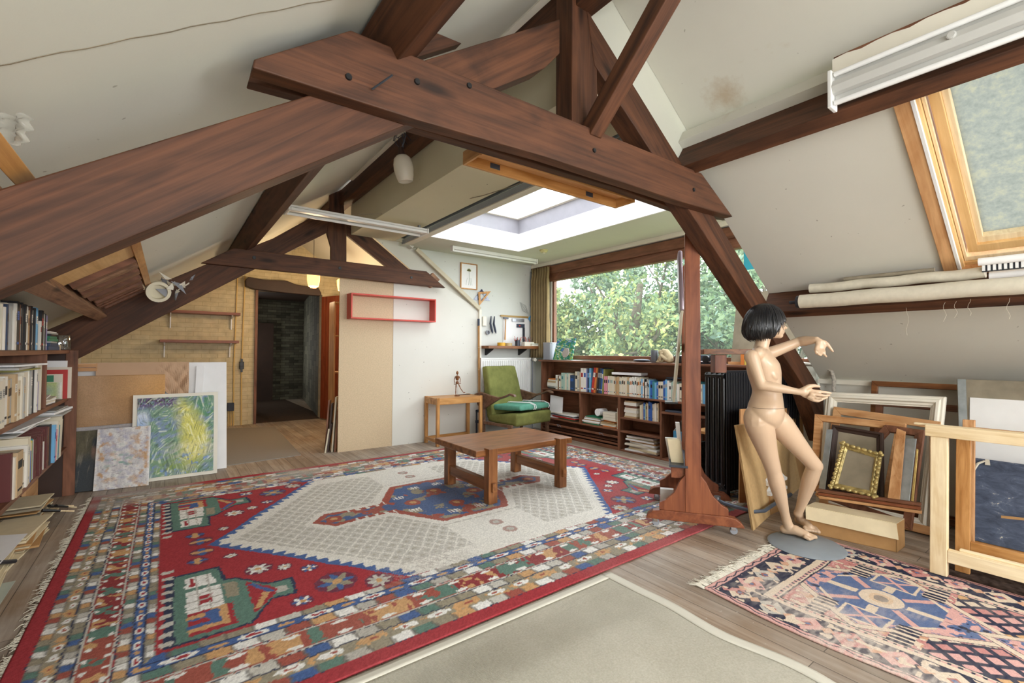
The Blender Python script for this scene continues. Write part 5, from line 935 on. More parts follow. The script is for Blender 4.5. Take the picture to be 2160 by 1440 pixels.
# things standing on the bookcase top
z = 1.171
st = thing('metal_box', 'grey brushed metal box standing on the bookcase beside the curtain', 'box', (4.95, 5.6, z)); B(4.86, 5.0, 5.50, 5.66, z, z+.275).build('box_body', plain('brushed_grey', '#9b9fa8', .45, .3), st, .004); B(4.857, 5.003, 5.497, 5.663, z+.262, z+.278).build('lid', M['metal'], st, .002)
A0, A1, A2, A3 = V((4.900,5.474,1.184)), V((4.900,5.046,1.191)), V((4.960,5.026,1.508)), V((4.960,5.430,1.508)); A0.z = A1.z = z+.002
def leafpaint(name, c00, c10, c11, c01, nx, ny, fn, th, parent):
    c00, c10, c11, c01 = map(V, (c00, c10, c11, c01)); U, Vv = np.meshgrid(np.linspace(0, 1, nx), np.linspace(0, 1, ny)); P = ((1-U)*(1-Vv))[..., None]*np.array(c00)+(U*(1-Vv))[..., None]*np.array(c10)+(U*Vv)[..., None]*np.array(c11)+((1-U)*Vv)[..., None]*np.array(c01)
    return grid(name, P.reshape(-1, 3), nx, ny, fn(U, Vv).reshape(-1, 3), PAINT, parent, th)
PAINT = vcol('paint_layer', .55, .25, 90, .3)
def mix(a, b, m): return a*(1-m[..., None])+b*m[..., None]
def c3(h): return np.array(lin(h))
def small(U, Vv):
    C = np.zeros(U.shape+(3,)); C[:] = c3('#2f7d5a'); n = fbm(U+Vv, U-Vv, 5, 3); C = mix(C, c3('#3e9a84'), np.clip((n-.45)*6, 0, 1)); n = fbm(U*2, Vv, 6, 9); C = mix(C, c3('#9db457'), np.clip((n-.55)*8, 0, 1)); n = vnoise(U*3-Vv*5, U+Vv, 4, 5); C = mix(C, c3('#4f78b8'), np.clip((n-.66)*9, 0, 1)*(Vv > .35)); C = mix(C, c3('#d8e0d0'), np.clip((vnoise(U*2+Vv*6, Vv-U, 5, 21)-.72)*9, 0, 1)); return C
pt = thing('small_painting', 'small green abstract canvas leaning on the window sill', 'painting', A0); leafpaint('canvas', A0, A1, A2, A3, 60, 60, small, .015, pt)
tag(MB().lathe(V((4.860,5.128,1.240))+V((0, 0, .045)), [(0, 0), (.075, .0), (.08, .006), (.075, .012), (0, .012)], 24, 0, (-1, .1, .3)).build('stone', plain('pale_stone', '#a89f98', .8, 0, .15), None, smooth='auto'), 'flat round pinkish stone leaning against the small green canvas', 'stone')
tag(MB().prism([(4.82, 4.95, z+.001), (4.99, 4.9, z+.001), (4.99, 5.45, z+.001), (4.84, 5.4, z+.001)], (0, 0, .002)).build('paper_sheet', WP), 'white sheets lying on the bookcase top by the small canvas', 'paper')
tr_ = thing('shallow_dish', 'dark shallow oval dish on the bookcase top left of the grey cylinder', 'dish', (4.9, 3.76, z)); mb = MB()
mb.ell((4.9, 3.76, z+.022), (.07, 0, 0), (0, .125, 0), (0, 0, .02)); mb.build('dish_body', M['darkmetal'], tr_, smooth=True)
tag(MB().lathe((4.90, 3.565, z), [(.043, 0), (.045, .003), (.045, .155), (.041, .155), (.041, .01), (0, .01)], 24).build('metal_can', plain('zinc', '#6d7178', .5, .5), None, smooth='auto'), 'grey metal cylinder beside the crouching sculpture', 'can')
# crouching clay figure
cf = thing('sculpture', 'small beige clay sculpture of a crouching figure on the bookcase top', 'sculpture', (4.9, 3.43, z)); clay = plain('beige_clay', '#b5a585', .85, 0, .1, .2, 25); mb = MB(); oo = V((4.9, 3.43, z)); q = lambda y, zz, x=0: oo+V((x, -y, zz))
mb.tube([q(.085, .035), q(.07, .08), q(.03, .13), q(-.02, .145)], [.045, .05, .045, .03], 12); mb.ell(q(-.045, .128), (.026, 0, 0), (0, .028, 0), (0, 0, .034)); mb.ell(q(.08, .035), (.05, 0, 0), (0, .045, 0), (0, 0, .04))
for s in (-1, 1): mb.tube([q(.07, .035, .03*s), q(.0, .085, .045*s), q(-.03, .02, .04*s)], [.03, .024, .017], 10); mb.tube([q(.0, .13, .04*s), q(-.02, .07, .055*s), q(-.07, .03, .02*s)], [.018, .014, .012], 8); mb.ell(q(-.06, .013, .03*s), (.016, 0, 0), (0, .035, 0), (0, 0, .013))
o = mb.build('clay_body', clay, cf, smooth=True); rm = o.modifiers.new('r', 'REMESH'); rm.mode = 'VOXEL'; rm.voxel_size = .004; rm.use_smooth_shade = True; s2 = o.modifiers.new('s', 'SMOOTH'); s2.iterations = 5
dk = thing('camera_gear', 'dark jumble of camera-like gear on the bookcase top behind the easel', 'equipment', (4.92, 2.9, z)); mb = MB(); mb.box(4.86, 4.98, 3.08, 3.26, z, z+.09).build('black_case', M['black'], dk, .01)
B(4.86, 4.98, 2.74, 2.98, z, z+.10).build('black_case', M['slate'], dk, .012); MB().lathe((4.86, 2.83, z+.055), [(.04, 0), (.042, .05), (.03, .055), (0, .055)], 20, 0, (-1, 0, 0)).build('lens', M['black'], dk, smooth='auto'); MB().tube([(4.83, 2.98, z+.02), (4.83, 2.84, z+.03), (4.83, 2.70, z+.03)], .008, 8).build('rod', M['chrome'], dk)
bkr = thing('orange_book', 'orange and yellow books standing on the sill right of the wooden block', 'books', (4.95, 2.45, z)); B(4.88, 5.0, 2.40, 2.43, z, z+.13).build('yellow_cover', bm_['yellow'], bkr); B(4.88, 5.0, 2.434, 2.47, z, z+.12).build('orange_cover', bm_['orange'], bkr)
gcv = thing('grey_canvas', 'grey primed canvas leaning upright in the right end of the big window', 'canvas', (4.95, 2.25, 1.2))
a, b_, c_, d_ = (4.970,2.675,1.292), (4.970,2.450,1.309), (5.030,2.460,2.039), (5.030,2.660,2.072); MB().prism([(4.96, 2.62, z+.02), (4.96, 1.96, z+.02), (5.03, 1.96, 1.95), (5.03, 2.58, 1.95)], (.018, 0, 0)).build('canvas_face', M['grubby'], gcv); B(4.9, 4.98, 1.95, 2.62, z, z+.03).build('wooden_ledge', M['orange_y'], gcv)
tag(B(5.02, 5.04, 1.95, 2.50, 2.20, 2.44).build('teal_sheet', M['teal']), 'turquoise sheet hanging at the top right of the big window behind the rafter', 'sheet')
# ---------------------------------------------------------------- left bookcase
lb = thing('tall_bookcase', 'reddish brown bookcase crammed with books under the left roof slope', 'bookcase', (-.85, 4.6, 0))
LF, LB_ = -.70, -1.0
def lbx(name, a, mat): return B(*a).build(name, M[mat], lb, .003)
for z in (1.262, .845, .405): lbx('shelf', (LB_, LF, 1.2, 5.655, z, z+.03), 'case_y')
lbx('side_post', (-.725, -.645, 5.655, 5.685, 0, 1.292), 'case_z'); B(LB_, -.7255, 5.66, 5.68, 0, 1.262).build('side_panel', M['darkbrown'], lb); lbx('divider', (LB_, -.69, 4.62, 4.65, .875, 1.262), 'case_z'); lbx('divider', (LB_, -.72, 2.9, 2.93, .0, 1.262), 'case_z'); lbx('side_panel', (LB_, LF, 1.17, 1.2, 0, 1.292), 'case_z')  # darker inner end panel: shade inside the case put into its colour
lbx('lower_board', (-.90, -.875, 5.22, 5.655, .0, .405), 'orange_y'); lbx('back_panel', (-1.015, -1.003, 1.2, 5.68, 0, 1.28), 'case_z')
def lplace(y0, z, x=-.70, depth=.2):
    def f(pos, c_, th, h, ln_, bd, lab, group):
        y = y0+pos; e3 = V((0, math.sin(ln_), math.cos(ln_)))*h; e1 = V((0, math.cos(ln_), -math.sin(ln_)))*th; oz = z+.0015+max(0, math.sin(ln_)*th)
        ob = put_book((x+random.uniform(-.018, .004), y, oz), e1, (-depth*random.uniform(.85, 1), 0, 0), e3, c_, lab, group, bd)
    return f
R_ = random.Random(11)
def rrow(n, cols, th, hh, lean=0, bands=(None, 'black', 'grey', 'white')): return [k(R_.choice(cols), R_.uniform(*th), R_.uniform(*hh), lean, R_.choice(bands)) for _ in range(n)]
s1 = [k('white', .02, .27, 0, 'grey'), k('black', .05, .285, 0, 'blue'), k('brown', .016, .27), k('white', .022, .25, 0, 'red'), k('black', .02, .285), k('ivory', .03, .26, 0, 'skyblue'), k('white', .02, .265), k('black', .028, .28, 0, 'white'), k('white', .025, .27, 0, 'black'), k('white', .02, .275), k('grey', .018, .265), k('tan', .03, .25, 0, 'brown'), k('black', .016, .285), k('white', .028, .27, 0, 'orange'), k('brown', .02, .28), k('black', .026, .285, 0, 'white'), k('white', .026, .26, 0, 'black'), k('black', .02, .275), k('skyblue', .05, .28, 0, 'white'), k('blue', .032, .275, 0, 'skyblue'), k('white', .036, .285, 0, 'grey'), k('black', .05, .27, 0, 'white'), k('white', .022, .20, 0, 'red'), k('black', .055, .275, 0, 'red'), k('red', .02, .27, 0, 'black'), k('black', .02, .26, 0, 'white'), k('grey', .03, .255, 0, 'white'), k('black', .02, .26), k('lilac', .045, .25, 0, 'white')]
w_tot = sum(s[1]+.0012 for s in s1); row(s1, lplace(4.70-w_tot, 1.292), 'top of the left bookcase', 'books on top of the left bookcase')
s0 = rrow(14, ['white', 'black', 'grey', 'navy', 'ivory', 'brown'], (.02, .04), (.22, .27)); w0 = sum(s[1]+.0012 for s in s0); row(s0, lplace(4.69-w_tot-w0, 1.292), 'the nearest top run, left bookcase', 'nearest books on top of the left bookcase')
s2 = [k('cream', .05, .235, 0, 'tan'), k('white', .03, .26), k('ivory', .028, .26), k('grey', .03, .25, 0, 'tan'), k('ivory', .10, .28, 0, None), k('white', .016, .30), k('cream', .03, .29), k('palegreen', .04, .30, 0, 'black'), k('cream', .03, .26), k('grey', .035, .30, 0, 'white'), k('ivory', .03, .285), k('black', .016, .32), k('white', .035, .325, 0, 'grey'), k('ivory', .03, .31), k('blue', .06, .315, 0, 'grey'), k('lilac', .03, .20), k('cream', .016, .31), k('maroon', .035, .31), k('brown', .02, .3)]
w_tot = sum(s[1]+.0012 for s in s2); row(s2, lplace(4.61-w_tot, .875), 'the middle shelf, left bookcase', 'books on the middle shelf of the left bookcase')
s2b = rrow(18, ['ivory', 'white', 'cream', 'tan', 'grey'], (.03, .06), (.24, .30)); row(s2b, lplace(4.60-w_tot-sum(s[1]+.0012 for s in s2b), .875), 'the nearest middle run, left bookcase', 'nearest books on the middle shelf')
s3 = [k('maroon', .04, .27), k('ivory', .03, .24), k('tan', .13, .26, 0, 'black'), k('ivory', .13, .22, 0, 'black'), k('white', .04, .26), k('cream', .05, .30, 0, 'grey'), k('ivory', .03, .30), k('brown', .02, .26), k('blue', .022, .20), k('cream', .025, .25), k('yellow', .016, .26), k('teal', .012, .27), k('white', .025, .26)]+[k('maroon', .034, .262+.003*i, 0, 'brown') for i in range(8)]+[k('white', .014, .2), k('maroon', .032, .29, 0, 'brown'), k('maroon', .034, .29, 0, 'brown'), k('maroon', .034, .295, 0, 'brown'), k('brown', .02, .29), k('black', .05, .30)]
w_tot = sum(s[1]+.0012 for s in s3); row(s3, lplace(4.86-w_tot, .435, -.69), 'the lower shelf, left bookcase', 'books on the lower shelf of the left bookcase')
s4 = [k('skyblue', .05, .285, .10, 'blue'), k('pink', .04, .245, .12, 'red'), k('ivory', .045, .30, .13), k('teal', .035, .265, .15, 'blue'), k('cream', .03, .34, .16), k('ivory', .035, .33, .18), k('cream', .02, .30, .2)]
def lp2(y0, z, x):
    def f(pos, c_, th, h, ln_, bd, lab, group):
        y = y0+pos*1.12; e3 = V((0, math.sin(ln_), math.cos(ln_)))*h; e1 = V((0, math.cos(ln_), -math.sin(ln_)))*th; put_book((x, y, z+.0015+math.sin(ln_)*th), e1, (-.2, 0, 0), e3, c_, lab, group, bd)
    return f
row(s4, lp2(4.875, .435, -.675), 'the far slanting run, left bookcase', 'books on the lower shelf of the left bookcase')
# picture books facing out in the far cubby, stacks and papers
def slabt(name, cat, label, pts, off, mat): return tag(MB().prism(pts, off).build(name, mat), label, cat)
slabt('white_board', 'card', 'plain white card at the back of the far cubby of the left bookcase', [(-.93, 5.54, .877), (-.60-.1, 5.54, .877), (-.70, 5.56, 1.20), (-.93, 5.56, 1.20)], (0, .012, 0), M['whitepaper'])
def facebook(name, label, x0, x1, y, z0, z1, col, inner=None):
    o_ = thing(name, label, 'book', ((x0+x1)/2, y, z0)); B(x0, x1, y, y+.02, z0, z1).build('cover', bm_[col], o_); 
    if inner: B(x0, x0+(x1-x0)*.72, y-.001, y, z0+(z1-z0)*.86-.035, z0+(z1-z0)*.86+.02).build('title_panel', bm_[inner], o_)
    return o_
facebook('book', 'cream framed red picture book standing face out in the far cubby', -.90, -.665, 5.50, .877, 1.145, 'ivory'); 
fb = facebook('book', 'red book with green title panel facing out in the far cubby', -.90, -.685, 5.46, .877, 1.125, 'red', None)
fb = facebook('book', 'green and white illustrated book in front of the red one in the far cubby', -.90, -.71, 5.42, .877, 1.09, 'ivory', 'green')
def soft(U, Vv): d = np.hypot((U-.5)*1.2, Vv-.5); return mix(mix(np.ones(U.shape+(3,))*c3('#b9c98a'), c3('#e3e2da')[None, None]*np.ones(U.shape+(3,)), np.clip((np.abs(U-.5)-.3)*6, 0, 1)), c3('#9fb7a8'), np.clip(1-d*2.2, 0, 1))
leafpaint('cover_picture', (-.895, 5.4185, .885), (-.715, 5.4185, .885), (-.715, 5.4185, 1.02), (-.895, 5.4185, 1.02), 20, 20, soft, .001, fb)
paperpile('white brochures lying in the far cubby of the left bookcase', 4.75, 5.15, .875, 5, .009, [WP, OP], None, -.93, -.70)
paperpile('bundle of newspapers lying across the middle shelf books', 3.75, 4.45, 1.165, 3, .010, [bm_['olive'], bm_['grey'], WP], None, -.90, -.68)
paperpile('papers stacked on the lower shelf books of the left bookcase', 4.1, 4.9, .742, 4, .010, [WP, bm_['grey'], WP], None, -.93, -.72)
paperpile('white magazines lying on the slanting books at the far end of the left bookcase', 5.0, 5.5, .772, 3, .012, [bm_['grey'], WP], None, -.93, -.655)
z = 1.293
for i, (c_, h, l_) in enumerate((('navy', .03, .34), ('navy', .022, .33), ('grey', .012, .3), ('green', .02, .28), ('green', .018, .26), ('black', .014, .25), ('grey', .01, .27), ('white', .008, .24))):
    flat('book', 'book', 4.80, 4.80+l_, z, z+h, [bm_[c_]], '%s booklet, %s from the bottom of the pile on the left bookcase top' % (c_, ordw(i)), -.93, -.70, .04*((i % 3)-1), 'pile of booklets on the left bookcase'); z += h+.0008
tag(B(-.80, -.70, 5.17, 5.22, 1.293, 1.335).build('cardboard_box', M['cardlight'], None, .002), 'tiny pale box between the booklets and the glass jar', 'box')
jr = thing('glass_jar', 'empty clear glass jar at the far corner of the left bookcase top', 'jar', (-.76, 5.45, 1.293)); MB().lathe((-.74, 5.42, 1.293), [(0, .003), (.075, .003), (.078, .01), (.078, .12), (.074, .125), (.072, .12), (.072, .012), (0, .010)], 28).build('jar_glass', M['jar'], jr, smooth='auto'); MB().tube([(-.74, 5.42, 1.305), (-.74, 5.42, 1.36)], .008, 8).build('candle_stub', WP, jr)
# floor papers, brushes
paperpile('tall yellowed stack of old newspapers on the floor below the left bookcase', 4.75, 5.2, 0, 12, .011, [M['card'], M['cardlight'], M['grubby'], CP], None, -.955, -.70)
paperpile('yellowed paper heap spilling onto the boards in front of the bookcase', 4.2, 4.75, 0, 8, .010, [M['cardlight'], CP, M['card']], None, -.955, -.66)
paperpile('old newspapers nearest the camera under the left bookcase', 3.4, 4.15, 0, 6, .009, [M['cardlight'], CP], None, -.955, -.71)
ws = MB(); P = [V((-.99, 3.55, .105)), V((-.74, 3.55, .098)), V((-.70, 4.25, .115)), V((-.96, 4.35, .12))]; tag(MB().prism(P, (0, 0, .0015)).build('paper_sheet', WP), 'large white sheet of paper lying on the newspaper heap', 'paper')
tag(MB().tube([(-1.0, 4.0, .14), (-.98, 4.45, .145), (-.93, 4.6, .15)], .035, 14).build('paper_roll', CP, None, smooth='auto'), 'rolled cream paper behind the white sheet on the newspapers', 'paper roll')
for i, (a, b_) in enumerate((((-.70, 4.92, .112), (-.60, 5.22, .012)), ((-.66, 4.90, .11), (-.575, 5.16, .012)), ((-.72, 4.80, .115), (-.56, 4.92, .045)))):
    a, b_ = V(a), V(b_); br_ = thing('paint_brush', ['long dark paint brush propped on the newspapers, farthest of three', 'middle paint brush propped on the newspapers', 'nearest brush with a pale wooden handle by the newspapers'][i], 'brush', b_); MB().tube([a*.45+b_*.55, b_], .006, 8).build('handle', M['pale_y'], br_); MB().tube([a, a*.45+b_*.55], [.012, .008], 8).build('bristles', M['black'], br_)
tag(MB().tube([(-.80, 3.6, .12), (-.76, 3.75, .125), (-.70, 3.95, .05)], .012, 10).build('cutter', M['darkmetal'], None, smooth='auto'), 'grey metal tool lying on the near newspaper heap', 'tool')
tag(B(-.9, -.66, 3.2, 3.75, .001, .004).build('glass_sheet', plain('greenish_sheet', '#b4beb4', .3)), 'pale greenish sheet lying on the floor at the left picture edge', 'sheet')
# ---------------------------------------------------------------- canvases leaning under the far truss
def lean(p0, p1, t0, t1, n=.02): return [V(p0), V(p1), V(t1), V(t0)]
bw = thing('white_board', 'large white board leaning under the far truss behind the other paintings', 'board', (0, 6.0, 0))
MB().prism([(-.95, 5.985, .0), (.545, 5.985, 0), (.53, 6.04, 1.165), (-.95, 6.04, 1.165)], (0, .02, 0)).build('board_panel', M['whitepaper'], bw)
tag(MB().prism([(.235, 5.972, .62), (.30, 5.972, .62), (.325, 6.006, 1.13), (.25, 6.006, 1.13)], (0, -.012, 0)).build('paper_strip', WP, None, .003), 'folded strip of white paper hanging on the large white board', 'paper')
# draped kraft paper
mb = MB(); vs = []; nu, nv = 50, 30
for j in range(nv+1):
    for i in range(nu+1):
        u_, v_ = i/nu, j/nv; x = -.55+.735*u_; lowr = .96-.30*max(0, (u_-.62)/.38); z_ = 1.172-(1.172-lowr)*v_; cr = max(0, (u_-.62))*2; vs.append((x, 5.965-.012*v_-(.05*abs(math.sin(u_*24+v_*7))*abs(math.sin(v_*6-u_*11))+.012*math.sin(u_*70+v_*20))*cr*min(1, v_*4), z_))
mb.add(vs, [(j*(nu+1)+i, j*(nu+1)+i+1, (j+1)*(nu+1)+i+1, (j+1)*(nu+1)+i) for j in range(nv) for i in range(nu)]); kp = mb.build('kraft_paper', M['kraft'], None, smooth=False); md = kp.modifiers.new('s', 'SOLIDIFY'); md.thickness = .002; tag(kp, 'crumpled brown wrapping paper draped over the tops of the leaning canvases', 'paper')
tag(B(-.95, -.54, 5.955, 5.975, 1.09, 1.125).box(-.95, -.54, 5.955, 5.975, 1.13, 1.165).build('stretcher_bars', M['orange_x']), 'wooden stretcher edge showing left of the draped brown paper', 'stretcher')
def ochre(U, Vv): n = fbm(U*1.6, Vv, 3, 3, 5); C = mix(c3('#ab8763')*np.ones(U.shape+(3,)), c3('#c29c76'), np.clip((n-.35)*2.5, 0, 1)); g_ = np.clip(1-np.hypot((U-1)*1.3, (Vv-.85)*1.6)*1.3, 0, 1); C = mix(C, c3('#d9a055'), g_*.75); return mix(C, c3('#a3794f'), np.clip((fbm(U, Vv*3, 2, 9)-.5)*3, 0, 1)*.6)
oc = thing('ochre_canvas', 'large ochre orange abstract canvas leaning behind the framed landscape', 'painting', (-.4, 5.9, 0)); leafpaint('canvas', (-.92, 5.875, .01), (-.01, 5.875, .01), (-.015, 5.935, 1.048), (-.92, 5.935, 1.048), 120, 90, ochre, .02, oc)
def greyp(U, Vv): return mix(c3('#b3acaa')*np.ones(U.shape+(3,)), c3('#8f8784'), np.clip((fbm(U*2, Vv*6, 3, 5)-.4)*3, 0, 1))
gp = thing('grey_canvas', 'greyish washed canvas mostly hidden behind the dark portrait', 'painting', (-.5, 5.86, 0)); leafpaint('canvas', (-.90, 5.83, .0), (-.20, 5.83, .0), (-.20, 5.87, .58), (-.90, 5.87, .565), 60, 60, greyp, .015, gp)
def portrait(U, Vv):
    n = fbm(U*1.2, Vv, 4, 3); C = mix(c3('#4f4a38')*np.ones(U.shape+(3,)), c3('#6b634c'), np.clip((n-.4)*3, 0, 1)*(Vv > .4)); body = np.clip((.48-Vv+.2*np.sin(U*3))*5, 0, 1); C = mix(C, c3('#3b4043'), body)
    d = np.hypot((U-.72)*1.3, (Vv-.66)*1.1); C = mix(C, c3('#7a5f50'), np.clip((.17-d)*9, 0, 1)); C = mix(C, c3('#2f3438'), np.clip((.15-np.hypot((U-.72), (Vv-.80)*1.3))*12, 0, 1)); return mix(C, c3('#8a8272'), np.clip((fbm(U*3, Vv*1.2, 4, 19)-.62)*6, 0, 1)*.6)
dp = thing('dark_portrait', 'dark unframed portrait canvas standing beside the left bookcase', 'painting', (-.6, 5.75, 0)); leafpaint('canvas', (-.70, 5.725, .004), (-.50, 5.715, .004), (-.46, 5.79, .545), (-.66, 5.80, .545), 60, 90, portrait, .02, dp)
def lilies(U, Vv):
    n = fbm(U*3, Vv*2, 5, 7, 5); C = mix(c3('#cbc8c8')*np.ones(U.shape+(3,)), c3('#e4e2de'), np.clip((n-.35)*3, 0, 1)); a = fbm(U+Vv*.4, Vv*2.4, 7, 3); C = mix(C, c3('#aaa9c0'), np.clip((a-.5)*4, 0, 1)*.7); b1_ = fbm(U*1.6, Vv*2, 6, 23); C = mix(C, c3('#c9a27a'), np.clip((b1_-.52)*5, 0, 1)*np.clip(np.abs(U-.5)*2.6+.1, 0, 1)); C = mix(C, c3('#8fb0a4'), np.clip((fbm(U, Vv*3, 8, 31)-.58)*9, 0, 1)*np.clip(1-np.hypot(U-.45, Vv-.4)*2.4, 0, 1)); C = mix(C, c3('#7d6a85'), np.clip((vnoise(U*2, Vv*6, 12, 5)-.8)*6, 0, 1)*.6); return mix(C, c3('#f0f0ee'), np.clip((np.abs(U-.5)-.44)*20, 0, 1)*.7)
lp_ = thing('pale_canvas', 'pale lilac and white abstract canvas leaning at the front of the left paintings', 'painting', (-.3, 5.65, 0)); P4 = [V((-0.524,5.682,0.004)), V((-0.125,5.634,0.004)), V((-0.119,5.740,0.559)), V((-0.511,5.780,0.554))]; leafpaint('canvas', P4[0], P4[1], P4[2], P4[3], 130, 140, lilies, .018, lp_)
def garden(U, Vv):
    st_ = fbm(U*2+Vv, Vv*5-U*2, 5, 3, 5); C = mix(c3('#7d9f86')*np.ones(U.shape+(3,)), c3('#8298b4'), np.clip((st_-.42)*5, 0, 1)); sw = fbm(U*3-Vv*2, Vv*3+U, 6, 13, 5)
    C = mix(C, c3('#5d9270'), np.clip((sw-.5)*6, 0, 1)*np.clip((U-.5)*4, 0, 1)*np.clip((Vv-.4)*4, 0, 1)); yl = np.clip(1-np.abs(U-.63-.12*np.sin(Vv*4))*3.4, 0, 1)*np.clip(1-np.abs(Vv-.5)*1.5, 0, 1); C = mix(C, c3('#d9d56e'), np.clip(yl*2.4*(.55+.9*sw)-.35, 0, 1)); C = mix(C, c3('#e9e3a0'), np.clip(1-np.hypot((U-.72)*2.2, (Vv-.32)*4), 0, 1)*np.clip((st_-.3)*4, 0, 1)*.8)
    C = mix(C, c3('#93a93f'), np.clip(1-np.hypot((U-.45)*2.4, (Vv-.1)*4.4), 0, 1)*np.clip(sw*2-.5, 0, 1)); C = mix(C, c3('#d9e2ee'), np.clip((.17-U)*14, 0, 1)*np.clip((.86-Vv)*12, 0, 1)*(np.clip((Vv-.42)*9, 0, 1))); C = mix(C, c3('#8fb0dc'), np.clip((.14-U)*14, 0, 1)*np.clip(1-np.abs(Vv-.66)*7, 0, 1)*.8); C = mix(C, c3('#e8ebee'), np.clip((.20-U-.12*Vv)*12, 0, 1)*np.clip((.30-Vv)*9, 0, 1))
    C = mix(C, c3('#6e5a83'), np.clip((Vv-.84)*14, 0, 1)*np.clip((.55-U)*9, 0, 1)*np.clip((vnoise(U*3, Vv*3, 20, 3)-.25)*3, 0, 1)); C = mix(C, c3('#3f3f3a'), np.clip((Vv-.86)*14, 0, 1)*np.clip((.5-U)*9, 0, 1)*np.clip((vnoise(U*4, Vv*2, 24, 9)-.6)*6, 0, 1)); C = mix(C, c3('#829fcb'), np.clip((fbm(U*2, Vv*2, 9, 41)-.62)*9, 0, 1)*np.clip((.4-Vv)*5, 0, 1)); an = np.floor(vnoise(U, Vv, 4, 99)*5)*.63; st2 = vnoise((U*np.cos(an)+Vv*np.sin(an))*9, (Vv*np.cos(an)-U*np.sin(an))*60, 1.3, 3); C = mix(C, c3('#e9ecd2'), np.clip((st2-.66)*4, 0, 1)*.55); C = mix(C, c3('#48604f'), np.clip((.28-st2)*4, 0, 1)*.6); return C*(.86+.28*st2)[..., None]
pg = thing('framed_landscape', 'white framed green and yellow landscape painting leaning beside the grey carpet', 'painting', (.1, 5.78, 0))
q0, q1, q2, q3 = V((-.262, 5.775, .004)), V((.441, 5.775, .004)), V((.437, 5.85, .843+.012)), V((-.262, 5.85, .852))
u_, v_ = q1-q0, q3-q0; nrm = u_.cross(v_).normalized(); mb = MB(); w1_ = .035; ul, vl = u_.normalized(), v_.normalized()
for o_, a, b_ in ((q0, u_, vl*w1_), (q3-vl*w1_, u_, vl*w1_), (q0+vl*w1_, ul*w1_, v_-vl*2*w1_), (q1-ul*w1_+vl*w1_, ul*w1_, v_-vl*2*w1_)): mb.obox(o_, a, b_, nrm*-.03)
mb.build('picture_frame', M['offwhite'], pg, .003); e_ = nrm*-.008; a_ = ul*w1_+vl*w1_; leafpaint('canvas', q0+a_+e_*-1, q1-ul*w1_+vl*w1_-e_, q2-a_-e_, q3+ul*w1_-vl*w1_-e_, 230, 230, garden, .01, pg)
bpy.data.objects['canvas']
# ---------------------------------------------------------------- yellow wall: shelves, pipes, switches
for i, (z, xa, xb, lab) in enumerate(((1.93, -.03, .98, 'upper empty reddish wall shelf on the yellow brick wall'), (1.46, -.10, .965, 'lower empty reddish wall shelf on the yellow brick wall'))):
    t = thing('wall_shelf', lab, 'shelf', (.45, 9.15, z), 'two wall shelves on the yellow wall'); B(xa, xb, 8.98, 9.245, z-.045, z).build('board', M['teak_x'], t, .002)
    for x in (xa+.05, xb-.12): MB().prism([(x, 9.245, z-.046), (x, 9.02, z-.046), (x, 9.03, z-.06), (x, 9.20, z-.10), (x, 9.225, z-.28), (x, 9.245, z-.28)], (.018, 0, 0)).build('bracket', WP, t)
yp = plain('yellow_pipe_paint', '#d0b070', .5)
for x, z1 in ((.93, 2.55), (1.045, 2.6)):
    o = MB().tube([(x, 9.235, 0), (x-.01, 9.235, 1.0), (x+.02, 9.235, z1)], .011, 8).build('pipe', yp, None, smooth='auto'); tag(o, ('left' if x < 1 else 'right')+' one of two yellow painted pipes running up the brick wall', 'pipe', 'yellow pipes on the gable wall')
sw = thing('light_switch', 'black light switch on the right yellow pipe', 'switch', (1.035, 9.22, 1.04)); B(1.0, 1.07, 9.20, 9.235, .97, 1.10).build('switch_body', M['black'], sw, .008); MB().lathe((1.035, 9.20, 1.035), [(.03, 0), (.03, .02), (0, .022)], 16, 0, (0, -1, 0)).build('knob', M['black'], sw); B(1.02, 1.05, 9.205, 9.235, .92, 1.15).build('conduit_clip', M['black'], sw)
so = thing('wall_socket', 'grey socket box low on the yellow wall with cables below', 'socket', (.88, 9.22, .3)); B(.83, .93, 9.18, 9.235, .26, .40).build('socket_body', M['slate'], so, .006)
for x in (.85, .875, .9): MB().tube([(x, 9.225, .26), (x, 9.225, .0)], .007, 6).build('cable', yp, so)
# open shelving unit behind the chipboard, leaning dark boards
su = thing('shelf_unit', 'narrow pine shelving seen edge-on behind the chipboard partition', 'shelf unit', (2.0, 6.8, 0))
B(1.86, 1.885, 6.12, 6.5, 0, 2.18).build('side_panel', M['orange_z'], su) if 0 else None
P1, P2 = V((1.875,6.900,1.994)), V((2.002,6.900,1.988)); B(P1.x, P1.x+.02, 6.7, 6.95, 0, P1.z).build('side_panel', M['orange_z'], su)
for z in (.45, .98, 1.50, P1.z-.02): B(P1.x+.02, P1.x+.55, 6.7, 6.95, z, z+.02).build('shelf', M['orange_x'], su)
for i, (dx_, h, y) in enumerate(((.0, .66, 6.17), (.03, .62, 6.15), (.075, .70, 6.13), (.105, .63, 6.11), (.02, .36, 6.135), (-.01, .30, 6.12))):
    p = V((1.625+dx_, y, 0)); o = MB().obox(p, (.018, .0, 0), (.05, .11, 0), (.045, .012, h)).build('board', [M['case_z'], M['darkbrown'], M['palewood']][i % 3]); tag(o, '%s board, %s from the left of those leaning on the chipboard edge' % (['brown', 'dark', 'pale'][i % 3], ordw([1, 2, 4, 5, 3, 0][i])), 'board', 'boards leaning at the chipboard edge')
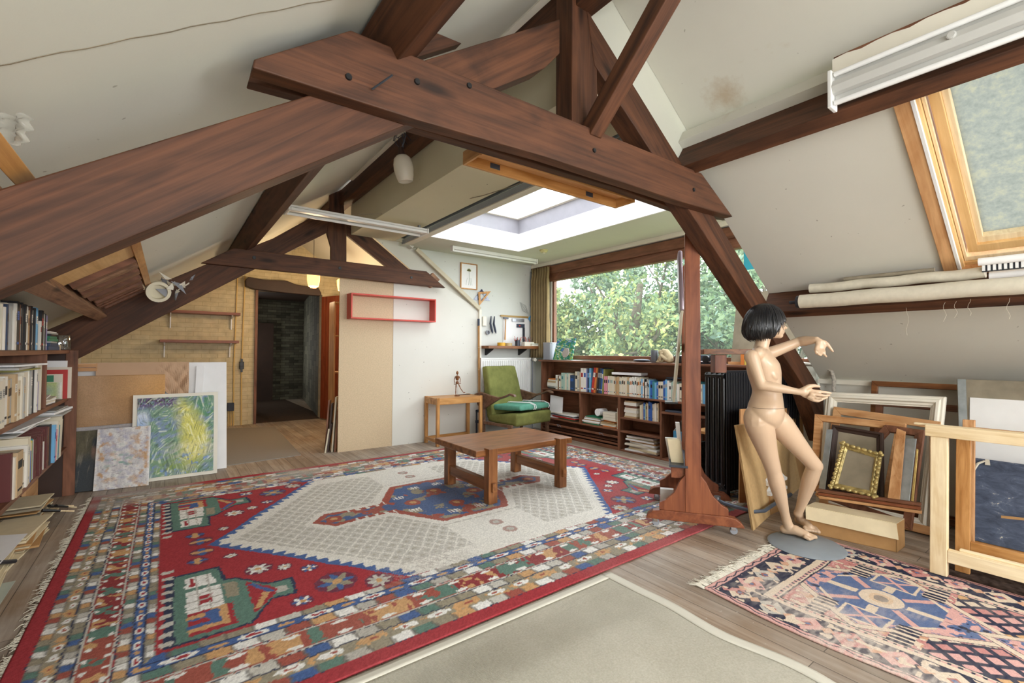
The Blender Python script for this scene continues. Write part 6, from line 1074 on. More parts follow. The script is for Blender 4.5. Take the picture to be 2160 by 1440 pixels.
# ---------------------------------------------------------------- things stored between purlin and left slope
def LP(x, y, d=0): return V((x, y, 2.17+.68*x))+V((.5623, 0, -.8269))*d
def lslab(x0, x1, y0, y1, d0, d1): o = LP(x0, y0, d0); return MB().obox(o, LP(x1, y0, d0)-o, V((0, y1-y0, 0)), LP(x0, y0, d1)-o)
tag(lslab(-.60, -.22, 2.6, 3.95, .09, .10).build('plywood_sheet', M['pine_y']), 'pale plywood sheet wedged against the left roof slope above the lower purlin', 'board')
tag(lslab(-.245, -.205, 2.6, 5.9, .06, .12).build('batten', M['beech_y']), 'long pale batten along the upper edge of the plywood and brown folders', 'batten')
for i in range(15):
    y = 3.98+i*.125; d = .13+.012*math.sin(i*2.3); o = lslab(-.56+.01*math.sin(i), -.25-.02*(i/15), y, y+.095, .035, d).build('folder', M[['case_x', 'beamlight', 'case_y'][i % 3]]); tag(o, 'brown folder, %s from the camera side in the row stored against the left slope' % ordw(i), 'folder', 'brown folders stored against the left slope')
ring('tape_roll', LP(-.20, 5.62, .20), .10, .05, plain('cream_tape', '#ddd6bd', .6), 'cream tape roll at the far end of the brown folders by the rafter', 'tape', (.2, -.9, -.3))
tg = thing('plastic_scraps', 'bunch of crumpled translucent plastic wrap by the far left rafter', 'plastic', LP(-.10, 5.7, .2)); rr = random.Random(9); mb = MB()
for i in range(12):
    c = LP(-.10, 5.66, .2)+V((rr.uniform(-.1, .16), rr.uniform(-.08, .06), rr.uniform(-.1, .12))); P = [c+V((rr.uniform(-.07, .07), rr.uniform(-.05, .05), rr.uniform(-.07, .07))) for _ in range(4)]; mb.prism(P, (0, .006, 0), i % 2)
mb.build('wrap', [M['offwhite'], M['grey']], tg)
for i, (x0, x1, y0, y1, d0, d1, mt, lb_) in enumerate(((-.43, -.39, 1.3, 1.93, .09, .15, 'beech_y', 'pale stretcher bar stored highest at the left picture edge'), (-.49, -.455, 1.3, 1.91, .10, .17, 'beech_y', 'second pale stretcher bar stored at the left picture edge'), (-.585, -.52, 1.3, 1.88, .10, .17, 'pine_y', 'yellow pine frame bar stored lowest at the left picture edge'))):
    tag(lslab(x0, x1, y0, y1, d0, d1).build('stretcher_bar', M[mt], None, .002), lb_, 'stretcher bar')
bg_ = thing('plastic_bag', 'crumpled translucent plastic bag hanging at the upper left', 'bag', (-0.311,1.673,1.859)); mb = MB(); vs = []; rr = random.Random(2)
b0, b1, b2, b3 = V((-0.391,1.740,1.898)), V((-0.287,1.687,1.899)), V((-0.290,1.640,1.807)), V((-0.376,1.679,1.826))
for j in range(13):
    for i in range(21):
        u1, v1 = i/20, j/12; p = (b0*(1-u1)+b1*u1)*(1-v1)+(b3*(1-u1)+b2*u1)*v1; vs.append(p+V((.6, .8, 0))*(.018*math.sin(u1*14+v1*7)*math.sin(v1*8+u1*3))+V((0, 0, .006*math.sin(u1*17))))
mb.add(vs, [(j*21+i, j*21+i+1, (j+1)*21+i+1, (j+1)*21+i) for j in range(12) for i in range(20)]); mb.build('film', M['bag'], bg_, smooth=True)
# ---------------------------------------------------------------- studio easel
ea = thing('studio_easel', 'large reddish brown wooden studio easel on castors at the rug edge', 'easel', (3.35, 2.1, 0))
fd = V((.575, -.818, 0)); wd = V((.818, .575, 0)); e0 = V((3.10, 1.925, .008))    # centre of the near foot
def E_(a, b, c): return e0+fd*a+wd*b+V((0, 0, c))
for b in (0, .62):
    pr = [(-.33, .055), (-.32, .085), (-.28, .115), (-.22, .125), (.22, .125), (.28, .115), (.32, .085), (.34, .055)]
    MB().prism([E_(a, b-.03, c) for a, c in pr], wd*.06).build('foot', M['teak_x'], ea, .004)
    MB().prism([E_(a, b-.022, c) for a, c in [(-.235, .125), (-.235, .175), (-.19, .20), (-.13, .26), (-.09, .35), (-.05, .40), (-.03, .41), (-.03, .125)]], wd*.04).build('scroll_bracket', M['teak_z'], ea, .003)
    MB().prism([E_(a, b-.022, c) for a, c in [(.235, .125), (.235, .175), (.19, .20), (.13, .26), (.09, .35), (.05, .40), (.03, .41), (.03, .125)]], wd*.04).build('scroll_bracket', M['teak_z'], ea, .003)
    hz = 2.215 if b == 0 else 2.06
    MB().prism([E_(a, b-.027, c) for a, c in [(-.055, .125), (.055, .125), (.052, hz-.05), (.035, hz-.012), (0, hz), (-.035, hz-.012), (-.052, hz-.05)]], wd*.054).build('post', M['teak_z'], ea, .004)
    for a in (-.26, .27):
        MB().lathe(E_(a, b-.012, .026), [(0, 0), (.024, 0), (.026, .004), (.026, .02), (.024, .024), (0, .024)], 16, 0, wd).build('castor_wheel', M['grey'], ea, smooth='auto'); MB().obox(E_(a-.018, b-.016, .03), fd*.03, wd*.032, (0, 0, .026)).build('castor_fork', M['chrome'], ea)
MB().obox(E_(-.05, .03, .20), wd*.56, fd*.04, (0, 0, .11)).build('cross_rail', M['teak_x'], ea, .003); MB().obox(E_(-.03, .03, 1.30), wd*.56, fd*.035, (0, 0, .07)).build('cross_rail', M['teak_x'], ea, .003)
MB().obox(E_(-.15, .01, .36), wd*.58, fd*.11, (0, 0, .085)).build('tray', M['teak_x'], ea, .003); MB().obox(E_(-.165, -.03, .445), wd*.60, fd*.13, (0, 0, .018)).build('tray_lip', M['darkmetal'], ea, .002)
for (a, b, w1, d1, h, mt, lb_) in ((-.15, .05, .09, .06, .17, 'cardlight', 'cream painting panel standing on the easel tray nearest the post'), (-.165, .16, .09, .02, .165, 'whitepaper', 'thin white panel standing on the easel tray'), (-.09, .12, .03, .05, .29, 'whitepaper', 'tall white narrow panel standing at the back of the easel tray')):
    tag(MB().obox(E_(a, b, .464), fd*w1, wd*d1, V((-.02, .02, h))).build('panel', M[mt], None, .002), lb_, 'board')
tag(MB().obox(E_(-.23, .22, .03), fd*.10, wd*.05, (0, 0, .18)).build('white_packet', WP), 'white packet standing on the rug between the easel feet', 'packet')
# canvas seen edge-on in the easel
tag(MB().obox(E_(-.075, .12, .74), wd*.42, fd*.02, V((-.012, .018, 0))+V((.0, .0, .78))+fd*-.0).build('stretched_canvas', M['palewood'], None, .004), 'pale canvas seen edge-on leaning on the left side of the easel', 'canvas') if 0 else None
ca, cb = V((3.292,2.222,0.896)), V((3.349,2.179,1.640)); tag(MB().obox(ca, wd*.40, fd*.018, cb-ca).build('stretched_canvas', M['palewood'], None, .003), 'pale canvas seen edge-on leaning against the left side of the easel', 'canvas')
MB().obox(ca+V((0, 0, -.014))-fd*.06, fd*.10, wd*.12, (0, 0, .014)).build('canvas_ledge', M['black'], ea)
dc, dd_ = V((3.473,2.273,1.654)), V((3.461,2.282,2.166)); tag(MB().obox(dc, wd*.35, fd*.035, dd_-dc).build('mirror_panel', plain('lilac_edge', '#8f7f86', .3, .3), None, .012), 'thin rounded dark panel edge beside the top of the easel post', 'panel')
tag(MB().tube([(4.050,2.466,2.064), (4.041,2.473,1.246)], .009, 8).build('black_rod', M['black']), 'thin black upright rod seen in the window right of the easel post', 'rod')
# ---------------------------------------------------------------- black column radiator, wooden stand
br_ = thing('column_radiator', 'black cast iron column radiator standing end-on behind the mannequin', 'radiator', (4.3, 2.15, 0)); x0, y0 = 3.86, 2.02
xd = V((.984, -.18, 0)); yd = V((.18, .984, 0)); r0 = V((3.93, 2.14, 0))
def K(a, b, c): return r0+xd*a+yd*b+V((0, 0, c))
for i in range(17):
    mb = MB(); a = .03+.062*i
    for j in range(4):
        b = .03+.054*j; mb.tube([K(a, b, .09), K(a, b, .14), K(a, b, 1.08), K(a, b, 1.12)], [.018, .026, .026, .02], 10)
    mb.tube([K(a, 0.005, .12), K(a, .21, .12)], .024, 10); mb.tube([K(a, .005, 1.09), K(a, .21, 1.09)], .026, 10); mb.build('radiator_section', M['blackmetal'], br_, smooth='auto')
mb = MB().obox(K(0.02, -.012, .08), xd*1.04, yd*.010, (0, 0, 1.06))
for i in range(30): mb.obox(K(.04+.034*i, -.018, .10), xd*.016, yd*.006, (0, 0, 1.02))
mb.build('front_panel', plain('black_ribbed_panel', '#16171c', .4, 0, .3), br_, .004)
for i in (0, 1): MB().obox(K(.06+.86*i, .02, 0), xd*.04, yd*.17, (0, 0, .09)).build('foot', M['blackmetal'], br_)
pp = thing('pipe', 'bluish grey steel pipe running along the floor from the black radiator', 'pipe', (3.555,1.986,0.090)); pts = [V((3.550,1.991,0.120)), V((3.513,1.904,0.120)), V((3.508,1.684,0.120)), V((3.593,1.648,0.120)), V((3.895,1.684,0.120)), V((4.194,1.708,0.120))]
MB().tube(pts, .014, 12).build('pipe_run', plain('steel_blue', '#66707f', .4, .5), pp, smooth='auto'); MB().tube([pts[0], pts[0]-V((0, 0, .12))], .016, 10).build('pipe_riser', M['metal'], pp, smooth='auto'); MB().lathe(pts[0]+V((0, 0, -.02)), [(0, 0), (.026, 0), (.026, .05), (0, .05)], 12).build('valve', M['metal'], pp, smooth='auto')
wst = thing('wooden_stand', 'wooden T-shaped support of a plank on a short post above the black radiator', 'stand', (3.9, 2.1, 1.2)); q0 = V((3.590,2.124,1.329)); q1 = V((4.082,1.756,1.332)); hv = V((0, 0, -.045))
rr1 = (q1-q0); nn = V((.5984, .8012, 0)); MB().obox(q0, rr1, nn*.22, hv).build('plank', M['oak_x'], wst, .003); q2 = V((3.691,2.085,1.281)); q3 = V((3.771,2.026,1.282)); MB().obox(q2, q3-q2, nn*.09, V((0, 0, 1.13-q2.z+.0))).build('post', M['teak_z'], wst, .003)
rg = MB().prism([(3.6, 1.98, 0), (4.4, 1.98, 0), (4.5, 3.0, 0), (3.75, 2.3, 0)], (0, 0, .006)) ; del rg
ch_ = thing('wooden_chair', 'wooden chair mostly hidden behind the easel post and black radiator', 'chair', (4.42, 2.49, 0))
B(4.22, 4.62, 2.36, 2.62, .50, .53).build('seat', M['beech_x'], ch_, .004)
for x in (4.23, 4.57):
    for y in (2.37, 2.58): B(x, x+.035, y, y+.035, 0, .50).build('leg', M['beech_z'], ch_, .003)
B(4.23, 4.60, 2.365, 2.385, .42, .50).build('apron', M['teak_x'], ch_)
dsc = thing('scribbled_board', 'dark green board with grey scribbles glimpsed behind the easel foot', 'panel', (4.1, 2.6, .2)); B(4.27, 4.57, 2.64, 2.655, .0, .38).build('panel_body', plain('scribble_dark', '#2d3836', .7, 0, .9, .1, 30), dsc)
# ---------------------------------------------------------------- boards behind the mannequin
tag(MB().prism([(3.456,1.660,-0.007), (4.889,1.900,-0.202), (4.894,1.900,0.046), (4.670,1.930,0.673), (3.291,1.700,0.776)], V((.006, .02, 0))).build('mdf_board', M['mdf'], None, .002), 'tan fibreboard panel leaning behind the mannequin legs', 'board')
for i, (px0, px1, pz, d, mt, lb_) in enumerate(((1560, 1600, 861, 1.98, 'orange_z', 'reddish board edge standing behind the tan fibreboard'), (1655, 1695, 860, 1.95, 'orange_z', 'orange wood panel right of the mannequin hips'), (1662, 1706, 882, 1.90, 'card', 'brown cardboard sheet right of the mannequin thigh'))):
    a = V((0, 0, 0)); tag(MB().prism([(-0.209,1.000,1.820)] if 0 else [V((hx, d, .0)) for hx in ()]+[V(((px0-1080)*0, 0, 0))] if 0 else ([V(p) for p in {0: ((3.880,1.980,0.037), (4.212,1.980,-0.026), (4.223,1.980,0.806), (3.905,1.980,0.820)), 1: ((4.605,1.950,-0.093), (5.266,1.950,-0.229), (5.134,1.970,0.758), (4.718,1.970,0.772)), 2: ((4.734,1.920,-0.021), (5.376,1.920,-0.136), (5.216,1.950,0.649), (4.739,1.950,0.669))}[i]]), V((.004, .012, 0))).build('board', M[mt]), lb_, 'board', 'boards behind the mannequin')
mo = thing('white_moulding', 'short white cornice mouldings stacked behind the mannequin knees', 'moulding', (4.0, 1.75, .3))
for z in (.16, .235): MB().prism([(3.86, 1.72, z), (3.86, 1.80, z), (3.86, 1.80, z+.06), (3.86, 1.765, z+.055), (3.86, 1.745, z+.03), (3.86, 1.72, z+.02)], (.30, 0, .01)).build('moulding_piece', M['white'], mo)
B(3.9, 4.1, 1.74, 1.80, 0, .159).build('support_block', M['card'], mo)
# ---------------------------------------------------------------- frames leaning at the right wall
def frame3(name, bl, br, tr_, tl, w, dpt, mat, label, cat='frame', prof=None, back=None, backd=.3, group=None, scallop=0, bev=.003):
    bl, br, tr_, tl = map(V, (bl, br, tr_, tl)); t = thing(name, label, cat, tuple((bl+br)/2), group); C_ = [bl, br, tr_, tl]; cen = sum(C_, V())/4; n = (br-bl).cross(tl-bl).normalized()
    if n.dot(V((0, 0, 1.3))-cen) < 0: n = -n
    inn = []
    for i in range(4):
        p = C_[i]; a = (C_[(i+1) % 4]-p).normalized(); b = (C_[(i-1) % 4]-p).normalized(); s = max(.3, a.cross(b).length); inn.append(p+(a+b)*w/s)
    prof = prof or [(0, 0), (0, 1), (1, 1), (1, 0)]      # (fraction of width inwards, fraction of depth)
    for i in range(4):
        j = (i+1) % 4; mb = MB(); m_ = len(prof)
        A = [C_[i].lerp(inn[i], f_)+n*dpt*h for f_, h in prof]; Bq = [C_[j].lerp(inn[j], f_)+n*dpt*h for f_, h in prof]; F = [tuple(range(m_)), tuple(range(m_, 2*m_))[::-1]]+[(q+m_, (q+1) % m_+m_, (q+1) % m_, q) for q in range(m_)]
        mb.add(A+Bq, F)
        if scallop:
            d_ = (C_[j]-C_[i]); L_ = d_.length; k_ = max(3, int(L_/scallop)); e_ = (inn[i]-C_[i]+inn[j]-C_[j])/2
            for s_i in range(k_+1):
                p = C_[i]+d_*(s_i/k_)+e_*.22; r_ = scallop*(.55 if s_i % 2 else .42); mb.ell(p+n*dpt*.9, d_.normalized()*r_, e_.normalized()*w*.34, n*dpt*.5, 0, 10, 6)
                p2 = C_[i].lerp(inn[i], .8)+((C_[j].lerp(inn[j], .8))-(C_[i].lerp(inn[i], .8)))*(s_i/k_); mb.ell(p2+n*dpt*.5, d_.normalized()*r_*.5, e_.normalized()*w*.12, n*dpt*.3, 0, 8, 4)
        o = mb.build('rail', mat, t, 0 if scallop else bev, 'auto' if scallop else False); bm2 = bmesh.new(); bm2.from_mesh(o.data); bmesh.ops.recalc_face_normals(bm2, faces=bm2.faces); bm2.to_mesh(o.data); bm2.free()
    if back:
        e_ = n*dpt*backd; MB().prism([p+e_ for p in inn], -n*.004).build('backing', back, t)
    return t
WPROF = [(0, 0), (0, .55), (.12, .8), (.3, .75), (.38, 1), (.6, 1), (.68, .6), (.85, .55), (.9, .3), (1, .3), (1, 0)]
DG = plain('dark_gap', '#4c4038', .8, 0, .3); MP = plain('mould_wood', '#6b5a4c', .8, 0, .3)
frame3('picture_frame', (4.84, 1.36, .01), (4.84, .66, .01), (5.0, .66, 1.055), (5.0, 1.36, 1.055), .045, .03, M['oak_y'], 'reddish wooden frame standing highest against the knee wall behind the white frame')
frame3('picture_frame', (4.72, 1.30, .01), (4.72, .70, .01), (4.88, .72, .90), (4.88, 1.30, .90), .05, .03, M['case_y'], 'dark brown frame seen through the opening of the large white frame')
frame3('picture_frame', (4.42, 1.60, .01), (4.42, .86, .01), (4.680,0.818,0.973), (4.680,1.601,0.954), .085, .05, M['offwhite'], 'large cream white moulded picture frame leaning at the back of the stack', prof=WPROF)
frame3('canvas_stretcher', (4.36, 1.56, .01), (4.36, .80, .01), (4.600,0.840,0.794), (4.600,1.521,0.838), .06, .02, M['orange_y'], 'orange pine stretcher frame leaning just in front of the white frame')
frame3('picture_frame', (4.180,1.547,0.189), (4.120,1.021,0.194), (4.420,0.994,0.772), (4.420,1.595,0.775), .055, .03, M['orange_y'], 'tilted orange wooden frame surrounding the gilt frame', back=None)
frame3('picture_frame', (4.120,1.449,0.168), (4.020,0.884,0.110), (4.380,0.882,0.740), (4.380,1.108,0.750), .05, .03, M['case_z'], 'dark stained frame leaning at the right end of the stack', back=None)
frame3('picture_frame', (4.100,1.419,0.234), (4.100,1.053,0.267), (4.330,1.110,0.694), (4.330,1.443,0.715), .045, .03, M['darkbrown'], 'dark brown frame with a grey linen backing behind the gilt frame', back=M['grubby'], prof=[(0, 0), (0, .9), (.4, 1), (.55, .6), (1, .3), (1, 0)])
def strip(a, b, c, d, off, mat, lab, cat='frame', name='frame_rail'): return tag(MB().prism([a, b, c, d], off).build(name, mat, None, .002), lab, cat)
strip((4.020,1.017,0.258), (4.020,0.950,0.263), (4.220,0.957,0.745), (4.220,1.005,0.762), (-.02, -.0, .0), M['orange_z'], 'wide pale orange frame rail standing right of the gilt frame')
strip((4.030,0.973,0.255), (4.030,0.902,0.255), (4.250,0.904,0.699), (4.250,0.964,0.697), (-.018, 0, 0), M['silver'], 'silver leafed frame rail leaning among the wooden frames')
strip((4.040,0.899,0.241), (4.040,0.885,0.242), (4.220,0.889,0.629), (4.220,0.899,0.634), (-.012, 0, 0), M['goldp'], 'thin pale gilt strip beside the silver rail')
strip((4.080,1.457,0.247), (4.080,1.412,0.251), (4.300,1.430,0.689), (4.300,1.474,0.683), (-.015, 0, 0), M['silver'], 'grey blue strip at the left inside the tilted orange frame')
gt = frame3('gilt_frame', (4.000,1.353,0.293), (4.000,1.076,0.286), (4.140,1.071,0.573), (4.140,1.315,0.616), .04, .022, M['goldm'], 'small ornate gilt frame with scalloped edges at the front of the frames', 'frame', prof=[(0, 0), (0, .5), (.2, 1), (.5, .7), (.7, .9), (1, .4), (1, 0)], back=M['grubby'], backd=.1, scallop=.035)
# bundle of slats and long cardboard box
def fillbar(a, b, w, h, mat, lab, name='wood_slat', cat='slat', group='wooden slats on the cardboard box'):
    a, b = V(a), V(b); d = (b-a).normalized(); s = V((0, 0, 1)).cross(d).normalized(); up_ = d.cross(s); return tag(MB().obox(a-s*w/2, b-a, s*w, up_*h).build(name, mat, None, .002), lab, cat, group)
A0, B0 = V((3.956,1.413,0.208)), V((3.988,0.828,0.250))
for i, (dz, dx_, dl, mt) in enumerate(((0, 0, 0, 'orange_y'), (.0, .035, -.03, 'beech_y'), (.0, .07, -.06, 'orange_y'), (.022, .01, .0, 'teak_y'), (.022, .05, -.02, 'orange_y'), (.044, .03, .01, 'case_y'))):
    off = V((.8, .6, 0))*dx_+V((0, 0, dz)); e_ = (B0-A0).normalized()*dl; fillbar(A0+off, B0+off+e_, .03, .018, M[mt], '%s slat, %s laid in the bundle on the long cardboard box' % (['orange', 'pale', 'orange', 'reddish', 'orange', 'dark brown'][i], ordw(i)))
cb_ = thing('cardboard_box', 'long brown cardboard box with a pale open flap lying before the leaning frames', 'box', (3.8, 1.2, 0))
c0, c1, c2, c3_ = V((3.736,1.422,0.000)), V((3.841,0.925,0.000)), V((4.035,0.921,0.000)), V((4.280,1.473,0.000)); H = .185
bvec = (c2-c1); bvec.z = 0; bvec = bvec.normalized()*.16
MB().prism([c0, c1, c1+V((0, 0, H)), c0+V((0, 0, H))], bvec*.02).build('front_panel', M['card'], cb_); MB().prism([c1, c1+bvec, c1+bvec+V((0, 0, H)), c1+V((0, 0, H))], (c0-c1).normalized()*.006).build('end_panel', M['card'], cb_)
MB().prism([c0+bvec, c1+bvec, c1+bvec+V((0, 0, H)), c0+bvec+V((0, 0, H))], bvec*.02).build('back_panel', M['card'], cb_); MB().prism([c0, c1, c1+bvec, c0+bvec], (0, 0, .004)).build('bottom_panel', M['card'], cb_)
T0, T1_ = c0+V((0, 0, H)), c1+V((0, 0, H)); MB().prism([T0, T1_, T1_+V((-.045, -.02, -.085)), T0+V((-.045, -.02, -.075))], (-.004, 0, 0)).build('flap', M['cardlight'], cb_); MB().prism([T0, T1_, T1_+bvec, T0+bvec], (0, 0, .004)).build('top_panel', M['cardlight'], cb_)
# big pale wooden stretcher, orange one behind, speckled board and grey canvas
sf = thing('wooden_trestle', 'big pale wooden stretcher frame standing at the right edge of the picture', 'stretcher frame', (3.66, .3, 0)); X1 = 3.62; SL = .07
def sb(y0, y1, z0_, z1_, dx_=0, w=.045, nm='rail', mt='pale_y'):
    a = V((X1+SL*z0_/.88+dx_, y0, z0_)); return MB().obox(a, V((w, 0, 0)), V((0, y1-y0, 0)), V((SL*(z1_-z0_)/.88, 0, z1_-z0_))).build(nm, M[mt], sf, .004)
sb(-.55, .745, .805, .872, -.012, .05); sb(-.55, .805, .862, .874, .02, .03); sb(.645, .722, .012, .805, 0, .045, 'post', 'pale_z'); sb(-.55, .645, .095, .165, 0); sb(-.55, .60, .165, .178, .03, .03)
of = thing('canvas_stretcher', 'orange pine stretcher frame standing right behind the pale one', 'stretcher', (3.8, .3, 0))
for (y0, y1, z0_, z1_, mt) in ((.575, .64, 0, .84, 'beech_z'), (-.5, .575, .80, .85, 'orange_y'), (-.5, .575, .13, .185, 'beech_y')): MB().obox((3.78+.12*z0_, y0, z0_+.009), (.03, 0, 0), (0, y1-y0, 0), (.12*(z1_-z0_), 0, z1_-z0_)).build('rail', M[mt], of, .003)
MB().obox((3.90, .575, .009), (.03, 0, 0), (0, .055, 0), (.10, 0, .88)).build('rail', M['orange_z'], of, .003)
m, nt, N, L, b = newmat('marbled_blue_board'); v = coords(N, L, (1, 1, 2.6)); f = noise(N, L, v, 9, 8, .75, .6); r = ramp(N, [(.35, lin('#2e3648')), (.56, lin('#4a5468')), (.62, lin('#5b6577')), (.66, lin('#d4ccb4')), (.9, lin('#e0dac8'))]); L.new(f, r.inputs[0]); L.new(r.outputs[0], b.inputs['Base Color']); b.inputs['Roughness'].default_value = .7
sbd = thing('marbled_board', 'dark blue portfolio board with cream speckles leaning behind the stretcher frames', 'board', (4.2, .3, .1)); p0, p1 = V((4.420,0.724,0.587)), V((4.180,0.677,0.102)); MB().prism([p1, (p1.x, -.6, p1.z), (p0.x, -.6, p0.z), p0], (.012, 0, .004)).build('board_face', m, sbd); MB().obox((p1.x-.02, -.6, .009), (.05, 0, 0), (0, .6+p1.y, 0), (.0, 0, p1.z-.012)).build('bottom_rail', M['beech_y'], sbd)
q = V((4.400,0.588,0.583)); MB().tube([q, q+V((-.02, .03, -.02)), q+V((-.04, .05, -.07)), q+V((-.06, .045, -.13))], [.006, .008, .008, .007], 6).build('ribbon', M['canvasroll'], sbd); q = V((4.410,0.587,0.594)); MB().prism([q, q+V((0, -.02, .0)), q+V((-.01, -.025, -.035)), q+V((-.01, .0, -.035))], (-.003, 0, 0)).build('ribbon', M['canvasroll'], sbd); q = V((4.200,0.493,0.274)); MB().prism([q, q+V((0, -.14, .02)), q+V((0, -.14, .035)), q+V((0, 0, .016))], (-.004, 0, 0)).build('ribbon', M['card'], sbd)
lc = thing('linen_canvas', 'large grey linen canvas with a white sheet leaning at the far right', 'canvas', (4.6, .3, .1)); g0, g1 = V((4.720,0.771,1.112)), V((4.48, .72, .01)); MB().prism([g1, (g1.x, -.6, g1.z), (g0.x, -.6, g0.z), g0], (.02, 0, 0)).build('canvas_face', M['grubby'], lc); MB().prism([g1+V((-.004, -.005, 0)), g1+V((-.004, -.05, 0)), g0+V((-.004, -.05, 0)), g0+V((-.004, -.005, 0))], (-.003, 0, 0)).build('side_edge', M['silver'], lc)
h0, h1 = V((4.690,0.697,0.983)), V((4.585,0.692,0.527)); h1 = V((4.580,0.691,0.518)); MB().prism([h1, (h1.x, -.6, h1.z), (h0.x, -.6, h0.z), h0], (-.003, 0, 0)).build('white_sheet', M['white'], lc)
pw = thing('pipe', 'flaking white painted pipe bent against the right slope above the white frame', 'pipe', (4.900,1.852,1.193)); MB().tube([(4.980,1.967,1.203), (4.980,1.858,1.191), (4.960,1.722,1.177), (4.960,1.660,1.135), (4.970,1.645,1.056), (5.000,1.657,0.899), (5.0, 1.655, .5), (5.0, 1.655, .0)], .017, 10).build('pipe_run', plain('flaking_white', '#b4aea2', .7, 0, .45, .3, 40), pw, smooth='auto')
# ---------------------------------------------------------------- mannequin
mq = thing('mannequin', 'bald-bodied beige mannequin with a black bob wig, one arm reaching out, on a grey base', 'mannequin', (3.46, 1.31, 0)); mq['label'] = 'beige mannequin with a black bob wig reaching out its arms on a grey base'
Rr = V((.8012, -.5984, 0)); Fr = V((.5984, .8012, 0)); Z_ = V((0, 0, 1))
N_ = (Rr*.80-Fr*.60).normalized(); Wv = (Rr*.60+Fr*.80).normalized()      # facing direction, towards her left
mb = MB()
def ellring(c, a, b, n=44, ax=None, ay=None, sq=2.0): 
    ax = ax or Wv; ay = ay or N_; out = []
    for i in range(n):
        t_ = 2*math.pi*i/n; cc, ss = math.cos(t_), math.sin(t_); out.append(V(c)+ax*a*math.copysign(abs(cc)**(2/sq), cc)+ay*b*math.copysign(abs(ss)**(2/sq), ss))
    return out
def loft(rings):
    n = len(rings[0]); vs = [p for r_ in rings for p in r_]; fs = [(i*n+q, i*n+(q+1) % n, (i+1)*n+(q+1) % n, (i+1)*n+q) for i in range(len(rings)-1) for q in range(n)]; fs += [tuple(range(n))[::-1], tuple(range((len(rings)-1)*n, len(rings)*n))]; mb.add(vs, fs)
def limb(pts, rs, n=14):
    pts = [V(p) for p in pts]; mb.tube(pts, rs, n)
    for p, r_ in ((pts[0], rs[0]), (pts[-1], rs[-1])): mb.ell(p, (r_, 0, 0), (0, r_, 0), (0, 0, r_), 0, 12, 8)
tor = [((3.238,1.463,0.803), .07, .07), ((3.233,1.467,0.847), .138, .098), ((3.231,1.468,0.898), .158, .110), ((3.231,1.468,0.946), .148, .106), ((3.236,1.464,0.993), .124, .096), ((3.239,1.462,1.038), .112, .088), ((3.234,1.466,1.083), .118, .090), ((3.227,1.471,1.134), .132, .098), ((3.222,1.475,1.185), .142, .102), ((3.217,1.478,1.232), .148, .096), ((3.210,1.484,1.274), .145, .076), ((3.207,1.486,1.300), .125, .062), ((3.207,1.486,1.322), .075, .05)]
def cr(p0, p1, p2, p3, t): return .5*((2*p1)+(p2-p0)*t+(2*p0-5*p1+4*p2-p3)*t*t+(3*p1-p0-3*p2+p3)*t**3)
tt = [(V(c), a, b) for c, a, b in tor]; fine_ = []
for i in range(len(tt)-1):
    q = [tt[max(i-1, 0)], tt[i], tt[i+1], tt[min(i+2, len(tt)-1)]]
    for s_i in range(4): t_ = s_i/4; fine_.append((cr(q[0][0], q[1][0], q[2][0], q[3][0], t_), cr(q[0][1], q[1][1], q[2][1], q[3][1], t_), cr(q[0][2], q[1][2], q[2][2], q[3][2], t_)))
fine_.append(tt[-1]); loft([ellring(c, a*(.94), b, sq=2.15) for c, a, b in fine_])
limb([(3.207,1.486,1.296), (3.210,1.484,1.344), (3.223,1.474,1.402), (3.236,1.464,1.434)], [.056, .046, .044, .045])
# breasts, buttocks
for s in (-1, 1):
    c = V((3.222,1.475,1.175))+N_*.066+Wv*.062*s; mb.ell(c-N_*.018, Wv*.050, (N_*.042-Z_*.010), (Z_*.058+N_*-.020), 0, 16, 10); mb.ell(V((3.223,1.474,0.860))-N_*.034+Wv*.062*s, Wv*.080, N_*.082, Z_*.10, 0, 36, 24)
    limb([V((3.207,1.486,1.306))+Wv*.03*s, V((3.207,1.486,1.293))+Wv*.125*s], [.038, .042])
# near (right) arm, upper arm down, forearm forward
shR = V((3.024,1.460,1.275)); elR = V((3.013,1.394,1.096)); wrR = V((3.110,1.222,1.062)); limb([shR, shR.lerp(elR, .4), elR], [.045, .038, .031]); limb([elR, elR.lerp(wrR, .3), wrR.lerp(elR, .1), wrR], [.031, .033, .021, .020])
# far (left) arm raised forward
shL = V((3.387,1.501,1.300)); elL = V((3.528,1.371,1.380)); wrL = V((3.485,1.253,1.390)); limb([shL, shL.lerp(elL, .4), elL], [.044, .038, .032]); limb([elL, elL.lerp(wrL, .35), wrL], [.033, .035, .022])
def finger(P, rs): limb(P, [r_*1.32 for r_ in rs], 10)
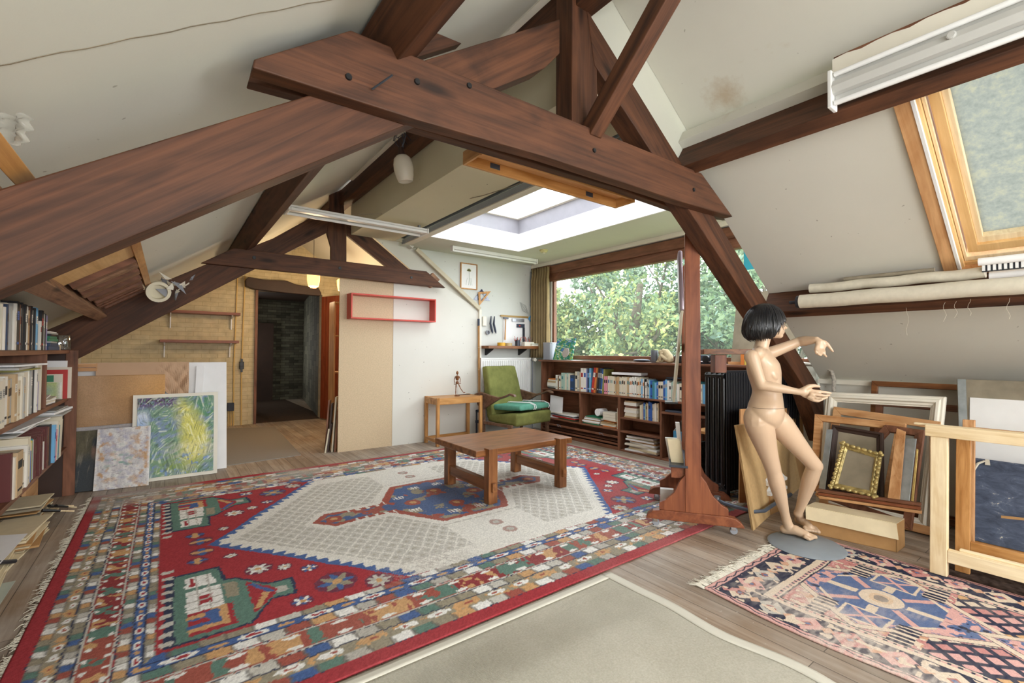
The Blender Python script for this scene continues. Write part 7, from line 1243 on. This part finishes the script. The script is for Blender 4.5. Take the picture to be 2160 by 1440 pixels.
# right hand: palm sideways, thumb up, fingers reaching right
pc_ = V((3.143,1.184,1.057)); dR = (V((3.166,1.167,1.051))-V((3.115,1.205,1.063))).normalized(); uR = (Z_-dR*Z_.dot(dR)).normalized(); nR = dR.cross(uR); mb.ell(pc_, dR*.045, uR*.036, nR*.016, 0, 16, 10); limb([wrR, pc_-dR*.02], [.020, .022])
finger([(3.124,1.198,1.074), (3.141,1.173,1.096), (3.161,1.152,1.102), (3.181,1.131,1.097)], [.013, .011, .009, .0065])
for a, b_, c_, d_, rr_ in (((1711,824), (1726,826), (1740,827), (1752,829), .0085), ((1712,829), (1727,833), (1739,835), (1749,834), .009), ((1711,834), (1724,839), (1735,841), (1744,839), .0085), ((1708,839), (1719,844), (1728,846), (1736,844), .0075)): pass
finger([(3.156,1.168,1.069), (3.176,1.134,1.065), (3.197,1.106,1.063), (3.219,1.084,1.058)], [.010, .009, .008, .006]); finger([(3.141,1.160,1.053), (3.156,1.125,1.047), (3.172,1.100,1.042), (3.189,1.081,1.048)], [.010, .009, .008, .006])
finger([(3.122,1.156,1.040), (3.124,1.124,1.028), (3.140,1.099,1.027), (3.155,1.082,1.036)], [.010, .009, .0075, .006]); finger([(3.102,1.159,1.030), (3.097,1.131,1.018), (3.108,1.111,1.014), (3.120,1.095,1.023)], [.009, .008, .007, .0055])
# left hand: hanging from a bent wrist, index pointing
pc2 = V((3.485,1.228,1.355)); dL = (V((3.479,1.221,1.314))-V((3.489,1.238,1.393))).normalized(); aL = (Rr-dL*Rr.dot(dL)).normalized(); mb.ell(pc2, dL*.044, aL*.034, dL.cross(aL)*.017, 0, 16, 10); limb([wrL, pc2-dL*.02], [.021, .021])
finger([(3.503,1.215,1.374), (3.509,1.198,1.362), (3.518,1.185,1.336), (3.527,1.172,1.311)], [.011, .009, .008, .006]); finger([(3.492,1.217,1.330), (3.468,1.203,1.305), (3.465,1.200,1.289), (3.492,1.198,1.277)], [.009, .0085, .007, .0055])
finger([(3.474,1.224,1.320), (3.442,1.211,1.295), (3.414,1.206,1.286), (3.393,1.210,1.295)], [.009, .0085, .0075, .006]); finger([(3.463,1.232,1.324), (3.424,1.224,1.301), (3.394,1.221,1.298), (3.386,1.221,1.314)], [.009, .008, .007, .006]); finger([(3.456,1.237,1.346), (3.426,1.235,1.323), (3.406,1.225,1.308), (3.407,1.212,1.308)], [.010, .009, .008, .0065])
# legs
hipN = V((3.156,1.486,0.854)); knN = V((3.322,1.463,0.505)); anN = V((3.505,1.457,0.128)); heN = V((3.523,1.487,0.045)); 
hipF = V((3.361,1.459,0.837)); knF = V((3.606,1.313,0.520)); anF = V((3.709,1.461,0.131)); 
limb([hipN, hipN.lerp(knN, .12), hipN.lerp(knN, .25), hipN.lerp(knN, .42), hipN.lerp(knN, .6), hipN.lerp(knN, .8), knN], [.086, .087, .083, .074, .064, .055, .050], 36); limb([knN, knN.lerp(anN, .25), knN.lerp(anN, .5), knN.lerp(anN, .85), anN], [.048, .052, .045, .030, .030], 18)
limb([hipF, hipF.lerp(knF, .12), hipF.lerp(knF, .25), hipF.lerp(knF, .42), hipF.lerp(knF, .6), hipF.lerp(knF, .8), knF], [.084, .085, .080, .071, .062, .054, .050], 36); limb([knF, knF.lerp(anF, .28), knF.lerp(anF, .55), knF.lerp(anF, .88), anF], [.048, .051, .043, .029, .029], 18); mb.ell(knF+Rr*.008, (.044, 0, 0), (0, .044, 0), (0, 0, .046)); mb.ell(knN+Rr*.01, (.040, 0, 0), (0, .040, 0), (0, 0, .044))
def foot(an, heel, ball, toe):
    an, heel, ball, toe = map(V, (an, heel, ball, toe)); limb([an, heel.lerp(ball, .22)+Z_*.012], [.032, .033]); limb([heel, heel.lerp(ball, .5)+Z_*.016, ball], [.031, .034, .028]); d = (toe-ball).normalized(); s = Z_.cross(d).normalized()
    for i in range(5): q = s*(.034-.017*i); limb([ball+q*1.0-Z_*.004, ball+q*1.1+d*(.045-.005*i)-Z_*.010], [.0145 if i else .018, .0115 if i else .015], 8)
foot(anN, (3.521,1.477,0.052), (3.539,1.344,0.050), (3.552,1.271,0.045)); foot(anF, (3.807,1.496,0.052), (3.712,1.388,0.050), (3.647,1.323,0.045))
# head with a face turned to the right
hc = V((3.254,1.450,1.495)); Nh = (Rr*.93-Fr*.36).normalized(); Wh = Z_.cross(Nh).normalized()
mb.ell(hc+Z_*.012, Nh*.092, Wh*.074, Z_*.100, 0, 20, 14); mb.ell(hc+Nh*.030-Z_*.045, Nh*.058, Wh*.052, Z_*.052); mb.ell(hc+Nh*.058-Z_*.078, Nh*.024, Wh*.026, Z_*.020)   # skull, jaw, chin
mb.prism([hc+Nh*.080+Z_*.008, hc+Nh*.106-Z_*.028, hc+Nh*.078-Z_*.036+Wh*.014, hc+Nh*.078-Z_*.036-Wh*.014], Nh*-.02); mb.ell(hc+Nh*.097-Z_*.028, Nh*.011, Wh*.012, Z_*.010); mb.ell(hc+Nh*.079-Z_*.052, Nh*.012, Wh*.022, Z_*.006); mb.ell(hc+Nh*.078-Z_*.061, Nh*.012, Wh*.019, Z_*.006)
for s in (-1, 1): mb.ell(hc+Nh*.078+Wh*.030*s+Z_*.004, Nh*.012, Wh*.016, Z_*.009); mb.ell(hc+Wh*.074*s-Z_*.01-Nh*.005, Nh*.018, Wh*.010, Z_*.030)
body = mb.build('body', M['skin'], mq, smooth=True); rm = body.modifiers.new('remesh', 'REMESH'); rm.mode = 'VOXEL'; rm.voxel_size = .0038; rm.use_smooth_shade = True; sm = body.modifiers.new('smooth', 'SMOOTH'); sm.iterations = 14; sm.factor = .5
# waist seam
rg_ = ellring(V((3.233,1.466,0.939)), .150*.94+.003, .104+.003, 48, sq=2.15); MB().tube(rg_+rg_[:1], .0013, 6, cap=False).build('waist_seam', MP, mq)

# wig: a bob of grooved hair with an opening at the face
vs = []; nu, nv = 160, 40; hw = hc+Z_*.020-Nh*.030
for j in range(nv+1):
    for i in range(nu+1):
        a = -math.pi+2*math.pi*i/nu; fr = max(0, math.cos(a)); front = fr**1.5      # a = 0 faces forward
        low = 2.45-1.15*max(0, math.cos(a))**.8 if abs(a) < 1.35 else 2.45; low = 2.42 if abs(a) > 1.25 else 1.35+(abs(a)/1.25)**2.2*1.07
        th = .02+(low-.02)*j/nv; rad = 1+.035*math.sin(a*37+3*math.sin(th*3))*math.sin(min(1, th))*.5+.03*math.sin(a*11+th*4)+.012*math.sin(a*83)
        bulge = 1+.30*math.exp(-((th-2.25)/.55)**2); x = math.sin(th)*math.cos(a)*.120*rad*bulge; y = math.sin(th)*math.sin(a)*.114*rad*bulge; zz = math.cos(th)*.116*(1 if th < 1.6 else 1.45-.25*max(0, math.cos(a)))*rad
        vs.append(hw+Nh*x+Wh*y+Z_*zz)
wg = MB(); wg.add(vs, [(j*(nu+1)+i, (j+1)*(nu+1)+i, (j+1)*(nu+1)+i+1, j*(nu+1)+i+1) for j in range(nv) for i in range(nu)]); m, nt, N, L, b = newmat('black_hair'); b.inputs['Base Color'].default_value = (.010, .010, .012, 1); b.inputs['Roughness'].default_value = .33; b.inputs['Anisotropic'].default_value = .5; b.inputs['Specular IOR Level'].default_value = .6
o = wg.build('wig', m, mq, smooth=True); md = o.modifiers.new('s', 'SOLIDIFY'); md.thickness = .012; md.offset = -1
st_ = MB(); rr = random.Random(4)
for i in range(240):
    a = rr.uniform(.15, 2*math.pi-.15); a = a if a < math.pi else a-2*math.pi; P = []; low = 2.40 if abs(a) > 1.25 else 1.42+(abs(a)/1.25)**2.2*1.0; low += rr.uniform(-.12, .14); a0 = a+rr.uniform(-.12, .12)
    for q in range(9):
        th = .25+(low-.25)*q/8; aa = a+(a0-a)*(q/8); bl = 1+.30*math.exp(-((th-2.25)/.55)**2); P.append(hw+Nh*math.sin(th)*math.cos(aa)*.123*bl+Wh*math.sin(th)*math.sin(aa)*.117*bl+Z_*math.cos(th)*.119*(1 if th < 1.6 else 1.45-.25*max(0, math.cos(aa))))
    st_.tube(P, [.0022]*8+[.0006], 5)
sto = st_.build('hair_strands', m, mq, smooth=True); sto['kind'] = 'stuff'
MB().lathe((3.455, 1.315, .009), [(0, 0), (.225, 0), (.228, .004), (.215, .012), (.0, .016)], 48).build('base_plate', M['baseplate'], mq, smooth='auto'); 
# ---------------------------------------------------------------- garden and trees beyond the big window
gr = struct('ground', MB().box(5.6, 60, -30, 60, -4.7, -4.6), plain('meadow', '#7d8a5a', 1, 0, .2, .1, .8))
LEAF = bpy.data.materials.new('leaf'); LEAF.use_nodes = True; nt = LEAF.node_tree; N, L = nt.nodes, nt.links; b = N['Principled BSDF']; a = N.new('ShaderNodeVertexColor'); a.layer_name = 'weave'
tr = N.new('ShaderNodeBsdfTranslucent'); mx = N.new('ShaderNodeMixShader'); mx.inputs[0].default_value = .35; L.new(a.outputs[0], b.inputs['Base Color']); L.new(a.outputs[0], tr.inputs[0]); b.inputs['Roughness'].default_value = .5; b.inputs['Specular IOR Level'].default_value = .35
L.new(b.outputs[0], mx.inputs[1]); L.new(tr.outputs[0], mx.inputs[2]); L.new(mx.outputs[0], N['Material Output'].inputs[0])
BARK = plain('bark', '#5a5348', .9, 0, .3, .1, 12)
def leaves(name, centres, radii, n, size, cols, seed, parent):
    r_ = np.random.RandomState(seed); nb = len(centres); k_ = r_.choice(nb, n, p=np.array(radii)**2/np.sum(np.array(radii)**2)); d = r_.normal(size=(n, 3)); d /= np.linalg.norm(d, axis=1)[:, None]
    rad = np.array(radii)[k_]*(.55+.5*r_.rand(n)); c = np.array(centres)[k_]+d*rad[:, None]*np.array([1, 1, .8])
    a1 = r_.normal(size=(n, 3)); a1 /= np.linalg.norm(a1, axis=1)[:, None]; a2 = np.cross(a1, r_.normal(size=(n, 3))); a2 /= np.linalg.norm(a2, axis=1)[:, None]; s = size*(.6+.8*r_.rand(n))[:, None]
    v = np.stack([c-a1*s*.6, c+a2*s*.32, c+a1*s*.6, c-a2*s*.32], 1).reshape(-1, 3); me = bpy.data.meshes.new(name); me.vertices.add(4*n); me.vertices.foreach_set('co', v.astype(np.float32).ravel()); me.loops.add(4*n); me.loops.foreach_set('vertex_index', np.arange(4*n, dtype=np.int32)); me.polygons.add(n); me.polygons.foreach_set('loop_start', np.arange(0, 4*n, 4, dtype=np.int32)); me.update(calc_edges=True)
    cc = np.array([lin(x) for x in cols]); ci = cc[r_.randint(0, len(cc), n)]*(.75+.5*r_.rand(n))[:, None]; rgba = np.ones((4*n, 4), np.float32); rgba[:, :3] = np.repeat(ci, 4, 0); ca = me.color_attributes.new('weave', 'FLOAT_COLOR', 'POINT'); ca.data.foreach_set('color', rgba.ravel())
    me.materials.append(LEAF); o = bpy.data.objects.new(name, me); COL.objects.link(o); setp(o, parent); return o
def tree(x, y, top, spread, n, cols, label, seed, size=.13, density=26, trunk=True, zlow=-1.5):
    r_ = random.Random(seed); t = thing('tree', label, 'tree', (x, y, -4.6), 'trees beyond the big window'); mb = MB()
    fork = V((x, y, -.2)); mb.tube([(x, y, -4.6), (x+.05, y, -2), fork, (x, y+.1, 1.6), (x+.1, y-.1, 3.2)], [.28, .24, .21, .17, .08], 10); tips = []
    for i in range(9):
        a = i*2.4+r_.random(); st = V((x, y, r_.uniform(-.4, 1.8))); en = st+V((math.cos(a)*spread*r_.uniform(.5, .9), math.sin(a)*spread*r_.uniform(.5, .9), r_.uniform(.6, 1.6)*top*.35)); md_ = st.lerp(en, .5)+V((0, 0, -.25)); mb.tube([st, md_, en], [.10, .06, .025], 7); tips += [md_, en]
        for q in range(3):
            e2 = md_.lerp(en, .3*q)+V((r_.uniform(-.8, .8), r_.uniform(-.8, .8), r_.uniform(-.2, .9))); mb.tube([md_.lerp(en, .25*q), e2], [.03, .01], 5); tips.append(e2)
    mb.build('trunk', BARK, t, smooth='auto'); cs, rs = [], []
    for i in range(density):
        a, rr_ = r_.uniform(0, 6.283), spread*math.sqrt(r_.random()); zz = r_.uniform(zlow, top); f_ = 1-.5*max(0, zz)/top; cs.append((x+rr_*f_*math.cos(a), y+rr_*f_*math.sin(a), zz)); rs.append(r_.uniform(.35, .8))
    for p in tips: cs.append(tuple(p)); rs.append(r_.uniform(.3, .55))
    f = leaves('foliage', cs, rs, n, size, cols, seed, t); f['kind'] = 'stuff'
YG = ['#a6ad70', '#7f8f5c', '#959f6c', '#5d6d48', '#bcbc78', '#75865c']; MG = ['#728a64', '#587050', '#869c76', '#4c6248', '#8fa280', '#7a9584']; DG_ = ['#5d7059', '#72866c', '#87997f', '#4f624c', '#94a592']
tree(13.0, 9.9, 5.6, 2.3, 12000, MG+YG[:2], 'large tree with a forked grey trunk in the middle of the big window', 21, .14, 26)
tree(11.8, 12.6, 3.2, 2.0, 14000, YG+MG[:2], 'yellow green leafy tree at the left side of the big window', 22, .14, 34)
tree(10.4, 8.2, 1.3, 1.4, 9000, YG+MG[:3], 'low bright bush in front of the forked tree', 23, .12, 26, zlow=-1.8)
tree(14.0, 7.6, 6.0, 2.2, 11000, MG, 'tall green tree right of the forked tree behind the easel', 24, .14, 26)
tree(12.0, 5.0, 5.2, 1.9, 9500, MG, 'green tree seen between the easel post and the rafter', 25, .13, 26)
tree(19, 16, 8.0, 3.5, 12000, DG_, 'distant dark tree behind the yellow green one', 26, .2, 40)
tree(20, 10.5, 6.0, 3.2, 8000, DG_, 'distant tree closing the view behind the middle', 27, .2, 36)
tree(17, 22, 7.0, 3.4, 12000, DG_, 'distant tree at the far left of the window view', 28, .2, 36)
tree(16, 3.5, 6.0, 2.6, 9000, DG_+MG, 'pale distant tree at the right end of the window view', 29, .18, 26)
